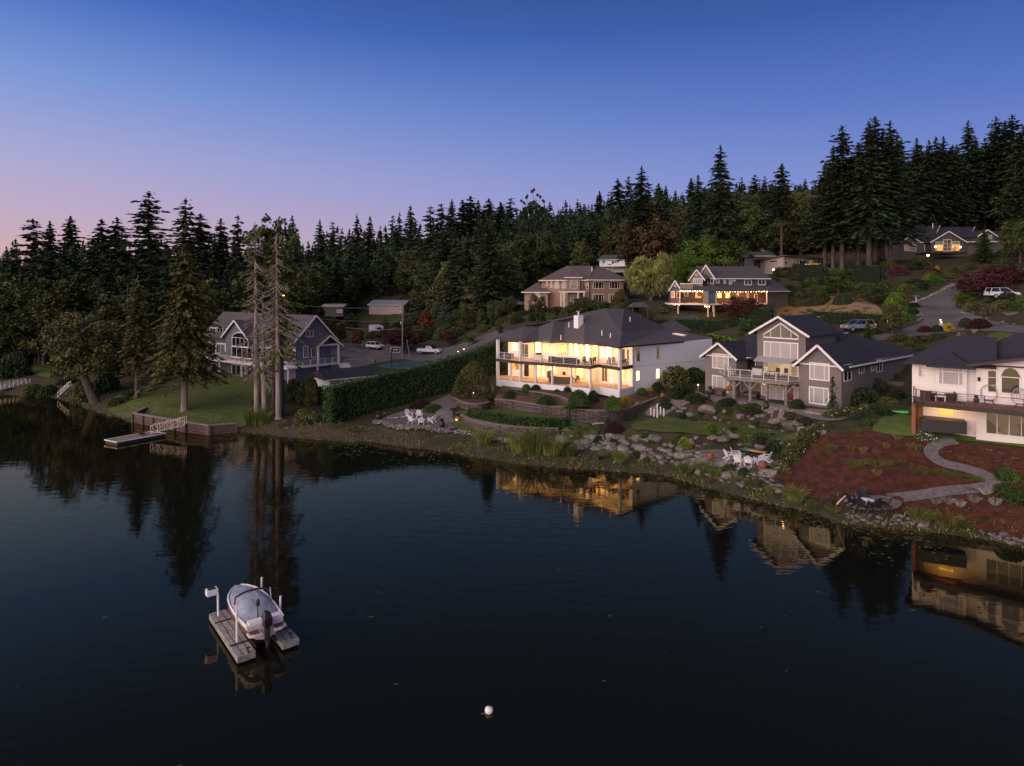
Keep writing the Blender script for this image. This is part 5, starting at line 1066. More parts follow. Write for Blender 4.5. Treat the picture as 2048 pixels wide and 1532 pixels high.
lounge('dark wicker sofa at the left corner of the upper deck', cd6.z(95, 335, zD), an, 1.9); lounge('long dark sofa near the middle of the upper deck', cd6.z(830, 395, zD), an+3.14, 2.6); lounge('dark sofa right of the long one on the upper deck', cd6.z(1010, 405, zD), an+3.14, 2.2); lounge('dark armchair beside the bay on the upper deck', cd6.z(750, 385, zD), an+1.2, 1.0, name='armchair', cat='chair')
table('dining table near the right bay of the upper deck', cd6.z(1240, 412, zD), an); 
for i, (x, y) in enumerate([(1185,408),(1215,425),(1290,425),(1320,410)]): place(DC, cd6.z(x, y, zD), an+i*1.5, 1, 'dark dining chair at the upper deck table, %s' % ['far left','front left','front right','far right'][i], 'dark chairs at the upper deck table')
table('small bistro table on the covered right corner of the upper deck', cd6.z(1580, 412, zD), an, .9, .9); 
for i, (x, y) in enumerate([(1535,415),(1620,418),(1790,440),(1720,440)]): place(DCB, cd6.z(x, y, zD), an+i*1.3, 1, 'brown chair on the covered upper corner, %s' % ['left of the bistro table','right of the bistro table','against the corner railing','beside the corner column'][i], 'brown chairs on the covered corner')
def grill(label, P, rz):
    e = empty('gas_grill', P, label, 'grill', rz=rz); b = MB(); b.box((0, 0, .42), (1.2, .55, .8)); b.build('cabinet', M_steel, e, local=True); b = MB(); b.box((0, 0, .98), (.75, .5, .3)); b.build('lid', M_dark, e, local=True); b = MB(); b.box((0, 0, .84), (1.5, .5, .04)); b.build('side_shelf', M_steel, e, local=True); return e
grill('steel gas grill on the upper deck beside the lit bay', cd6.z(548, 360, zD), an); grill('black grill under the awning of the taupe house deck', c5.z(580, 640, 8.2), -.9)
def tub(label, P, rz, d, m, top):
    e = empty('hot_tub', P, label, 'hot tub', rz=rz); b = MB(); b.box((0, 0, d[2]/2), d); b.build('shell', m, e, local=True); b = MB(); 
    for s in (-1, 1): b.box((s*d[0]*.252, 0, d[2]+.05), (d[0]*.5-.02, d[1]+.06, .1))
    b.build('cover', top, e, local=True); return e
tub('black covered hot tub under the curved deck', c6.z(890, 735, 5.55), math.atan2(-.45, .9), (3.6, 1.9, 1.05), mat('tub_shell', (.03,.028,.032), .6), mat('tub_cover', (.04,.03,.025), .5))
def spa():
    P = cd6.z(860, 675, 5.44); e = empty('swim_spa', P, 'large oval brown hot tub on the lower porch', 'hot tub', rz=an); r = MB(); R = []
    for rr, z in ((.96, 0), (1, .1), (1, .95), (.94, 1.0)): R.append([(math.cos(a)*1.9*rr, math.sin(a)*1.05*rr, z) for a in np.linspace(0, 6.28, 25)[:-1]])
    r.quadstrip(R); r.build('shell', mat('spa_shell', (.09,.06,.045), .6), e, local=True); c = MB(); c.face([(math.cos(a)*1.75, math.sin(a)*.95, .97) for a in np.linspace(0, 6.28, 25)[:-1]]); c.build('water', mat('spa_lid', (.5,.42,.30), .4), e, local=True); s = MB(); s.box((-1.85, .1, 1.1), (.12, 1.4, .95)); s.build('cover_lifter', mat('spa_shell'  , (0,0,0)), e, local=True)
spa()
place(DCW, cd6.z(1570, 725, 5.44), an, 1.2, 'white chair on the lower porch near the right corner'); table('small brown side table on the lower porch', cd6.z(1045, 668, 5.44), an, .7, .5, .5); place(DCB, cd6.z(1090, 672, 5.44), an, 1, 'brown chair beside the small side table on the lower porch')
planter('tall potted palm on the swim spa surround', cd6.z(905, 615, 5.9), .9)
place(DCW, c5.z(345, 640, 8.2), .5, 1, 'pale chair at the left corner of the taupe house deck'); table('glass-topped table on the taupe house deck', c5.z(700, 665, 8.2), -.9, 1.4, .9, m=M_dark); place(DC, c5.z(740, 650, 8.2), -.9, 1, 'dark chair at the glass-topped table, near side'); place(DC, c5.z(810, 655, 8.2), -.9, 1, 'dark chair at the right end of the taupe house deck')
lounge('brown bench against the taupe house wall', c5.z(240, 805, 5.25), -.9, 1.7, M_brown, M_brown, name='garden_bench', cat='bench'); lounge('dark sofa under the timber deck', c5.z(520, 835, 5.2), -.9, 2.0)
m = MB(); p = c5.z(332, 750, 6.6); m.lathe([(.04, .34), (.34, .15), (.42, -.08), (.27, -.3), (.04, -.38)], 12, p); tag(m.build('hanging_basket', mat('orange_blooms', (.22,.09,.02), .9, .5, 9)), 'hanging flower basket of orange blooms at the left deck post', 'flower basket')
m = MB(); p = c5.z(853, 825, 6.2); m.lathe([(.04, .4), (.3, .22), (.36, 0), (.22, -.3), (.04, -.36)], 12, p); tag(m.build('red_umbrella', mat('red_cloth', (.20,.02,.02), .9)), 'red round garden decoration under the deck right end', 'decoration')
# right house deck
zR = 8.47; ar = -.65
lounge('dark wicker loveseat on the curved deck, left end', c6.z(875, 500, zR), ar, 1.7); lounge('dark wicker armchair with its back to the railing, curved deck left end', c6.z(790, 510, zR), ar+2.6, 1.0, name='armchair', cat='chair'); lounge('dark wicker armchair tilted beside the loveseat', c6.z(950, 520, zR), ar-1.4, 1.0, name='armchair', cat='chair'); table('low round-cornered table between the wicker seats', c6.z(880, 518, zR), ar, .9, .6, .45, M_white)
def egg(label, P, rz):
    e = empty('egg_chair', P, label, 'chair', rz=rz); m = MB(); W_ = .62
    for i in range(9):
        a = math.pi*(i/8); m.tube([(math.cos(a)*W_*math.sin(t), .35*math.sin(a)*math.sin(t)*1.4, .95-.72*math.cos(t)) for t in np.linspace(.05, 3.09, 10)], .018, 4)
    for z, r in ((.5, .5), (.8, .61), (1.1, .61), (1.4, .48)): m.tube([(math.cos(a)*r, .49*r/.62*math.sin(a), z) for a in np.linspace(0, math.pi, 10)], .018, 4)
    m.tube([(math.sin(t)*W_, 0, .95-.72*math.cos(t)) for t in np.linspace(0, 6.283, 24)], .03, 5); m.build('wicker_shell', mat('pale_wicker', (.34,.28,.25), .7), e, local=True); c = MB(); c.lathe([(.1, .35), (.45, .42), (.45, .52), (.1, .56)], 12); c.build('cushion', M_white, e, local=True)
    f = MB(); [f.beam((x, y, 0), (x*.5, y*.5, .3), .04, .04) for x in (-.4, .4) for y in (-.3, .3)]; f.build('leg', M_dark, e, local=True); return e
egg('pale wicker egg chair left of the arched window', c6.z(1232, 535, zR), ar); egg('pale wicker egg chair near the right edge of the deck', c6.z(1460, 565, zR), ar)
planter('leafy planter on the curved deck by the railing', c6.z(1140, 528, zR), .6)
def umbrella(label, P, h, m, name='closed_umbrella', rz=0):
    e = empty(name, P, label, 'umbrella'); b = MB(); b.tube([P, P+Vector((0, 0, h))], .03, 6); b.build('pole', M_dark, e); c = MB(); c.lathe([(.06, h*.4), (.17, h*.45), (.13, h*.8), (.03, h*.97)], 10, P); c.build('folded_canopy', m, e); return e
M_stripe = bpy.data.materials.new('striped_cloth'); M_stripe.use_nodes = True
def _st():
    N = M_stripe.node_tree.nodes; L = M_stripe.node_tree.links; g = N.new('ShaderNodeNewGeometry'); sp = N.new('ShaderNodeSeparateXYZ'); L.new(g.outputs['Position'], sp.inputs[0]); a = N.new('ShaderNodeMath'); a.operation = 'MULTIPLY'; a.inputs[1].default_value = 5; L.new(sp.outputs['Z'], a.inputs[0]); f = N.new('ShaderNodeMath'); f.operation = 'FRACT'; L.new(a.outputs[0], f.inputs[0]); s = N.new('ShaderNodeMath'); s.operation = 'GREATER_THAN'; s.inputs[1].default_value = .5; L.new(f.outputs[0], s.inputs[0])
    x = N.new('ShaderNodeMixRGB'); L.new(s.outputs[0], x.inputs[0]); x.inputs[1].default_value = (.5,.5,.5,1); x.inputs[2].default_value = (.02,.02,.03,1); L.new(x.outputs[0], N['Principled BSDF'].inputs['Base Color'])
_st(); umbrella('closed black and white striped umbrella at the curved deck corner', c6.z(765, 440, zR), 2.3, M_stripe); umbrella('closed striped banner at the taupe house deck left end', c5.z(302, 660, 8.0), 1.6, M_stripe, 'furled_flag')
# fire features
def bowl(label, P, r, m): return lathe_thing('fire_bowl', label, 'fire pit', [(r*.4, 0), (r*.8, .15), (r, .4), (r*.9, .42), (r*.6, .25), (.05, .2)], m, P, 18)
bowl('black fire bowl in the middle of the white chairs', c5.z(515, 1345, 1.68), .55, M_dark); lathe_thing('fire_table', 'round white-topped table between the black chairs', 'table', [(.3, 0), (.25, .35), (.55, .4), (.55, .46), (.02, .47)], M_white, c6.z(352, 1275, 1.3), 18)
for x, y, l in ((360, 1370, 'left'), (538, 1385, 'right')): lathe_thing('stump_table', 'dark stump table between white chairs, %s one' % l, 'side table', [(.2, 0), (.22, .2), (.2, .48), (.02, .49)], M_brown, c5.z(x, y, 1.68), 10)
lathe_thing('fire_ring', 'low stone fire ring beside the long white paddle board', 'fire pit', [(.5, 0), (.52, .3), (.4, .32), (.38, .1), (.02, .08)], M_rock2, c3.z(250, 232, 1.36), 16)
def kayak(label, A, B, m, w=.38, h=.16, name='kayak'):
    e = MB(); d = (B-A); L = d.length; dn = d.normalized(); s = dn.cross(Vector((0, 0, 1))).normalized(); R = []
    for i in range(13):
        t = i/12; q = math.sin(math.pi*min(max(t, .02), .98))**.6; c = A+d*t+Vector((0, 0, .12*(2*t-1)**4)); R.append([c+s*w*q*math.cos(a)+Vector((0, 0, h*q*math.sin(a)+h)) for a in np.linspace(0, 6.28, 9)[:-1]])
    e.quadstrip(R); e.cap(R[0][::-1]); e.cap(R[-1]); return tag(e.build(name, m, smooth=True), label, name.replace('_', ' '))
kayak('white kayak lying behind the left gravel patio', c3.z(178, 205, 1.5), c3.z(288, 180, 1.5), M_white); kayak('long cream paddle board lying on the left gravel patio', c3.z(145, 255, 1.4), c3.z(325, 240, 1.4), mat('cream_board', (.55,.50,.44), .4), .4, .06, 'paddle_board')
kayak('bright green kayak on the lawn beside the curved deck', c6.z(525, 605, 5.5), c6.z(690, 612, 5.5), mat('neon_green', (.10,.62,.12), .4), .45, .14); kayak('orange and teal canoe behind the fire ring', c5.z(430, 1290, 1.75), c5.z(600, 1300, 1.75), mat('teal_hull', (.03,.10,.09), .4), .45, .22, 'canoe'); kayak('orange kayak laid across the teal canoe', c5.z(480, 1285, 2.15), c5.z(655, 1312, 1.95), mat('orange_hull', (.55,.22,.06), .4), .3, .12)
kayak('rolled white cover beside the white kayak', c3.z(118, 232, 1.4), c3.z(142, 226, 1.4), M_white, .2, .2, 'float_roll'); kayak('blue inflatable under the blue house porch steps', Crop(380,560,4.7861).z(1300, 815, 4.8), Crop(380,560,4.7861).z(1390, 800, 4.8), mat('sky_blue', (.05,.30,.55), .5), .7, .15, 'inflatable_raft')
for i, (x, y) in enumerate([(1457,985),(1485,995),(1512,1005),(1540,975),(1568,990),(1512,950)]):
    P = G(*c4(x, y)); m = MB(); m.box((P.x, P.y, P.z+.45), (.13, .13, 1.0)); tag(m.build('marker_post', M_trim), 'short white post beside the flagstone path end', 'post', 'white posts at the path end')
# ------------------------------------------------------------ vehicles (length along +X)
M_tyre = mat('tyre', (.015,.015,.015), .9); M_carglass = mat('car_glass', (.01,.012,.015), .05, spec=.8); M_red = mat('tail_lamp', (.3,.01,.01), .3); M_redlit = mat('lit_tail_lamp', (.6,.02,.02), .3, emit=(1,.04,.02), estr=7); M_hl = mat('head_lamp', (.6,.6,.6), .1)
def car(name, label, paint, P, rz, L=4.7, W=1.85, H=1.72, kind='suv', lit=False, paint2=None):
    e = empty(name, P, label, 'car' if kind != 'pickup' else 'pickup truck', rz=rz); h = L/2; b = MB()
    if kind == 'pickup': prof = [(-h,.55),(-h,1.15),(-.6,1.15),(-.6,1.2),(1.0,1.2),(h-.2,1.08),(h,.85),(h,.5)]; cab = [(-.75,1.15),(-.6,1.82),(.55,1.82),(1.25,1.18)]
    else: prof = [(-h,.5),(-h+.03,1.05),(-h+.15,1.12),(h*.42,1.10),(h-.25,.98),(h-.02,.8),(h,.45)]; cab = [(-h+.12,1.1),(-h+.45,H-.02),(.35,H),(1.25,1.1)]
    def ext(m, pr, w0, w1f, z0):
        R = []
        for s, q in ((-1, 0), (-1, 1), (1, 1), (1, 0)): pass
        Lf = [(x, -w0/2*(w1f if z > z0 else 1), z) for x, z in pr]; Rt = [(x, w0/2*(w1f if z > z0 else 1), z) for x, z in pr]; m.face(Lf); m.face(Rt[::-1]); n = len(pr)
        for i in range(n): j = (i+1) % n; m.face([Lf[i], Rt[i], Rt[j], Lf[j]])
    ext(b, prof, W, .96, 1.0); b.build('body', paint, e, local=True)
    t = MB(); ext(t, [(x, z) for x, z in cab], W*.93, .84, 1.3); t.build('window', M_carglass, e, local=True); r = MB(); zr = max(z for x, z in cab); xs = [x for x, z in cab if z > zr-.05]; r.box(((xs[0]+xs[-1])/2, 0, zr+.015), (xs[-1]-xs[0]+.1, W*.8, .05))
    for y in (-1, 1):
        for x, z in ((cab[0], cab[1]), (cab[3], cab[2])): r.beam((x[0], y*W*.462, x[1]), (z[0], y*W*.395, z[1]), .07, .07)
        r.beam(((cab[1][0]+cab[2][0])/2, y*W*.465, 1.12), ((cab[1][0]+cab[2][0])/2, y*W*.395, zr), .09, .05)
    r.build('roof', paint2 or paint, e, local=True)
    for x in (-h+.9, h-.9):
        for y in (-1, 1):
            w = MB(); w.quadstrip([[(x+math.cos(a)*.36, y*(W/2-.1)+o, .36+math.sin(a)*.36) for a in np.linspace(0, 6.28, 15)[:-1]] for o in (-.12, .12)]); w.cap(w.v[:14]); w.cap(w.v[14:28]); wo = w.build('wheel', M_tyre, e, local=True); q = MB(); q.face([(x+math.cos(a)*.22, y*(W/2+.025), .36+math.sin(a)*.22) for a in np.linspace(0, 6.28, 13)[:-1]]); q.build('rim', M_steel, wo, local=True, fix=False)
    for y in (-1, 1):
        q = MB(); q.box((-h-.005, y*W*.40, .95), (.06, .22, .32)); q.build('taillight', M_redlit if lit else M_red, e, local=True); q = MB(); q.box((h-.06, y*W*.36, .78), (.12, .36, .14)); q.build('headlight', M_hl, e, local=True)
    if lit: plight(e, Vector((0, 0, 0)), 0.01) if False else None
    return e
M_silver = mat('silver_paint', (.22,.24,.28), .3, metal=.3, spec=.6); M_wpaint = mat('white_paint', (.55,.55,.58), .3, spec=.6); M_blkpaint = mat('black_paint', (.03,.03,.035), .25, spec=.6)
P = c8.z(130, 700, 12.75); P = PK(1716, 659, .078); P.z = tz(P.x, P.y)+.1; car('parked_suv', 'silver suv with a glowing red tail light, parked on the drive behind the taupe house', M_silver, P, math.pi+.12, 4.8, lit=True)
P = PK(2004, 598, .083); P.z = tz(P.x, P.y)+.3; car('parked_suv', 'white suv at the upper right, half behind shrubs', M_wpaint, P, -.12, 4.7)
P = PK(750, 697, .125); P.z = tz(P.x, P.y)+.1; car('parked_suv', 'white suv parked facing right beneath the motorhome', M_wpaint, P, -.55, 4.6)
P = PK(860, 716, .1125); P.z = tz(P.x, P.y)+.15; car('pickup_truck', 'pale pickup truck with a dark cab on the street by the hedge', M_wpaint, P, -.35, 5.6, 1.95, 1.85, 'pickup', paint2=M_blkpaint)
P = PK(1036, 614, .14); P.z = tz(P.x, P.y)+1.0; car('parked_car', 'small white car left of the tan house', M_wpaint, P, .1, 4.3, 1.8, 1.5)
def rv():
    P = PK(752, 668, .148); P.z = tz(P.x, P.y)+.1; e = empty('motorhome', P, 'white motorhome with a dark wavy stripe, parked end-on below the low tan house', 'motorhome', rz=2.0); b = MB(); W = 2.6; pr = [(-3.8,.6),(-3.8,3.3),(3.0,3.3),(3.9,2.7),(3.9,2.1),(3.4,1.9),(4.1,1.3),(4.1,.6)]
    A = [(x, -W/2, z) for x, z in pr]; B = [(x, W/2, z) for x, z in pr]; b.face(A); b.face(B[::-1]); n = len(pr)
    for i in range(n): j = (i+1) % n; b.face([A[i], B[i], B[j], A[j]])
    b.build('body', M_wpaint, e, local=True); s = MB(); [s.box((-3.5+.7*i, y, 1.7+.12*math.sin(i)), (.72, .03, .12)) for i in range(10) for y in (-W/2-.012, W/2+.012)]; [s.box((-3.815, -1.1+.45*i, 1.7+.1*math.sin(i*1.5)), (.03, .46, .1)) for i in range(6)]; s.build('stripe', M_blkpaint, e, local=True)
    w = MB(); w.box((-3.81, 0, 2.5), (.03, 1.4, .6)); w.build('window', M_carglass, e, local=True)
    for x in (-2.4, 2.6):
        for y in (-1, 1): q = MB(); q.quadstrip([[(x+math.cos(a)*.42, y*1.15+o, .42+math.sin(a)*.42) for a in np.linspace(0, 6.28, 13)[:-1]] for o in (-.13, .13)]); q.cap(q.v[:12]); q.cap(q.v[12:24]); q.build('wheel', M_tyre, e, local=True)
rv()
# ------------------------------------------------------------ street furniture
def at_k(u, k): x, y = (u-U0)*k, F*k; return Vector((x, y, tz(x, y)))
def upole():
    P = at_k(805, .112); e = empty('utility_pole', P, 'tall grey utility pole with crossarm and wires beside the sport court', 'utility pole'); b = MB(); b.tube([P-Vector((0, 0, .3)), P+Vector((0, 0, 12))], [.19, .12], 8); b.build('pole', M_greywood, e, smooth=True); b = MB(); b.beam(P+Vector((-.9, 0, 8.6)), P+Vector((.3, 0, 8.6)), .1, .1); b.build('crossarm', M_greywood, e); b = MB(); b.lathe([(.05, 0), (.2, .05), (.2, .6), (.05, .65)], 8, P+Vector((-.3, -.1, 7.4))); b.build('transformer', M_steel, e)
    def wire(a, c, sag, r=.022):
        m = MB(); m.tube([a+(c-a)*t-Vector((0, 0, sag*4*t*(1-t))) for t in np.linspace(0, 1, 14)], r, 4); return m
    a1, a2 = PK(560, 628, .105), PK(555, 607, .11)
    wire(P+Vector((-.2, 0, 8.1)), a1, .6).build('wire', M_steel, e, fix=False); wire(P+Vector((0, 0, 11.2)), a2, .5).build('wire', M_steel, e, fix=False); wire(P+Vector((0, 0, 6.4)), PK(690, 655, .118), .3).build('wire', M_steel, e, fix=False)
upole()
def lamp_post(label, P, h, e_=60, col=(1,.5,.18), name='street_lamp', r=.12, arm=0, cap=False):
    e = empty(name, P, label, 'lamp'); b = MB(); b.tube([P-Vector((0, 0, .2)), P+Vector((0, 0, h))], [r*.7, r*.45], 7)
    if arm: b.tube([P+Vector((0, 0, h)), P+Vector((arm, 0, h+.15))], .05, 5)
    b.build('pole', M_greywood if arm else M_cap, e); q = P+Vector((arm, 0, h+.02)); m = MB(); sc_ = 1 if arm else .5; m.lathe([(.02, -.12*sc_), (.16*sc_, -.08*sc_), (.2*sc_, 0), (.14*sc_, .08*sc_), (.02, .1*sc_)], 10, q); gm = mat('lamp_glow_%s' % name, col, .5, emit=col, estr=22 if arm else 9); m.build('lamp_head', gm, e); plight(e, q+Vector((0, -.3, -.35)), e_, col, .15); return e
P = at_k(557, .104); P2 = PK(567, 591, .104); lamp_post('orange street lamp glowing beside the bare trunks', P, P2.z-P.z, 160, (1,.42,.10), arm=P2.x-P.x)
P = G(1881, 650); lamp_post('lit stone lamp post where the drive meets the street', P, .8, 30, (1,.78,.45), 'drive_lamp', .45); P = G(1945, 582); lamp_post('lit gate lamp on a pale pillar at the top of the road', P, 1.3, 30, (1,.75,.42), 'gate_lamp', .4)
P = c4.z(1862, 725, 6.1); lamp_post('small lit path light between the white and taupe houses', P-Vector((0, 0, .6)), .6, 12, (1,.6,.28), 'path_light', .06); P = c3.z(770, 265, 1.9); lamp_post('tiny path light at the end of the lowest wall', P-Vector((0, 0, .3)), .3, 3, (1,.7,.4), 'path_light', .05)
P = c3.z(920, 22, 4.0); lamp_post('warm uplight at the foot of the round evergreen', P-Vector((0, .4, .3)), .3, 40, (1,.5,.2), 'garden_uplight', .05); 
for x, y in ((1322, 628), (1378, 628)): P = PK(*Crop(640,560,4.7861)(x, y), .106); lamp_post('small ground light by the street verge, %s one' % ('left' if x < 1350 else 'right'), Vector((P.x, P.y, tz(P.x, P.y))), .5, 5, (1,.7,.4), 'verge_light', .05)
def street_sign():
    P = G(1832, 612); k = P.y/F; e = empty('street_sign', P, 'green street name sign on a pale post at the road corner', 'street sign'); b = MB(); b.tube([P, P+Vector((0, 0, 1.75))], .06, 6); b.build('post', M_trim, e); b = MB(); b.box(P+Vector((0, -.08, 1.8)), (1.0, .03, .22)); b.build('sign_blade', mat('sign_green', (.02,.22,.17), .4), e)
street_sign()
def hoop():
    c = Crop(640,560,4.7861); P = PZ(*c(683, 850), 3.4); e = empty('basketball_hoop', P, 'basketball hoop with white-edged backboard at the sport court', 'basketball hoop'); b = MB(); b.tube([P, P+Vector((0, 0, 3.6))], .08, 6); b.beam(P+Vector((0, 0, 3.4)), P+Vector((.7, .1, 3.5)), .08, .08); b.build('pole', M_dark, e); q = P+Vector((.75, .1, 3.6)); b = MB()
    for x0, z0, x1, z1 in ((-.9,-.5,.9,-.5),(-.9,.55,.9,.55),(-.9,-.5,-.9,.55),(.9,-.5,.9,.55),(-.3,-.3,.3,-.3),(-.3,.15,.3,.15),(-.3,-.3,-.3,.15),(.3,-.3,.3,.15)): b.beam(q+Vector((x0, 0, z0)), q+Vector((x1, 0, z1)), .06, .06)
    b.build('backboard', M_trim, e); b = MB(); b.tube([q+Vector((math.cos(a)*.25, -.3+math.sin(a)*.25, -.3)) for a in np.linspace(0, 6.28, 12)], .03, 4); b.build('rim', M_terra, e); P = PZ(*c(752, 850), 3.4); m = MB(); m.tube([P, P+Vector((0, 0, 1.1))], .05, 6); tag(m.build('net_post', M_dark), 'short dark net post on the sport court', 'post')
    lounge('pale bench at the edge of the sport court', PZ(*c(490, 790), 3.5), 0, 1.8, M_greywood, M_greywood, name='garden_bench', cat='bench')
    P = PZ(*c(860, 738), 3.6); m = MB(); m.beam(P, P+Vector((-.7, 0, 3.9)), .18, .18); tag(m.build('leaning_timber', M_greywood), 'pale timber leaning beside the utility pole', 'timber')
hoop()
def fence(label, ku, h, n, m, rails=(1.0,), name='wire_fence', mesh=False):
    P = [at_k(u, k) for u, k in ku]; e = empty(name, P[0], label, 'fence'); tot = []; 
    for i in range(len(P)-1): tot += [P[i]+(P[i+1]-P[i])*j/n for j in range(n)]
    tot.append(P[-1])
    for p in tot: p.z = tz(p.x, p.y)
    for p in tot: b = MB(); b.tube([p, p+Vector((0, 0, h))], .045, 6); b.build('post', m, e)
    b = MB(); [b.beam(tot[i]+Vector((0, 0, h*f)), tot[i+1]+Vector((0, 0, h*f)), .035, .035) for i in range(len(tot)-1) for f in rails]; b.build('rail', m, e)
    if mesh: b = MB(); [b.beam(tot[i]+Vector((0, 0, h*(j+.5)/9)), tot[i+1]+Vector((0, 0, h*(j+.5)/9)), .008, .008) for i in range(len(tot)-1) for j in range(9)]; b.build('wire_mesh', m, e)
fence('chain link fence running up the dry field behind the taupe house', [(1510,.086),(1605,.083),(1700,.085)], 1.3, 3, M_steel, mesh=True); fence('pale goal-like frame beside the field', [(1756,.0805),(1775,.0795)], 1.6, 1, M_trim); fence('thin rail fence at the right above the road', [(2010,.098),(2060,.095)], 1.1, 2, M_greywood)
# ------------------------------------------------------------ boat on its lift, buoy
def boat():
    rz = math.atan2(.62, .78)
    O = Vector((-14.3, 35.75, 0)); e = empty('boat_lift', O, 'floating boat lift with two grey slatted pontoons and white guide posts', 'boat lift', rz=rz)
    Wd = 3.05; Ld = 6.0
    for s in (-1, 1):
        for part, (w, x) in (('pontoon', (.95, s*(Wd/2-.35))),):
            b = MB(); 
            for j in range(4): b.box((x, -Ld/2+Ld*(j+.5)/4-(.2 if s > 0 else 0), .30), (w, Ld/4-.03, .34))
            b.build('pontoon', mat('pontoon_grey', (.24,.225,.22), .75, .35, 5), e, local=True)
            for y in (-Ld*.28, Ld*.25): b = MB(); b.box((x, y, .485), (w+.02, .05, .03)); b.box((x, y+.12, .485), (w+.02, .03, .03)); b.build('strap', M_dark, e, local=True)
            b = MB(); [b.box((x+o, -.1, .476), (.03, Ld-.2, .012)) for o in (-.18, .18)]; b.build('groove', M_dark, e, local=True)
            b = MB(); b.tube([(x+.1, -Ld/2+.12, -.2), (x+.1, -Ld/2+.12, .75)], .04, 6); b.box((x+.1, -Ld/2+.12, .76), (.22, .08, .06)); b.build('cleat_post', M_dark, e, local=True)
    b = MB(); b.box((0, -Ld*.24, .12), (Wd-1.3, .16, .14)); b.box((0, Ld*.2, .12), (Wd-1.3, .16, .14)); b.box((-.55, -.2, .42), (.12, 4.6, .1)); b.box((.55, -.2, .42), (.12, 4.6, .1)); b.build('cradle', M_dark, e, local=True)
    for x, y, h in ((-1.28, 2.35, 1.5), (1.28, 2.35, 1.7), (-1.22, -1.35, 1.9), (1.28, -1.1, 1.8)): b = MB(); b.tube([(x, y, .4), (x*1.02, y, .4+h)], .065, 8); b.build('guide_post', M_white, e, local=True)
    b = MB(); b.box((-1.62, 2.5, 2.0), (.62, .5, .34)); b.build('control_box', M_white, e, local=True); b = MB(); b.box((-1.62, 2.5, 2.19), (.42, .34, .03)); b.build('solar_panel', M_dark, e, local=True); b = MB(); b.beam((-1.28, 2.35, 1.85), (-1.5, 2.45, 1.9), .05, .05); b.build('bracket', M_white, e, local=True)
    # the boat: bow towards +Y
    Z = .62; E = empty('motor_boat', O+Vector((0, 0, Z)), 'white bowrider under a wrinkled grey cover with a black outboard, sitting on the floating lift', 'boat', rz=rz)
    L = 5.3; S = [(-2.45,1.0,1.0),(-1.6,1.06,1.0),(-.5,1.1,1.02),(.6,1.08,1.04),(1.4,.98,1.07),(2.0,.78,1.1),(2.5,.48,1.13),(2.78,.16,1.15)]; hull = MB(); R = []
    for y, w, z in S:
        kz = 0 if y < 1 else (y-1)**2*.18; R.append([(-w, y, z), (-w*1.0, y, z-.18), (-w*.88, y, .45+kz*.6), (-w*.5, y, .14+kz), (0, y, kz), (w*.5, y, .14+kz), (w*.88, y, .45+kz*.6), (w*1.0, y, z-.18), (w, y, z)])
    hull.quadstrip(R, close=False); hull.cap(R[0]); hull.cap(R[-1][::-1]); deck = [(-w, y, z) for y, w, z in S]+[(w, y, z) for y, w, z in S[::-1]]; hull.face(deck); hull.build('hull', mat('gelcoat', (.62,.57,.55), .3, spec=.6), E, local=True)
    g = MB(); [g.beam((sx*S[i][1]*1.01, S[i][0], .62), (sx*S[i+1][1]*1.01, S[i+1][0], .64), .03, .22) for i in range(5) for sx in (-1, 1)]; g.build('hull_stripe', mat('hull_brown', (.10,.05,.045), .4), E, local=True)
    t = MB(); [t.tube([(sx*w*1.0, y, z+.02) for y, w, z in S], .05, 6) for sx in (-1, 1)]; t.build('rub_rail', M_white, E, local=True)
    sp = MB(); sp.prism([(-1.02,-2.4),(-1.02,-2.85),(-.75,-3.0),(-.35,-3.0),(-.35,-2.4)], .55, .68); sp.prism([(1.02,-2.4),(1.02,-2.85),(.75,-3.0),(.35,-3.0),(.35,-2.4)], .55, .68); sp.build('swim_platform', mat('gelcoat', (0,0,0)), E, local=True)
    for sx in (-1, 1): q = MB(); q.prism([(sx*.95,-2.45),(sx*.93,-2.8),(sx*.72,-2.92),(sx*.42,-2.92),(sx*.42,-2.45)], .684, .70); q.build('deck_pad', mat('teak_brown', (.12,.05,.035), .7), E, local=True)
    tr = MB(); tr.box((0, -2.33, .98), (1.9, .3, .1)); tr.box((-.5, -2.2, 1.06), (.75, .45, .12)); tr.box((.5, -2.2, 1.06), (.75, .45, .12)); tr.build('transom_seat', M_white, E, local=True)
    # cover: ridge over the windscreen, sagging fore and aft
    C = []; prof = [(-1.95,1.14,.99),(-1.5,1.28,1.02),(-.8,1.46,1.04),(-.2,1.66,1.04),(.15,1.74,1.02),(.6,1.50,1.04),(1.2,1.34,1.0),(1.8,1.28,.86),(2.3,1.25,.62),(2.72,1.2,.2)]; r = np.random.RandomState(4)
    for i in range(40):
        t = i/39*(len(prof)-1); j = min(int(t), len(prof)-2); f = t-j; y, zt, w = [prof[j][q]*(1-f)+prof[j+1][q]*f for q in range(3)]; row = []
        for k in range(21):
            a = -1+k/10; edge = abs(a)**2.6; zz = zt*(1-edge)+(1.0)*edge; row.append((a*w*1.03, y, zz+.03*math.sin(a*9+i*1.1)*math.cos(i*.7+a*4)+.012*r.randn()*(1-edge)))
        C.append(row)
    cv = MB(); cv.quadstrip(C, close=False); cv.build('cover', mat('grey_cover', (.27,.30,.38), .75, .15, 3, bump=.06, bscale=5), E, local=True, smooth=True)
    ws = MB(); ws.tube([(-1.0,-.05,1.32),(-.9,.12,1.66),(-.3,.18,1.80),(.3,.18,1.80),(.9,.12,1.66),(1.0,-.05,1.32)], .055, 6); ws.build('windscreen_frame', M_dark, E, local=True)
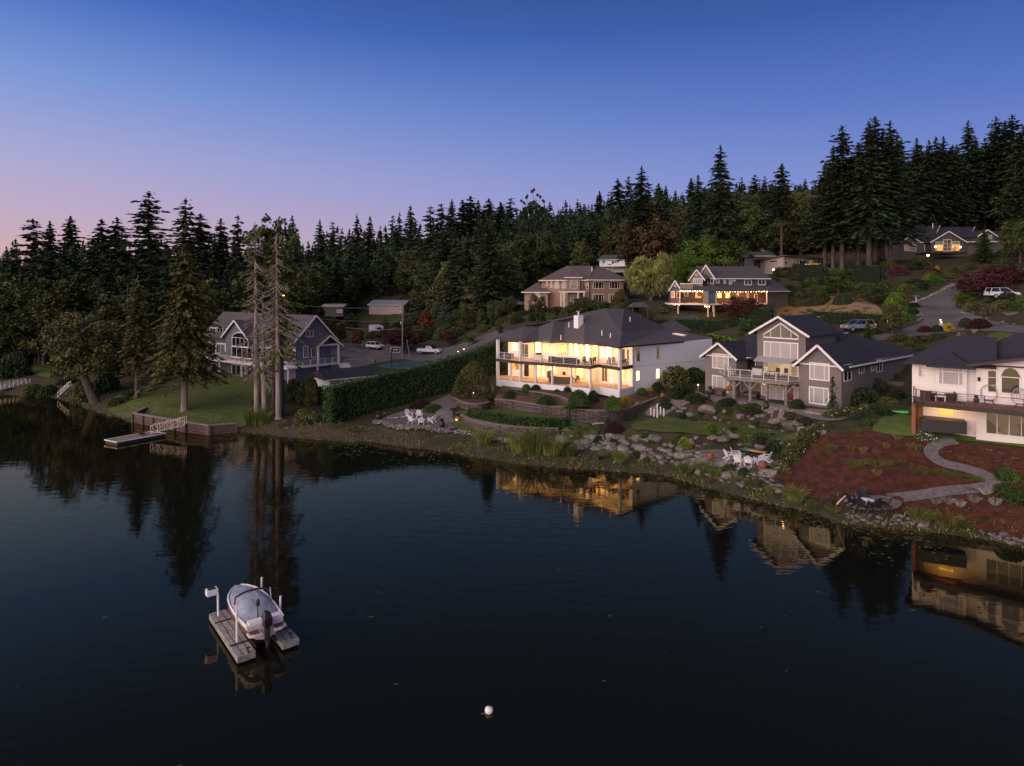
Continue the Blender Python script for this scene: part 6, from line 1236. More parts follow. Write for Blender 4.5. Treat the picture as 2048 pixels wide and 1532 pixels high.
    ar = MB(); ar.tube([(1.0,.1,1.05),(1.05,-.05,1.75),(1.0,-.35,1.1)], .03, 5); ar.build('tower_arm', M_steel, E, local=True)
    om = empty('outboard', O, 'x', 'x'); bpy.data.objects.remove(om)
    c = MB(); R = [[(-.2*q,-3.0+a_,z),(.2*q,-3.0+a_,z),(.24*q,-2.72,z),(.2*q,-2.45,z),(-.2*q,-2.45,z),(-.24*q,-2.72,z)] for z, q, a_ in ((.85,.8,.1),(.95,1,0),(1.35,1.05,.0),(1.55,.85,.08),(1.62,.5,.2))]; c.quadstrip(R); c.cap(R[0][::-1]); c.cap(R[-1]); oc = c.build('outboard_motor', mat('outboard_black', (.02,.012,.012), .3, spec=.6), E, local=True)
    c = MB(); c.box((0,-2.75,.5), (.2,.34,.8)); c.box((0,-2.78,.05), (.12,.5,.25)); c.lathe([(.02,-.3),(.1,-.1),(.1,.2),(.02,.3)], 8, (0,-2.8,-.12)); c.build('lower_unit', M_dark, oc, local=True); c = MB(); c.box((0,-2.66,1.15), (.5,.06,.08)); c.build('trim_band', M_white, oc, local=True)
    c = MB(); c.tube([(-.25,-1.9,1.1),(-.25,-1.9,1.75)], .03, 6); c.lathe([(.02,0),(.12,.1),(.1,.35),(.02,.45)], 8, (-.25,-1.9,1.7)); c.build('covered_flag', M_dark, E, local=True)
boat()
for o in list(COL.objects):
    if o.name in ('boat_lift', 'motor_boat'): o.scale = (.93, .93, .93)
P = PZ(978, 1424, 0); e = empty('mooring_buoy', P, 'white round mooring buoy alone on the dark water', 'buoy'); m = MB(); m.lathe([(.02,-.12),(.14,-.05),(.19,.06),(.17,.17),(.08,.24),(.03,.25)], 16, P); m.build('float', M_white, e, smooth=True); m = MB(); m.tube([P+Vector((0, 0, .24)), P+Vector((0, 0, .33))], .03, 6); m.build('ring', M_dark, e)
# ------------------------------------------------------------ vegetation
def leafmat(name, col, col2=None, rnd=.3, vs=.5):
    g_ = 1.55 if max(col) < .06 else 1.25; col = tuple(c*g_ for c in col); col2 = tuple(c*g_ for c in col2) if col2 else None
    return mat(name, col, .75, .45, vs, col2=col2 or tuple(c*1.9 for c in col), rnd=rnd, spec=.15)
L_fir = leafmat('fir_needles', (.014,.020,.011)); L_fir2 = leafmat('fir_needles_deep', (.014,.023,.012)); L_spruce = leafmat('blue_spruce_needles', (.035,.045,.042))
L_cedar = leafmat('cedar_foliage', (.052,.053,.018)); L_broad = leafmat('broad_leaves', (.022,.030,.010)); L_broad2 = leafmat('olive_leaves', (.034,.038,.013)); L_brownish = leafmat('autumn_brown_leaves', (.045,.030,.014))
L_lime = leafmat('lime_leaves', (.075,.11,.012)); L_willow = leafmat('willow_leaves', (.085,.095,.030)); L_bright = leafmat('bright_green_leaves', (.045,.075,.012)); L_green = leafmat('shrub_leaves', (.022,.040,.010)); L_dark = leafmat('dark_shrub_leaves', (.014,.022,.010))
L_red = leafmat('maroon_leaves', (.030,.010,.012)); L_orange = leafmat('orange_leaves', (.10,.045,.018)); L_yellow = leafmat('yellow_leaves', (.19,.15,.012)); L_hedge = leafmat('hedge_leaves', (.016,.036,.008), rnd=.1, vs=.8)
L_grass = leafmat('reed_blades', (.055,.070,.018), vs=2); L_dry = leafmat('dry_blades', (.085,.068,.03), vs=2); L_pale = leafmat('pale_blades', (.16,.16,.13), vs=2); L_flower = leafmat('white_blossom', (.34,.32,.28)); L_heath = leafmat('heather_leaves', (.07,.055,.035), (.10,.06,.05))
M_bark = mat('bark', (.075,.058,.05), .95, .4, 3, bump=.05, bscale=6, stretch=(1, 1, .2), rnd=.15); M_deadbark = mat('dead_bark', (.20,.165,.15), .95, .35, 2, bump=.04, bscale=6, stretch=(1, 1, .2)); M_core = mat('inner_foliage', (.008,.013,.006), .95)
def diamonds(C, D, S): # centre, half length vector, half width vector
    n = len(C); V = np.stack([C-D, C+S, C+D, C-S], 1).reshape(-1, 3); return V, np.arange(n*4).reshape(n, 4)
def unit(v): return v/np.maximum(np.linalg.norm(v, axis=1, keepdims=True), 1e-9)
def conifer_cd(rs, H=30, R=4.5, wh=42, nb=6, s=.75, droop=.3, bare=.12, pw=.8, ragged=.25, top=1.0, wid=.32):
    C, D, S = [], [], []
    for i in range(wh):
        f = (i+rs.rand()*.8)/wh; h = bare+(1-bare)*f; r = R*((1-f)**pw)*(1+.25*math.sin(i*1.9+rs.rand()))+.15; n = max(3, int(nb*(.6+.6*(1-f))))
        a0 = rs.rand()*6.28; r = max(r, .3)
        for b in range(n):
            h = bare+(1-bare)*(f+rs.randn()*.012)
            if rs.rand() < ragged*.35: continue
            az = a0+6.283*b/n+rs.randn()*.25; L = r*(1-ragged*rs.rand())*(1.2 if rs.rand() < .08 else 1); m = max(2, int(L/s*1.7)); t = (np.arange(m)+rs.rand(m))/m
            up = .10*L if f > .55 else 0; zz = h*H+up*t-droop*L*t**1.6*(1.15-f*.8)
            d = np.array([math.cos(az), math.sin(az), 0]); p = np.array([-d[1], d[0], 0])
            for sgn in (-1, 0, 1):
                off = sgn*(L*.22*(1-t*.8)+s*.1)*rs.rand(m); c = d[None]*(L*t)[:, None]+p[None]*off[:, None]; c[:, 2] = zz+rs.randn(m)*s*.12-abs(off)*.25
                dd = unit(d[None]+p[None]*(sgn*.7)+rs.randn(m, 3)*.22-np.array([[0, 0, droop*.9]])); ss = unit(np.cross(dd, np.array([[0, 0, 1.]])+rs.randn(m, 3)*.5))
                q = s*(.75+.5*rs.rand(m))*(.55 if f > .93 else 1); C.append(c); D.append(dd*q[:, None]*.75); S.append(ss*q[:, None]*wid)
    m = 8; C.append(np.c_[rs.randn(m, 2)*.05, H*(1-.03*rs.rand(m))]); D.append(np.c_[rs.randn(m, 2)*.12, np.full(m, s*.8)]); S.append(np.c_[rs.randn(m, 2)*.16, np.zeros(m)])
    return np.concatenate(C), np.concatenate(D), np.concatenate(S)
def broad_cd(rs, H=16, R=6, n=60, per=70, s=.45, base=.28, shape='round', weep=0):
    C, D, S = [], [], []
    for i in range(n):
        u = unit(rs.randn(1, 3))[0]; q = rs.rand()**.4
        prof = 1.0
        c = np.array([u[0]*R*q, u[1]*R*q, H*(base+(1-base)*.5)+u[2]*H*(1-base)*.47*q])
        if shape == 'cone': f = (c[2]/H-base)/(1-base); w = max(.12, 1.15*(1-max(0, f))**.8); c[0] *= w; c[1] *= w
        rr = R*(.16+.16*rs.rand()); k = unit(rs.randn(per, 3)); k *= (rs.rand(per, 1)**.45)*rr; k[:, 2] *= .75
        cc = c+k; dd = unit(rs.randn(per, 3)+np.array([[0, 0, -weep*3]])); ss = unit(np.cross(dd, rs.randn(per, 3))); z = s*(.6+.7*rs.rand(per, 1)); C.append(cc); D.append(dd*z*(.6+weep)); S.append(ss*z*.38*(1-weep*.4))
        if weep:
            m = per//2; cc = c+k[:m]; cc[:, 2] -= rs.rand(m)*H*.22; C.append(cc); D.append(unit(rs.randn(m, 3)*.25+np.array([[0, 0, -1.]]))*s*1.2); S.append(unit(rs.randn(m, 3))*s*.22)
    return np.concatenate(C), np.concatenate(D), np.concatenate(S)
def shrub_cd(rs, n=900, s=.10, tight=.12, lumps=6, up=0):
    u = unit(rs.randn(n, 3)); u[:, 2] = np.abs(u[:, 2])*1.0-.12; lobe = np.ones(n)
    for _ in range(lumps):
        a = unit(rs.randn(1, 3))[0]; lobe += .16*np.clip(u@a, 0, 1)**3*(1 if rs.rand() < .6 else -1)
    r = lobe*(1-tight*rs.rand(n)**1.5); C = u*r[:, None]*np.array([[1, 1, 1.0]]); C[:, 2] = np.maximum(C[:, 2], .0)
    D = unit(rs.randn(n, 3)+u*.8+np.array([[0, 0, up]])); S = unit(np.cross(D, rs.randn(n, 3))); z = s*(.6+.8*rs.rand(n, 1)); return C, D*z, S*z*.45
def blades_cd(rs, n=160, R=.35, s=1.0, spread=.5):
    a = rs.rand(n)*6.28; r = R*np.sqrt(rs.rand(n)); b = np.c_[np.cos(a)*r, np.sin(a)*r, np.zeros(n)]; l = s*(.5+.6*rs.rand(n)); d = unit(np.c_[np.cos(a)*spread*rs.rand(n), np.sin(a)*spread*rs.rand(n), np.ones(n)]); d2 = unit(d+np.c_[np.cos(a)*spread*1.6, np.sin(a)*spread*1.6, -.3*np.ones(n)])
    c1 = b+d*l[:, None]*.4; c2 = b+d*l[:, None]*.75+d2*l[:, None]*.22; w = unit(np.cross(d, rs.randn(n, 3)))*.022*s**.5
    return np.concatenate([c1, c2]), np.concatenate([d*l[:, None]*.42, d2*l[:, None]*.28]), np.concatenate([w, w])
def crown(name, cd, m, core=None):
    V, Q = diamonds(*cd)
    me = np_mesh(name, V, Q, m, link=False); return me
def trunk_mb(H, r, lean=0, limbs=0, rs=None, bare=.3, spread=3, n=8):
    b = MB(); pts = [(lean*H*t*t*.3, 0, H*t) for t in (0, .02, .15, .4, .7, 1)]; b.tube(pts, [r*1.5, r*1.15, r, r*.75, r*.42, r*.06], n)
    for i in range(limbs):
        t = bare+(.9-bare)*rs.rand(); a = rs.rand()*6.28; L = spread*(1-t*.5)*(.6+.5*rs.rand()); z = H*t
        b.tube([(0, 0, z), (math.cos(a)*L*.5, math.sin(a)*L*.5, z+L*.45), (math.cos(a)*L, math.sin(a)*L, z+L*.75)], [r*.35, r*.22, r*.06], 5)
    return b
TREES = {}
def tree_proto(key, name, cd, m, H, r, cat='tree', **k):
    rs = np.random.RandomState(abs(hash(key)) % 9999 if False else sum(map(ord, key))); e = empty(name, (0, 0, -500), 'tree', cat)
    bark = k.pop('bark', M_bark); trunk_mb(H*.97, r, rs=rs, **k).build('trunk', bark, e, local=True, fix=False, smooth=True)
    if cd is not None:
        o = bpy.data.objects.new('crown', crown('crown', cd, m)); COL.objects.link(o); adopt(o, e)
    TREES[key] = (e, H); return e
def R_(i): return np.random.RandomState(i)
for i, (m, w, nb, s, dr, pw, rg) in enumerate([(L_fir,46,6,.95,.30,.58,.3),(L_fir2,40,6,1.0,.42,.75,.4),(L_fir,36,5,1.05,.25,.5,.6),(L_fir2,50,7,.9,.2,.66,.25),(L_fir,34,5,1.0,.35,.42,.7)]):
    tree_proto('fir%d' % i, 'fir_tree', conifer_cd(R_(i+1), 30, 5.6+.7*(i % 3), int(w*1.15), nb+1, s, dr, .08, pw, rg, wid=.36), m, 30, .38)
for i, (m, w, nb, s, dr, pw, rg) in enumerate([(L_fir,60,7,.62,.30,.7,.45),(L_fir2,64,7,.6,.38,.8,.4),(L_fir,56,7,.66,.22,.55,.6)]):
    tree_proto('bigfir%d' % i, 'fir_tree', conifer_cd(R_(i+31), 34, 6.6, w, nb, s*1.1, dr, .26, pw, rg, wid=.32), m, 34, .45)
tree_proto('barefir', 'fir_tree', conifer_cd(R_(57), 30, 4.6, 40, 7, .75, .3, .52, .55, .5, wid=.32), L_fir, 30, .42)
tree_proto('cedar0', 'cedar_tree', conifer_cd(R_(51), 23, 5.4, 64, 9, .55, .45, .24, .5, .45, wid=.28), L_cedar, 23, .40, bark=M_deadbark)
tree_proto('cedar1', 'cedar_tree', conifer_cd(R_(52), 22, 3.0, 60, 8, .5, .4, .28, .45, .55, wid=.28), L_cedar, 22, .34)
tree_proto('thin', 'cedar_tree', conifer_cd(R_(58), 22, 3.2, 44, 6, .42, .5, .3, .45, .85, wid=.3), L_cedar, 22, .34)
tree_proto('dark_cedar', 'cedar_tree', conifer_cd(R_(53), 14, 5.2, 40, 9, .6, .75, .03, .6, .2, wid=.3), L_dark, 14, .4)
tree_proto('spruce', 'spruce_tree', conifer_cd(R_(54), 12, 3.2, 34, 8, .5, .15, .04, .9, .2, wid=.3), L_spruce, 12, .2)
tree_proto('garden_spruce', 'spruce_tree', conifer_cd(R_(55), 12, 3.4, 36, 9, .5, .25, .04, .85, .15, wid=.32), L_green, 12, .2)
tree_proto('weeping', 'weeping_conifer', conifer_cd(R_(56), 6, 1.3, 30, 4, .3, .9, .02, .75, .5, wid=.35), L_dark, 6, .09)
tree_proto('broad0', 'broadleaf_tree', broad_cd(R_(61), 16, 6.0, 80, 75, .55, .1), L_broad, 16, .35, limbs=10)
tree_proto('broad1', 'broadleaf_tree', broad_cd(R_(62), 17, 5.4, 80, 75, .55, .08, 'cone'), L_broad2, 17, .35, limbs=8)
tree_proto('broad2', 'broadleaf_tree', broad_cd(R_(63), 14, 6.2, 74, 75, .5, .12), L_brownish, 14, .32, limbs=10)
tree_proto('broad3', 'broadleaf_tree', broad_cd(R_(64), 18, 6.6, 90, 75, .6, .08), L_broad, 18, .4, limbs=10)
tree_proto('maple', 'broadleaf_tree', broad_cd(R_(65), 12, 7.5, 110, 110, .42, .1), L_bright, 12, .4, limbs=12)
tree_proto('willow', 'willow_tree', broad_cd(R_(66), 12, 5.0, 90, 100, .42, .25, weep=.7), L_willow, 12, .4, limbs=10)
tree_proto('magnolia', 'evergreen_tree', [q*np.array([[2.9, 2.9, 5.9]]) if i_ == 0 else q*3.2 for i_, q in enumerate(shrub_cd(R_(67), 4200, .06, .22, 9))], L_broad2, 6, .16, limbs=8, bare=.1, spread=1.6)
tree_proto('redmaple', 'maple_tree', broad_cd(R_(68), 5, 2.8, 60, 80, .24, .25), L_red, 5, .12, limbs=9, spread=1.6)
tree_proto('orangetree', 'maple_tree', broad_cd(R_(69), 5.5, 1.8, 50, 80, .24, .12, 'cone'), L_orange, 5.5, .1, limbs=8, spread=1.2)
tree_proto('poplar', 'poplar_tree', broad_cd(R_(70), 28, 2.6, 120, 60, .7, .06), L_fir2, 28, .4)
tree_proto('alder', 'broadleaf_tree', broad_cd(R_(71), 26, 4.6, 70, 42, .55, .6), L_broad, 26, .35, limbs=14, spread=3.5, bare=.5)
tree_proto('sapling', 'young_tree', broad_cd(R_(72), 4, 1.4, 40, 60, .18, .3), L_green, 4, .06, limbs=8, bare=.35, spread=.9)
tree_proto('limetree', 'young_tree', broad_cd(R_(73), 4, 1.7, 40, 60, .2, .25), L_bright, 4, .08, limbs=8, bare=.3, spread=1)
def tree(key, u=None, v=None, vtop=None, k=None, H=None, P=None, label=None, group=None, rz=None, wide=1, rnd=random.random, sink=.15):
    """Stand a tree where the photo shows its foot, as tall as its tip reaches."""
    e, H0_ = TREES[key]
    if P is None:
        if k is None: P = G(u, v)
        else: x, y = (u-U0)*k, F*k; P = Vector((x, y, tz(x, y)))
    kk = P.y/F
    if H is None: H = H0-(vtop-V0)*kk-P.z
    if H < 1.5: return None
    s = H/H0_; sw = s*wide
    return place(e, (P.x, P.y, P.z-sink), rnd()*6.28 if rz is None else rz, (sw, sw, s), label, group)
rnd = random.Random(11); RR = rnd.random
# --- named trees near the water
def dead_tree(P, H, r, nbr, seed, label, top=.98, low=.28, forked=False):
    rs = np.random.RandomState(seed); e = empty('dead_conifer', P, label, 'tree', 'tall bare trees on the point'); b = MB()
    b.tube([(0,0,0),(.02,0,.4),(-.05,0,H*.3),(-.2,.1,H*.6),(-.32,.1,H)], [r*1.5, r*1.05, r*.85, r*.5, .03], 9); b.build('trunk', M_deadbark, e, local=True, smooth=True, fix=False)
    m = MB()
    for i in range(nbr):
        t = low+(top-low)*(i/nbr)+rs.rand()*.01; a = rs.rand()*6.28; L = (3.9*(1-t)**.55+.25)*(.55+.5*rs.rand()); x = -.32*t
        p = []; 
        for q in range(5): s = q/4; p.append((x+math.cos(a)*L*s, math.sin(a)*L*s, H*t-L*.75*s**1.2+L*.35*s**3.2))
        m.tube(p, [.075, .062, .05, .036, .014], 4)
        for w in range(3):
            s = .3+.6*rs.rand(); j = Vector((x+math.cos(a)*L*s, math.sin(a)*L*s, H*t-L*.75*s**1.2+L*.35*s**3.2)); a2 = a+rs.choice([-1, 1])*(.5+.4*rs.rand()); l2 = L*.3
            m.tube([j, j+Vector((math.cos(a2)*l2*.6, math.sin(a2)*l2*.6, -l2*.45)), j+Vector((math.cos(a2)*l2, math.sin(a2)*l2, -l2*.5))], [.035, .028, .012], 3)
    m.build('branches', M_deadbark, e, local=True, fix=False); return e
q = G(514, 826); dead_tree(q, 26.5, .42, 150, 3, 'tallest bare grey dead conifer with drooping branches, leftmost of the trunks on the point', low=.2)
q = G(529, 832); dead_tree(q, 17, .38, 60, 5, 'second bare trunk close beside the tallest dead conifer')
q = G(557, 838); dead_tree(q, 25, .40, 95, 8, 'bare right-hand trunk on the point, half clothed in thin green boughs', low=.35)
def sparse_crown():
    e, _ = TREES['cedar1']; q = G(559, 836)
tree('thin', 562, 832, 470, label='thin green cedar growing behind the bare trunks beside the street lamp glow', rz=2, wide=1.1)
tree('alder', 548, 815, 428, label='tall loose-topped tree behind the bare trunks, its tufted top against the pink sky', rz=1, wide=.8)
tree('cedar0', 369, 821, 492, label='olive cedar with pale grey trunk standing alone on the lawn behind the timber bulkhead', rz=.5)
tree('cedar1', 274, 797, 560, label='dark narrow cedar with a bare dead tip, between the leaning tree and the lawn', rz=3, wide=1.15)
q = G(274, 797); dead_tree(Vector((q.x-.3, q.y+1.2, q.z)), 19.5, .28, 14, 21, 'dead spire rising through the narrow cedar by the shore', low=.75)
tree('dark_cedar', 25, 775, 640, k=.112, label='dark drooping cedar hanging over the ramp at the left edge', wide=1.15); tree('dark_cedar', -30, 775, 610, k=.115, label='dark cedar cut by the left edge of the view', wide=1.2)
# leaning tree
def leaning():
    q = G(192, 806); e = empty('leaning_tree', q, 'leaning broadleaf tree with a thick dark trunk, reaching over the left shore', 'tree'); b = MB()
    p = [(0,0,-.2),(-1.0,0,2.0),(-2.1,.2,4.6),(-2.6,.3,8),(-2.4,.4,13)]; b.tube(p, [.75,.6,.5,.38,.1], 9)
    for i in range(16): a = i*2.4; t = 5+(i*.5); b.tube([(-2.3,.2,t),(-2.3+math.cos(a)*2,.2+math.sin(a)*2,t+1.2),(-2.3+math.cos(a)*3.6,.2+math.sin(a)*3.6,t+1.6)], [.2,.13,.03], 5)
    b.build('trunk', M_bark, e, local=True, fix=False, smooth=True); C, D, S = broad_cd(R_(91), 15, 5.2, 95, 85, .42, .27); C = C+np.array([[-2.4, 0, 0]]); o = bpy.data.objects.new('crown', crown('crown', (C, D, S), L_broad2)); COL.objects.link(o); adopt(o, e)
leaning()
for i, (u, k, vt, ky) in enumerate([(70,.12,600,'broad1'),(120,.118,640,'dark_cedar'),(150,.105,610,'broad3'),(235,.088,640,'broad0'),(255,.095,560,'broad3'),(315,.088,660,'broad0'),(330,.10,540,'fir1'),(215,.105,520,'fir3'),(395,.105,560,'broad3'),(120,.14,520,'fir0'),(300,.115,500,'fir4'),(40,.135,530,'broad3'),(185,.13,480,'fir2'),(420,.12,540,'broad1'),(540,.125,520,'broad3'),(600,.13,540,'broad1'),(650,.2,560,'broad3'),(672,.2,560,'broad0')]):
    tree(ky, u, None, vt, k=k, label='%s tree of the left shore wood, %s' % ({'b': 'broadleaf', 'd': 'drooping', 'f': 'conifer'}[ky[0]], ['behind the ramp','above the small lawn','behind the leaning tree','right of the leaning tree','between leaning tree and lawn cedar','by the lawn cedar','left of the blue house','behind the blue house'][min(7, int((u)/80))]), group='trees of the left shore wood', wide=1.15)
for i, (u, k, vt, ky) in enumerate([(905,.124,622,'broad0'),(932,.122,600,'broad3'),(962,.12,612,'broad1'),(990,.117,596,'broad3'),(1018,.122,590,'broad0'),(1045,.128,600,'garden_spruce'),(870,.15,600,'broad1'),(1000,.105,648,'broad0')]):
    tree(ky, u, None, vt, k=k, label='leafy tree number %d from the spruce along the street behind the big lit house' % (i+1) if False else '%s green tree between the street bend and the tan house' % ['small','rounded','pointed','tall','wide','conical','slim','low'][i], group='trees between street and tan house')
# --- garden trees and the named ones among the houses
tree('magnolia', 944, 783, 710, label='round dark evergreen with a warm uplight beneath it, by the block steps', P=PZ(944, 787, 3.9))
tree('willow', 1302, 607, 502, k=.108, label='pale weeping willow between the tan house and the string-light house', wide=1.15)
tree('maple', 1425, 560, 470, k=.125, label='broad bright green maple behind the string-light house', wide=1.0)
tree('maple', 1372, 560, 502, k=.122, label='smaller bright green tree left of the broad maple', wide=.8)
tree('redmaple', 812, 700, 652, k=.116, label='dark red maple beside the utility pole', wide=1.3); tree('redmaple', 786, 702, 655, k=.12, label='rusty red maple between the utility pole and the motorhome', wide=1.3)
tree('redmaple', 895, 690, 660, k=.115, label='small round maroon tree on the verge above the pickup')
tree('orangetree', 716, 704, 650, k=.128, label='orange-brown narrow tree by the white suv'); tree('orangetree', 852, 685, 615, k=.14, label='orange-tinged tree right of the low tan house', wide=1.3)
tree('spruce', 888, 690, 598, k=.13, label='grey-blue spruce above the street bend', wide=1.2); tree('limetree', 938, 700, 665, k=.108, label='yellow-green bush lit from below at the hedge end', wide=1.4)
tree('garden_spruce', 1968, 532, 458, k=.11, label='dark green conical spruce in front of the ridge house', wide=1.1)
tree('weeping', 1665, 826, 752, label='narrow weeping conifer against the right gable of the taupe house'); tree('garden_spruce', 1736, 668, 640, k=.073, label='small dark spruce beside the grey suv', wide=1.2)
tree('sapling', 1490, 664, 632, k=.082, label='small pale green tree behind the white house garage', wide=1.1); tree('sapling', 1676, 592, 530, k=.097, label='slender leafy tree at the field edge behind the taupe house', wide=1.3)
tree('broad0', 1165, 620, 590, k=.098, label='green tree in front of the tan house entry', wide=1.4); tree('broad1', 1240, 620, 572, k=.10, label='green tree at the right corner of the tan house', wide=1.3); tree('broad0', 1075, 640, 585, k=.106, label='dark tree in front of the tan house left wing', wide=.9)
tree('garden_spruce', 1085, 640, 618, k=.095, label='small dark conifer behind the chimney', wide=1.2); tree('redmaple', 1484, 625, 592, k=.088, label='maroon tree below the string-light porch', wide=1.2)
tree('broad2', 1298, 560, 425, k=.16, label='russet-brown tree between the willow and the firs'); tree('broad1', 1165, 560, 470, k=.17, label='pointed mid-green tree behind the white cottage'); tree('broad1', 945, 600, 465, k=.17, label='tall pale olive tree in the middle of the forest edge', wide=1.1)
tree('broad1', 825, 600, 490, k=.215, label='olive green conical tree above the low tan house', wide=1.2); tree('broad1', 890, 610, 505, k=.17, label='second olive conical tree right of the low tan house', wide=1.2)
tree('broad0', 1075, 560, 455, k=.19, label='rounded brownish-green tree behind the tan house', wide=1.2); tree('broad3', 2040, 560, 430, k=.105, label='large dark green tree cut by the right edge', wide=1.0)
tree('redmaple', 2010, 575, 530, k=.09, label='wide dark red tree above the white suv', wide=2.0); tree('redmaple', 1960, 572, 545, k=.088, label='dark red shrub-tree at the top of the drive', wide=1.8)
tree('broad0', 640, 770, 708, k=.088, label='dark leafy tree between the hedge and the blue house deck', wide=.9); tree('broad1', 622, 835, 735, k=.070, label='ivy-like green tree at the near end of the tall hedge', wide=.55)
tree('limetree', 1925, 600, 585, k=.086, label='bright green shrub-tree beside the gate pillar', wide=1.3); tree('broad1', 1785, 640, 600, k=.076, label='rounded green tree at the road corner', wide=1.2); tree('broad0', 1745, 600, 568, k=.092, label='bushy green tree between field and road', wide=1.5)
for i, (u, k, vt, ky) in enumerate([(655,.15,628,'broad0'),(682,.145,640,'broad1'),(705,.16,622,'broad3'),(835,.15,622,'broad0'),(770,.155,632,'broad1'),(915,.145,610,'garden_spruce'),(640,.135,650,'orangetree')]):
    tree(ky, u, None, vt, k=k, label='%s tree screening the street lot behind the tall hedge' % ['far left leafy','pointed','rounded','leafy green','narrow green','dark conical','small orange'][i], group='trees around the street lot')
# --- forest
SKY = [(-120,470),(0,452),(60,446),(130,445),(190,448),(260,440),(330,432),(420,440),(480,450),(560,452),(640,455),(700,445),(760,440),(820,425),(880,420),(940,410),(1000,408),(1040,395),(1100,395),(1150,392),(1200,388),(1240,375),(1290,365),(1340,380),(1380,370),(1440,365),(1500,362),(1560,362),(1620,370),(1660,330),(1720,300),(1780,300),(1830,290),(1880,285),(1930,285),(1980,270),(2048,255),(2200,235)]
BASE = [(-200,745),(0,742),(100,730),(200,722),(300,712),(400,655),(560,640),(640,650),(690,640),(735,598),(840,596),(850,640),(960,650),(1000,630),(1040,560),(1200,535),(1255,545),(1340,560),(1350,540),(1520,520),(1660,505),(1790,500),(1800,450),(2010,455),(2030,500),(2200,500)]
def lerp(T, u): return float(np.interp(u, [a for a, b in T], [b for a, b in T]))
TIPS = [(66,436),(100,442),(140,434),(160,423),(190,438),(206,440),(236,436),(262,422),(297,384,.15),(371,398,.14),(404,428),(440,438),(478,431),(498,442),(582,432),(612,446),(640,441),(663,444),(690,441),(712,428),(741,433),(762,426),(785,431),(800,426),(820,412),(843,416),(862,411),(880,408),(905,400),(925,398),(940,392),(957,401),(975,398),(1000,402),(1020,393),(1034,390),(1120,381),(1135,378),(1156,386),(1180,376),(1200,379),(1216,371),(1238,358),(1256,353),(1283,333,.16),(1315,366),(1330,368),(1348,374),(1372,371),(1396,350,.15),(1380,356),(1441,290,.125),(1482,352),(1512,348),(1530,352),(1563,328,.128),(1600,366),(1612,357),(1640,352),(1666,292,.118),(1684,252,.116),(1650,325,.12),(1738,243,.112),(1750,234,.118),(1780,241,.115),(1765,262,.12),(1795,270,.14),(1716,285,.118),(1833,276,.15),(1858,280,.15),(1872,274,.15),(1887,272,.15),(1936,241,.158),(1952,280,.16),(1992,234,.158),(2010,242,.162),(2024,230,.156),(2046,250,.15),(1970,276,.16),(1905,290,.15)]
ZN = [(110,'above the far-left shore'),(330,'behind the leaning tree'),(460,'behind the lone lawn cedar'),(640,'behind the bare trunks'),(860,'above the low tan house'),(1010,'left of the poplar clump'),(1130,'around the poplar clump'),(1330,'above the white cottage'),(1520,'behind the maple and string-light house'),(1700,'above the beige ranch house'),(1800,'in the black stand left of the ridge house'),(2300,'behind the ridge house')]
def zone(u): return next(n for x, n in ZN if u < x)
nc = 0
for t in TIPS:
    u, v = t[:2]
    if len(t) == 2 and RR() < .28: continue
    if len(t) == 2: u += 5*RR()-2.5; v += 4*RR()**2
    k = t[2] if len(t) > 2 else (.22 if u < 650 else .25)+.02*RR(); key = 'barefir' if u == 1563 else ('bigfir%d' % rnd.randrange(3)) if k < .17 else 'fir%d' % rnd.randrange(5)
    big = 'tall' if len(t) > 2 else 'slim'
    tree(key, u, None, v, k=k, label='%s dark fir tipping the skyline %s' % (big, zone(u)), group='firs on the skyline '+zone(u), rnd=RR, wide=(1.0+.4*RR()) if len(t) > 2 else .8+1.1*RR()**1.5); nc += 1
for du in (-22, -12, 0, 11, 21): tree('poplar', 1067+du, None, 366+abs(du)*1.1, k=.21, label='upright poplar in the dense clump on the skyline', group='poplar clump on the skyline', wide=.62)
pts = []; stuff = []; cnt = {'c': nc, 'b': 0}; tries = 0
cand = []
for _ in range(14000):
    k = .105+.26*RR()**1.2; u = -260+2560*RR(); cand.append((k, u))
cand.sort()
ZC = terr([((u-U0)*k, F*k) for k, u in cand])
for (k, u), z in zip(cand, ZC):
    x, y = (u-U0)*k, F*k; sp = 3.9+13*(k-.1)
    if any((x-a)**2+(y-b)**2 < sp*sp for a, b in pts): continue
    vb = V0+(H0-z)/k
    if vb > lerp(BASE, u) or z < .8: continue
    vs = lerp(SKY, u)+3+34*RR(); isb = RR() < (.50 if u < 1400 else .35 if u < 1650 else .12)*(1.3 if k < .2 else .95); H = (13+9*RR()) if isb else (18+15*RR()); vt = V0-(z+H-H0)/k
    # keep houses in view: trees just below a house stay short
    if vt < vs: H = (V0-vs)*k+H0-z
    if H < 7: continue
    pts.append((x, y)); key = rnd.choice(['broad0','broad1','broad3','broad0','broad1','broad3','broad1','broad3']) if isb else 'fir%d' % rnd.randrange(5)
    if (isb and cnt['b'] < 285) or (not isb and cnt['c'] < 292):
        cnt['b' if isb else 'c'] += 1; sz = 'tall' if H > 24 else 'mid-height' if H > 16 else 'low'
        lab = ('%s rounded broadleaf tree massed %s' if isb else '%s dark fir massed %s') % (sz, zone(u))
        tree(key, P=Vector((x, y, z)), H=H, label=lab, group=('broadleaf trees ' if isb else 'dark firs ')+zone(u), rnd=RR, wide=.9+.5*RR()+(k-.1)*1.5)
    else: stuff.append((x, y, z, H, isb))
print('forest', cnt, len(stuff))
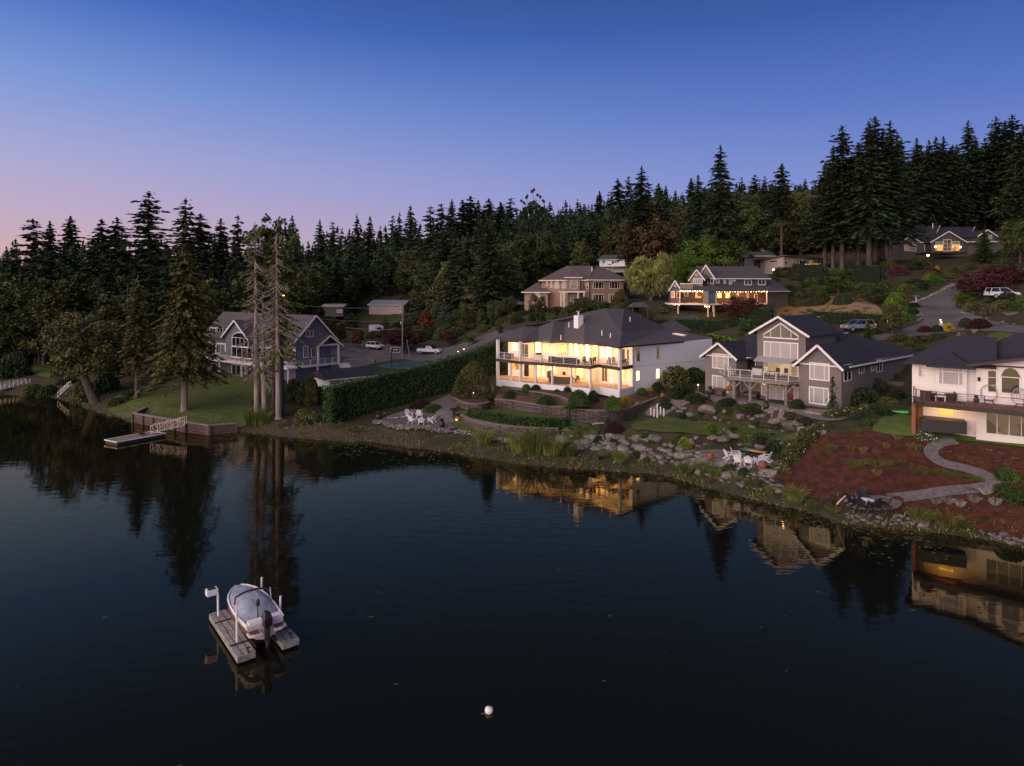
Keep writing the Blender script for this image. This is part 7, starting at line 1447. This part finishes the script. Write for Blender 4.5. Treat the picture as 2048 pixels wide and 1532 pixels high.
# the rest of the wood: one mass
cs = [tuple(q/30 for q in conifer_cd(R_(200+i), 30, 5.2, 26, 5, 1.35, .3, .08, .75, .3, wid=.36)) for i in range(3)]; bs = [tuple(q/16 for q in broad_cd(R_(210+i), 16, 6, 30, 26, .9, .1)) for i in range(2)]
C, D, S = [], [], []
for x, y, z, H, isb in stuff:
    c, d, s = (bs[rnd.randrange(2)] if isb else cs[rnd.randrange(3)]); a = RR()*6.28; M = np.array([[math.cos(a), -math.sin(a), 0], [math.sin(a), math.cos(a), 0], [0, 0, 1]])*H
    C.append(c@M.T+np.array([x, y, z])); D.append(d@M.T); S.append(s@M.T)
rs = R_(77)
for i in range(260):  # blue hill beyond the left shore
    x = -620-rs.rand()*420; y = 760+rs.rand()*500; z = max(tz(x, y), 2)+28*(1-abs(rs.rand()-.3)); H = 24; c, d, s = cs[i % 3]; C.append(c*H+np.array([x, y, z])); D.append(d*H); S.append(s*H)
V, Q = diamonds(np.concatenate(C), np.concatenate(D), np.concatenate(S)); tag(np_mesh('distant_forest', V, Q, L_fir2), kind='stuff')
# --- shrubs
SH = {}
def shrub_proto(key, name, m, cd, core=.86, cat='shrub', cz=.9, m2=None, fl=0):
    V, Q = diamonds(*cd); mats = [m, M_core]; mi = [0]*len(Q)
    if fl:
        mats.append(m2 or L_flower); rs = R_(5)
        for i in range(len(Q)):
            if rs.rand() < fl: mi[i] = 2
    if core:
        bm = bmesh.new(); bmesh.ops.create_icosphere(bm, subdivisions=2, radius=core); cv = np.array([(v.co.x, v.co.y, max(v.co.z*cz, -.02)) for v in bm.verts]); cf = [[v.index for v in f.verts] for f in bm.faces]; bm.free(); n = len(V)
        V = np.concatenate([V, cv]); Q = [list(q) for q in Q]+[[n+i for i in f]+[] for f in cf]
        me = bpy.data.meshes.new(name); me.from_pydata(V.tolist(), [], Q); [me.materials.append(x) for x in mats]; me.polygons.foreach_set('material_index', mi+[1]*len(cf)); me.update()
    else:
        me = np_mesh(name, V, Q, mats, link=False, mi=mi)
    o = bpy.data.objects.new(name, me); COL.objects.link(o); o.location = (0, 0, -500); WL[o.name] = Vector(o.location); tag(o, name, cat); SH[key] = o; return o
shrub_proto('ball', 'clipped_shrub', L_green, shrub_cd(R_(1), 2200, .055, .06, 0)); shrub_proto('balld', 'clipped_shrub', L_dark, shrub_cd(R_(2), 2200, .055, .06, 2)); shrub_proto('bally', 'clipped_shrub', L_lime, shrub_cd(R_(3), 2200, .055, .06, 0))
shrub_proto('loose', 'leafy_shrub', L_green, shrub_cd(R_(4), 1700, .10, .3, 9), .7); shrub_proto('loosed', 'leafy_shrub', L_dark, shrub_cd(R_(6), 1700, .10, .3, 9), .7); shrub_proto('looseo', 'leafy_shrub', L_broad2, shrub_cd(R_(7), 1700, .10, .3, 9), .7)
shrub_proto('lime', 'leafy_shrub', L_bright, shrub_cd(R_(8), 1700, .09, .28, 8), .7); shrub_proto('yellow', 'golden_shrub', L_yellow, shrub_cd(R_(9), 1500, .08, .25, 8), .7); shrub_proto('red', 'maroon_shrub', L_red, shrub_cd(R_(10), 2000, .07, .14, 4), .8)
shrub_proto('flower', 'flowering_shrub', L_broad2, shrub_cd(R_(12), 1800, .085, .28, 9), .7, fl=.03); shrub_proto('white', 'flowering_shrub', L_green, shrub_cd(R_(13), 1500, .09, .28, 9), .7, fl=.2); shrub_proto('heath', 'heather_mound', L_heath, shrub_cd(R_(14), 1500, .08, .25, 7), .7)
shrub_proto('reed', 'reed_clump', L_grass, blades_cd(R_(15), 260, .7, 1.3, .55), 0, 'grass clump'); shrub_proto('tuft', 'grass_tuft', L_dry, blades_cd(R_(16), 170, .3, .8, .8), 0, 'grass clump'); shrub_proto('pale', 'grass_tuft', L_pale, blades_cd(R_(17), 150, .25, .9, .9), 0, 'grass clump'); shrub_proto('gtuft', 'grass_tuft', L_grass, blades_cd(R_(18), 170, .3, .8, .8), 0, 'grass clump')
def shrub(key, P, r, h=None, label=None, group=None): h = h or r*1.1; return place(SH[key], (P.x, P.y, P.z-.05), RR()*6.28, (r, r, h), label, group)
def shr(cr, key, x, y, w, hr, label, z=None, group=None):
    u, v = cr(x, y); P = G(u, v) if z is None else PZ(u, v, z); r = w/cr.s*P.y/F/2; P = P+Vector((0, r*.6, 0)); return shrub(key, P, r, r*2*hr, label, group)
c4 = Crop(960, 600, 4.2667)
for a in [('ball',565,885,160,.5,'oval clipped green shrub on the middle terrace',3.95),('ball',850,895,195,.72,'largest round clipped shrub below the glowing porch',4.3),('loosed',970,850,95,.85,'dark upright shrub beside the largest clipped one',4.6),('balld',750,792,78,.75,'small dark cushion shrub at the porch foot',4.6),('balld',480,768,90,.55,'low rusty cushion shrub near the porch corner',4.6),('lime',395,765,80,.65,'pale loose shrub by the porch corner pier',4.7),
    ('balld',255,828,125,.48,'dark spreading shrub beside the block steps',4.0),('lime',1135,930,140,.85,'light green leafy shrub on the terrace corner',4.0),('yellow',1250,888,112,.6,'golden-lime shrub on the terrace corner',4.4),('lime',760,928,125,.4,'low lime groundcover shrub on the middle terrace',3.95),('ball',1385,795,95,.55,'dark domed shrub at the foot of the blue-lit side wall',4.9),('yellow',1452,775,62,.55,'small gold shrub between two dark domes',5.0),('balld',1525,768,115,.65,'larger dark dome shrub against the side wall',5.1),
    ('loosed',1740,838,215,.62,'broad dark rounded shrub beside the path light',None),('balld',1590,880,110,.45,'brownish clipped shrub by the flagstone path',None),('balld',1600,932,150,.42,'low brown clipped hedge-like shrub at the path bend',None),('bally',1758,1285,135,1.0,'yellow-green clipped ball among the boulders',None),('lime',1975,1150,110,.95,'fresh green small shrub at the lawn edge',None),('red',1158,1150,205,.6,'dark maroon dome shrub above the rock bank',None),('balld',1085,1050,90,.8,'small dark upright shrub behind the maroon dome',None),('loosed',1270,1030,100,.7,'dark reddish shrub beside the terrace wall end',None),
    ('looseo',1660,720,330,.5,'large dark laurel bank between the white and taupe houses',None),('loosed',1850,700,200,.65,'dark laurel against the taupe house corner',None),('loosed',660,790,60,.5,'tiny dark shrub in the porch bed',4.6),('loosed',880,780,60,.5,'tiny shrub behind the clipped sphere',4.7)]:
    shr(c4, *a[:6], z=a[6])
c3 = Crop(740, 780, 4.4522)
for a in [('red',440,165,200,.45,'flat-topped maroon maple mound behind the white lounge chairs'),('ball',560,200,190,.35,'low clipped box mound beside the maroon maple'),('looseo',740,190,70,.5,'small round shrub on the lawn edge'),('reed',1010,500,170,.75,'tall pale reed clump on the bank'),('reed',1330,570,200,.8,'left reed clump of the broad bank stand'),('reed',1480,590,230,.85,'tallest reed clump with a pale plume'),('reed',1620,600,200,.7,'reed clump right of the plumed one'),('reed',1760,600,200,.5,'low reed clump next to the boulders'),('gtuft',1400,560,160,.6,'coarse green grass between the reed clumps')]:
    shr(c3, *a)
c5 = Crop(1380, 600, 4.2563)
for a in [('loosed',1500,900,260,.62,'dark bushy shrub mass beside the taupe house side steps'),('loosed',1620,800,200,.7,'upper dark shrub beside the side steps'),('loosed',920,935,130,.75,'dark shrub below the deck right end'),('lime',190,1145,120,.9,'bright green bush at the lawn edge by the driftwood'),('lime',475,1225,130,.85,'bright green bush above the fire ring'),('flower',1230,1010,170,.6,'shrub with scattered white flowers at the patio end'),('flower',1380,1000,220,.5,'cream-flowering shrub above the mulch'),('flower',1560,960,200,.45,'dark shrub with a few blossoms below the side steps'),
    ('flower',1160,1110,180,.5,'cream-speckled shrub at the top of the diagonal border'),('flower',1060,1200,210,.65,'cream-speckled shrub in the upper diagonal border'),('flower',980,1290,220,.6,'cream-speckled shrub in the middle of the diagonal border'),('flower',880,1380,210,.6,'cream-speckled shrub in the lower diagonal border'),('flower',800,1460,180,.6,'cream-speckled shrub at the foot of the diagonal border'),('loosed',60,880,170,.4,'dark low shrub at the patio edge'),('loosed',330,920,170,.4,'dark spreading shrub among the patio boulders'),('loosed',560,960,190,.4,'dark juniper between the big boulders'),
    ('heath',200,1010,190,.4,'heather mound above the lawn'),('heath',60,1000,140,.4,'small heather mound at the lawn corner'),('heath',720,1080,200,.4,'pinkish heather mound along the lawn'),('loosed',600,1075,170,.4,'dark creeping shrub above the lawn'),('loosed',1000,1080,170,.45,'black-green shrub above the lawn end'),('loosed',620,1220,180,.5,'dark shrub behind the fire ring'),('loosed',760,1280,190,.5,'dark green shrub right of the fire ring'),('loosed',260,1210,130,.5,'dark shrub among the lower boulders'),('looseo',870,1000,120,.4,'low olive shrub in the rock bed'),('gtuft',1440,1150,130,.6,'arching grass clump at the mulch top'),('gtuft',1215,1310,110,.9,'spiky green clump in the upper mulch'),('gtuft',1090,1330,60,.9,'small yellowish sapling tuft in the mulch'),
    ('loosed',1480,1010,150,.5,'dark shrub at the mulch top left corner'),('loosed',1640,980,190,.5,'dark shrub left of the green kayak'),('looseo',1700,900,150,.5,'olive shrub above the green kayak'),('loosed',1790,840,130,.6,'dark shrub against the white deck house corner'),('loose',1560,1060,150,.4,'green shrub between mulch and kayak lawn'),
    ('loosed',1900,900,100,.6,'dark bush under the far side of the side steps'),('reed',130,1470,150,.5,'grass clump on the bank below the terracotta pot')]:
    shr(c5, *a)
c8 = Crop(1700, 540, 5.8851)
for a in [('loose',210,290,190,.7,'green shrub at the field corner'),('looseo',390,290,220,.7,'olive rounded shrub above the road'),('lime',660,250,130,.8,'bright shrub overhanging the road edge'),('loosed',800,240,260,.6,'dark shrub mass above the road kerb'),('lime',990,180,200,.8,'light green shrub near the top of the road'),('lime',600,440,300,.65,'bright rounded shrub beside the street sign'),('loose',480,600,180,.9,'tall green shrub left of the stone corner'),('lime',670,600,190,.65,'clipped green shrub at the stone corner'),('loosed',760,440,160,.4,'low dark shrub under the street sign'),('loosed',780,520,120,.7,'dark green shrub behind the stone corner'),
    ('red',920,735,190,.5,'maroon shrub by the driveway lamp'),('balld',1060,730,150,.6,'dark green shrub right of the driveway maroon shrub'),('yellow',1190,720,140,.7,'yellow flowering shrub below the driveway lamp'),('balld',1400,670,170,.7,'dark rounded shrub beside the street edge'),('red',1590,690,290,.5,'wide maroon dome by the lawn at the street'),('pale',1480,740,90,.7,'pale grass plume left of the right lawn'),('pale',1170,930,110,.8,'lone pale grass plume above the white house roof'),('white',1550,840,110,.4,'clump of white flowers behind the black roof'),('white',1950,850,190,.45,'long drift of white flowers near the right edge'),('white',1330,790,120,.5,'white-flowered plant by the pale stones'),
    ('loose',1300,850,180,.5,'green shrub behind the black roof peak'),('looseo',900,850,250,.35,'low olive groundcover mound on the slope'),('loosed',1050,810,180,.4,'dark juniper on the slope'),('looseo',640,830,260,.3,'flat olive groundcover beside the taupe roof'),('loose',740,900,200,.35,'green groundcover on the slope'),('lime',1370,330,150,.7,'green shrub under the gate pillar'),('lime',1470,370,120,.5,'bright shrub beside the gate pillar'),('heath',1400,440,90,.8,'salmon-pink shrub at the stone edging'),('looseo',1530,470,200,.5,'olive shrub behind the pink one'),('heath',1720,520,230,.5,'tawny shrub along the street bank'),('loosed',1740,370,190,.6,'dark shrub in front of the white suv'),
    ('loosed',1900,370,220,.6,'dark shrub hiding the white suv bonnet'),('looseo',1860,450,220,.5,'olive shrub below the white suv'),('loose',2010,470,200,.6,'green shrub at the right edge below the suv'),('pale',1930,540,190,.35,'grey-tan grass mound at the right street edge'),('red',620,60,260,.6,'dark maroon shrub bank under the fir trunk'),('red',1000,60,220,.5,'maroon shrub beneath the ridge house'),('yellow',1040,0,60,.9,'small golden dome below the ridge house'),('looseo',1290,40,180,.5,'olive shrub below the ridge house right end'),('red',120,690,70,.5,'small reddish ball at the end of the clipped hedge'),('looseo',110,715,120,.4,'tawny shrub in front of the grey suv'),('loosed',300,760,200,.35,'dark low shrub behind the taupe roof')]:
    shr(c8, *a)
cL = Crop(0, 560, 5.1077)
for a in [('loose',400,800,170,.7,'rounded green shrub left of its pair above the small lawn'),('loose',480,820,200,.7,'rounded green shrub right of its pair above the small lawn'),('lime',640,880,150,.6,'light shrub beside the small lawn'),('balld',620,990,220,.45,'dark clipped bank by the shore stairs'),('loosed',650,1060,200,.4,'dark low hedge above the shore stairs'),('looseo',300,1180,180,.7,'olive shore bush at the ramp end'),('loosed',440,1210,200,.7,'dark shore bush between ramp and stairs'),('looseo',800,1270,240,1.0,'bright shore bush under the leaning tree'),('loosed',1040,1150,260,.8,'dark shrub behind the leaning trunk'),('looseo',1190,1280,260,.35,'tangled low growth along the shore'),('loosed',60,1000,300,.9,'dark mass of shrub above the ramp'),('loose',1300,1200,200,.4,'grassy shrub near the lawn edge')]:
    shr(cL, *a)
c2 = Crop(380, 560, 4.7861)
for a in [('reed',590,1420,190,.85,'big drooping green grass clump where the bulkhead ends'),('reed',680,1400,140,.8,'smaller grass clump beside the big drooping one'),('loosed',960,1180,200,1.2,'tall dark shrub behind the right bare trunk'),('looseo',1130,1200,200,1.3,'tall green shrub below the garage'),('flower',1210,1180,160,1.3,'blossom-flecked shrub at the hedge end'),('looseo',1080,1380,230,.6,'scrubby bank shrub right of the bare trunks'),('heath',900,1400,180,.35,'dry brown bank growth between the trunks'),('gtuft',1380,1440,190,.5,'yellow-green grass at the foot of the hedge'),('gtuft',1560,1470,220,.35,'low bank grass below the hedge'),('loosed',330,700,150,.6,'dark shrub hidden in the trees left of the blue house'),('loosed',1120,900,130,1.0,'dark shrub under the blue house deck corner')]:
    shr(c2, *a)
c6 = Crop(1640, 660, 3.6471)
for x, y in [(960,1290),(1040,1310),(1150,1280),(1230,1220),(1300,1300),(870,1290)]: shr(c6, 'pale', x, y, 110, .75, 'silvery spiky grass clump in the mulch below the lower path', group='silver grasses below the path')
for x, y in [(600,1000),(660,1020),(720,1050),(780,1060),(840,1070),(900,1075),(960,1085),(1020,1095),(1080,1105),(1130,1120),(1180,1120),(500,1010),(440,1020),(380,1000),(320,1010),(260,1010)]: shr(c6, 'gtuft', x, y, 125, .55, 'low grassy tuft in the row across the mulch above the path', group='row of tufts inside the path bend')
for x, y in [(200,1100),(430,1080),(330,910),(240,900),(430,930),(500,880),(580,820),(680,880)]: shr(c6, 'tuft', x, y, 85, .9, 'thin dry seedling in the upper mulch slope', group='dry seedlings on the mulch slope')
for x, y in [(950,900),(1040,940),(1100,970),(1180,980),(1250,890),(1300,970),(1340,910),(1430,950),(1450,1040),(1380,990)]: shr(c6, 'pale', x, y, 55, .5, 'small pale flower tuft in the mulch right of the path', group='pale tufts right of the path')
for a in [('white',790,810,160,.4,'drift of tiny white flowers above the path bend'),('flower',740,880,110,.5,'white-specked plant left of the path bend'),('loose',1400,1110,180,.6,'green shrub in the right mulch bed'),('loose',1450,1260,200,.6,'dark green shrub at the right edge of the mulch'),('loosed',1380,1200,150,.5,'low dark shrub in the right mulch bed'),('flower',1130,1175,170,.25,'pale flowers edging the lower path'),('gtuft',120,1350,160,.5,'shore grass left of the gravel patio'),('reed',760,1420,160,.5,'shore reeds right of the gravel patio'),('reed',950,1440,180,.4,'shore reeds below the silver grasses'),('gtuft',1100,1460,200,.4,'shore grass near the right rocks'),('gtuft',1230,1440,150,.4,'shore grass next to the right rocks'),('heath',90,1290,140,.5,'scrubby shore plant left of the dark chairs'),('red',420,420,10,1,'x') if False else ('loosed',330,500,260,.5,'dark low shrub between taupe house and mulch'),('gtuft',110,900,80,1.0,'tufted yellow-green plant on the mulch slope')]:
    shr(c6, *a)
for i, (u, v, w) in enumerate([(1430,955,26),(1470,965,34),(1500,975,28),(1540,985,36),(1590,1002,40),(1625,1018,36),(1370,948,30),(1300,935,22),(1240,925,30),(1205,915,34)]):
    P = G(u, v); r = w*P.y/F/2; shrub(['reed','gtuft'][i % 2], P, r, r*1.2, 'rough waterside grass below the riprap %s' % (['left of','beneath','right of'][min(2, i//4)]+' the terracotta pots'), 'waterside grasses below the riprap')
for (u0, v0, u1, v1), n in (((1120,868,1400,925),26),((1350,818,1640,872),26),((1390,930,1560,975),14),((1390,870,1590,900),12)):
    for i in range(n):
        P = G(u0+(u1-u0)*RR(), v0+(v1-v0)*RR()); r = .25+.35*RR(); key = rnd.choice(['heath','loosed','looseo','gtuft','tuft','loose']); shrub(key, P, r, r*1.2, 'small %s plant growing between the boulders %s' % ({'heath':'tawny','loosed':'dark','looseo':'olive','gtuft':'grassy','tuft':'dry','loose':'green'}[key], 'left of the pots' if u1 == 1400 else 'below the flagstone patio' if v0 == 818 else 'near the fire ring'), 'plants between the boulders')
# the far bank, mid slope and field: extra undergrowth so no slope is bare
ROADS = [[(1915,552),(1865,575),(1800,600),(1815,622),(1835,648),(1780,660),(1725,678),(1730,700),(1790,690),(1850,682),(1930,670),(2000,674),(2090,682),(2090,648),(2040,644),(1960,630),(1918,616),(1922,600),(1940,588),(1970,562),(1940,548)],[(640,712),(700,724),(760,720),(860,732),(960,710),(1045,675),(1040,652),(960,664),(880,690),(800,680),(720,676),(640,682)],[(1985,660),(2070,668),(2070,695),(1950,690)]]
UG = [((1290,655),(1560,690),14,(.08,.09),1.2),((1500,560),(1760,600),26,(.098,.112),1.8),((640,606),(985,684),60,(.122,.17),2.7),((1040,600),(1340,640),26,(.09,.11),2.2),((1590,560),(1790,600),22,(.09,.1),1.8),((640,640),(980,690),34,(.118,.15),2.4),((1500,540),(1790,552),22,(.11,.12),2.0),((420,640),(640,700),22,(.135,.17),2.6),((1800,515),(2060,560),26,(.1,.115),1.8),((120,680),(420,730),20,(.11,.14),2.8),((1600,880),(1650,930),4,(.06,.065),.5),((1740,560),(1900,640),26,(.082,.105),1.3),((1890,560),(2060,650),26,(.078,.098),1.2),((1540,670),(1900,720),30,(.066,.08),.9),((960,620),(1120,660),20,(.1,.118),1.6),((1090,610),(1340,640),20,(.085,.1),1.6),((1780,690),(2060,740),24,(.056,.068),.8),((860,660),(990,720),14,(.1,.118),1.4)]
for (u0, v0), (u1, v1), n, kr, r in UG:
    for i in range(n):
        u = u0+(u1-u0)*RR(); k = kr[0]+(kr[1]-kr[0])*RR(); x, y = (u-U0)*k, F*k; P = Vector((x, y, tz(x, y))); vb = proj(P)[1]
        uu = np.array([[u, vb]])
        if not (v0-14 < vb < v1+14) or any(pip(uu, q_)[0] for q_ in ROADS): continue
        q = r*(.5+.6*RR()); key = rnd.choice(['loose','loosed','loosed','looseo','looseo','balld']); shrub(key, P, q, q*(.8+.5*RR()), 'wild %s shrub %s' % ({'loose':'green','loosed':'dark','looseo':'olive','balld':'compact dark'}[key], zone(u).replace('above','below')), 'undergrowth shrubs '+zone(u))
for i in range(46):
    k = .0865+.011*RR(); u = 1560+185*RR(); P = Vector(((u-U0)*k, F*k, tz((u-U0)*k, F*k))); r = .5+.5*RR(); shrub('tuft' if RR() < .7 else 'gtuft', P, r, r*.9, 'tall %s grass clump in the field behind the clipped hedge' % ('straw-coloured'), 'straw grasses in the field')
# --- hedges
def hedge(name, label, px, h, w, cols=0, m=None, zs=None, n=26, jag=.1):
    m = m or L_hedge; pts = [G(*p) if zs is None else PZ(*p, zs) for p in px]; P2 = smooth_poly([tuple(p[:2]) for p in pts], 2, closed=False); rs = R_(len(px)*7); C, D, S = [], [], []; core = MB(); L = 0
    hh = (lambda s: h) if not cols else (lambda s: h*(1-.12*abs(math.sin(s/cols*math.pi))**.5*1.0+.0))
    tot = sum(math.dist(P2[i], P2[i+1]) for i in range(len(P2)-1)); acc = 0; rings = []
    for i in range(len(P2)-1):
        a, b = Vector(P2[i]), Vector(P2[i+1]); l = (b-a).length; d = (b-a)/l; nn = Vector((d.y, -d.x)); k = int(l*n*(h+w))
        for z0, p in ((0, a),) if i else ((0, a),):
            z = tz(p.x, p.y) if zs is None else zs; q = w*.42; p = a+d*min(.5, l*.4) if i == 0 else a; rings.append([(p.x+nn.x*q, p.y+nn.y*q, z-.3), (p.x+nn.x*q*.9, p.y+nn.y*q*.9, z+h*.93), (p.x-nn.x*q*.9, p.y-nn.y*q*.9, z+h*.93), (p.x-nn.x*q, p.y-nn.y*q, z-.3)])
        t = rs.rand(k)*l; s = rs.rand(k); zb = (np.array([tz(*(a+d*x)) for x in np.linspace(0, l, 4)]) if zs is None else np.full(4, zs)); zg = np.interp(t, np.linspace(0, l, 4), zb)
        top = s > h*2/(2*h+w); side = np.where(rs.rand(k) < .5, 1, -1); off = np.where(top, (rs.rand(k)-.5)*w, side*w*.5*(1-.1*rs.rand(k))); zz = np.where(top, h, h*rs.rand(k)); lob = 1+.0*t
        if cols: ph = (acc+t)/cols*2*np.pi; lob = 1+.10*np.cos(ph); zz = zz*np.where(top, 1-.10*(1-np.cos(ph))*.5, 1); off = off*lob
        c = np.c_[a.x+d.x*t+nn.x*off, a.y+d.y*t+nn.y*off, zg+zz+rs.randn(k)*jag*np.where(top, 1, .3)]; C.append(c); dd = unit(rs.randn(k, 3)+np.array([[0, 0, 1.2]])); D.append(dd*.15); S.append(unit(np.cross(dd, rs.randn(k, 3)))*.07); acc += l
    for e_, sg in ((P2[0], 0), (P2[-1], 1)):
        k = int(n*h*w*1.2); a = Vector(P2[0 if not sg else -2]); b = Vector(P2[1 if not sg else -1]); d = (b-a).normalized(); nn = Vector((d.y, -d.x)); q = (rs.rand(k)-.5)*w; z_ = (tz(*e_) if zs is None else zs)+rs.rand(k)*h; C.append(np.c_[e_[0]+nn.x*q, e_[1]+nn.y*q, z_]+rs.randn(k, 3)*.08); dd = unit(rs.randn(k, 3)+np.array([[0, 0, 1.2]])); D.append(dd*.15); S.append(unit(np.cross(dd, rs.randn(k, 3)))*.08)
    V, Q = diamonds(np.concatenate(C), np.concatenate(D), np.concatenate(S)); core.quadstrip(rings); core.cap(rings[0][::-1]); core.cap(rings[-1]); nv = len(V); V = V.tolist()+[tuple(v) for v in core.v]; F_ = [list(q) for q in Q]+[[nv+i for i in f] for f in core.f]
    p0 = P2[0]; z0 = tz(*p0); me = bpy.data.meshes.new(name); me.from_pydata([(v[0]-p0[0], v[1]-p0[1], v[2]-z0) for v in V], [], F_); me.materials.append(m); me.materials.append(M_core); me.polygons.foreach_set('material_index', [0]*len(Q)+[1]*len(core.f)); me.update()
    o = bpy.data.objects.new(name, me); COL.objects.link(o); o.location = (p0[0], p0[1], z0); tag(o, label, 'hedge'); return o
hedge('tall_hedge', 'long tall clipped green hedge running back from the shore beside the gravel patio', [(655,850),(700,834),(760,818),(830,800),(905,778),(960,757),(1000,738)], 5.0, 1.8, 1.5, n=34)
def khedge(name, label, ku, h, w, cols, m=None):  # feet by pixel column and depth
    global G; g0 = G; G = lambda u, k: Vector(((u-U0)*k, F*k, tz((u-U0)*k, F*k))); o = hedge(name, label, ku, h, w, cols, m); G = g0; return o
khedge('tall_hedge', 'dark hedge above the white house garage, below the string-light house', [(1310,.092),(1400,.090),(1480,.087),(1550,.084)], 2.8, 1.4, 0); khedge('tall_hedge', 'scalloped clipped hedge behind the grey suv', [(1625,.085),(1700,.0825),(1775,.080)], 2.0, 1.3, 1.4)
khedge('tall_hedge', 'row of pointed dark evergreens left of the fir trunk, above the field', [(1585,.115),(1650,.112)], 3.6, 1.6, 1.1, L_dark); khedge('tall_hedge', 'row of pointed dark evergreens right of the fir trunk, above the field', [(1698,.108),(1765,.105)], 3.6, 1.6, 1.1, L_dark)
khedge('low_hedge', 'low bright hedge strip behind the garage roof', [(1418,.083),(1478,.080)], .9, 1.2, 0, L_lime)
c3 = Crop(740, 780, 4.4522)
hedge('box_hedge', 'low curved box hedge along the lower block wall', [c3(x, y) for x, y in ((890,225),(1050,262),(1250,295),(1450,315),(1640,322),(1775,318))], .85, 1.0, 0, zs=2.5, n=60, jag=.02)
# scattered shore grass and lily pads: nobody could count them
rs = R_(99); C, D, S = [], [], []
for i in range(len(SHORE)-1):
    a, b = SHORE[i], SHORE[i+1]; l = np.hypot(*(b-a)); d = (b-a)/l; n_ = np.array([-d[1], d[0]]); m = int(l*55)
    if a[1] > 140 or a[0] < -90: continue
    P = a+rs.rand(m, 1)*(b-a)+n_*(rs.rand(m, 1)**1.5*4.2-.25); z = np.maximum(terr(P), 0); keep = np.sin(P[:, 0]*.9)+np.cos(P[:, 1]*1.1) > -1.0+.5*rs.rand(m); P = P[keep]; z = z[keep]; m = len(P)
    h = .06+.16*rs.rand(m)**1.5; C.append(np.c_[P, z+h*.8]); D.append(np.c_[rs.randn(m, 2)*.3*h[:, None], h]); S.append(np.c_[rs.randn(m, 2)*.03, np.zeros(m)])
V, Q = diamonds(np.concatenate(C), np.concatenate(D), np.concatenate(S)); tag(np_mesh('shore_grass', V, Q, [L_grass, L_dry], mi=(rs.rand(len(Q)) < .4).astype(int)), kind='stuff')
m = MB(); rs = R_(101)
for i in range(1500):
    j = rs.randint(6, len(SHORE)-5); t = rs.rand(); p = SHORE[j]*(1-t)+SHORE[j+1]*t; d = SHORE[j+1]-SHORE[j]; n_ = np.array([d[1], -d[0]])/np.hypot(*d); q = p+n_*(.1+rs.rand()**2.2*(4+5*math.sin(j*2.1)**2)); r = .05+.12*rs.rand()
    m.face([(q[0]+math.cos(a)*r, q[1]+math.sin(a)*r*.8, .006+.0001*(i % 9)) for a in np.linspace(0, 5.6, 7)])
for i in range(70):
    q = (-45+80*rs.rand(), 24+46*rs.rand()); r = .03+.07*rs.rand()
    m.face([(q[0]+math.cos(a)*r*1.6, q[1]+math.sin(a)*r*.8, .006) for a in np.linspace(0, 5.6, 7)])
tag(m.build('lily_pads', mat('lily_pad', (.075,.065,.03), .6, .4, 2), fix=False), kind='stuff')
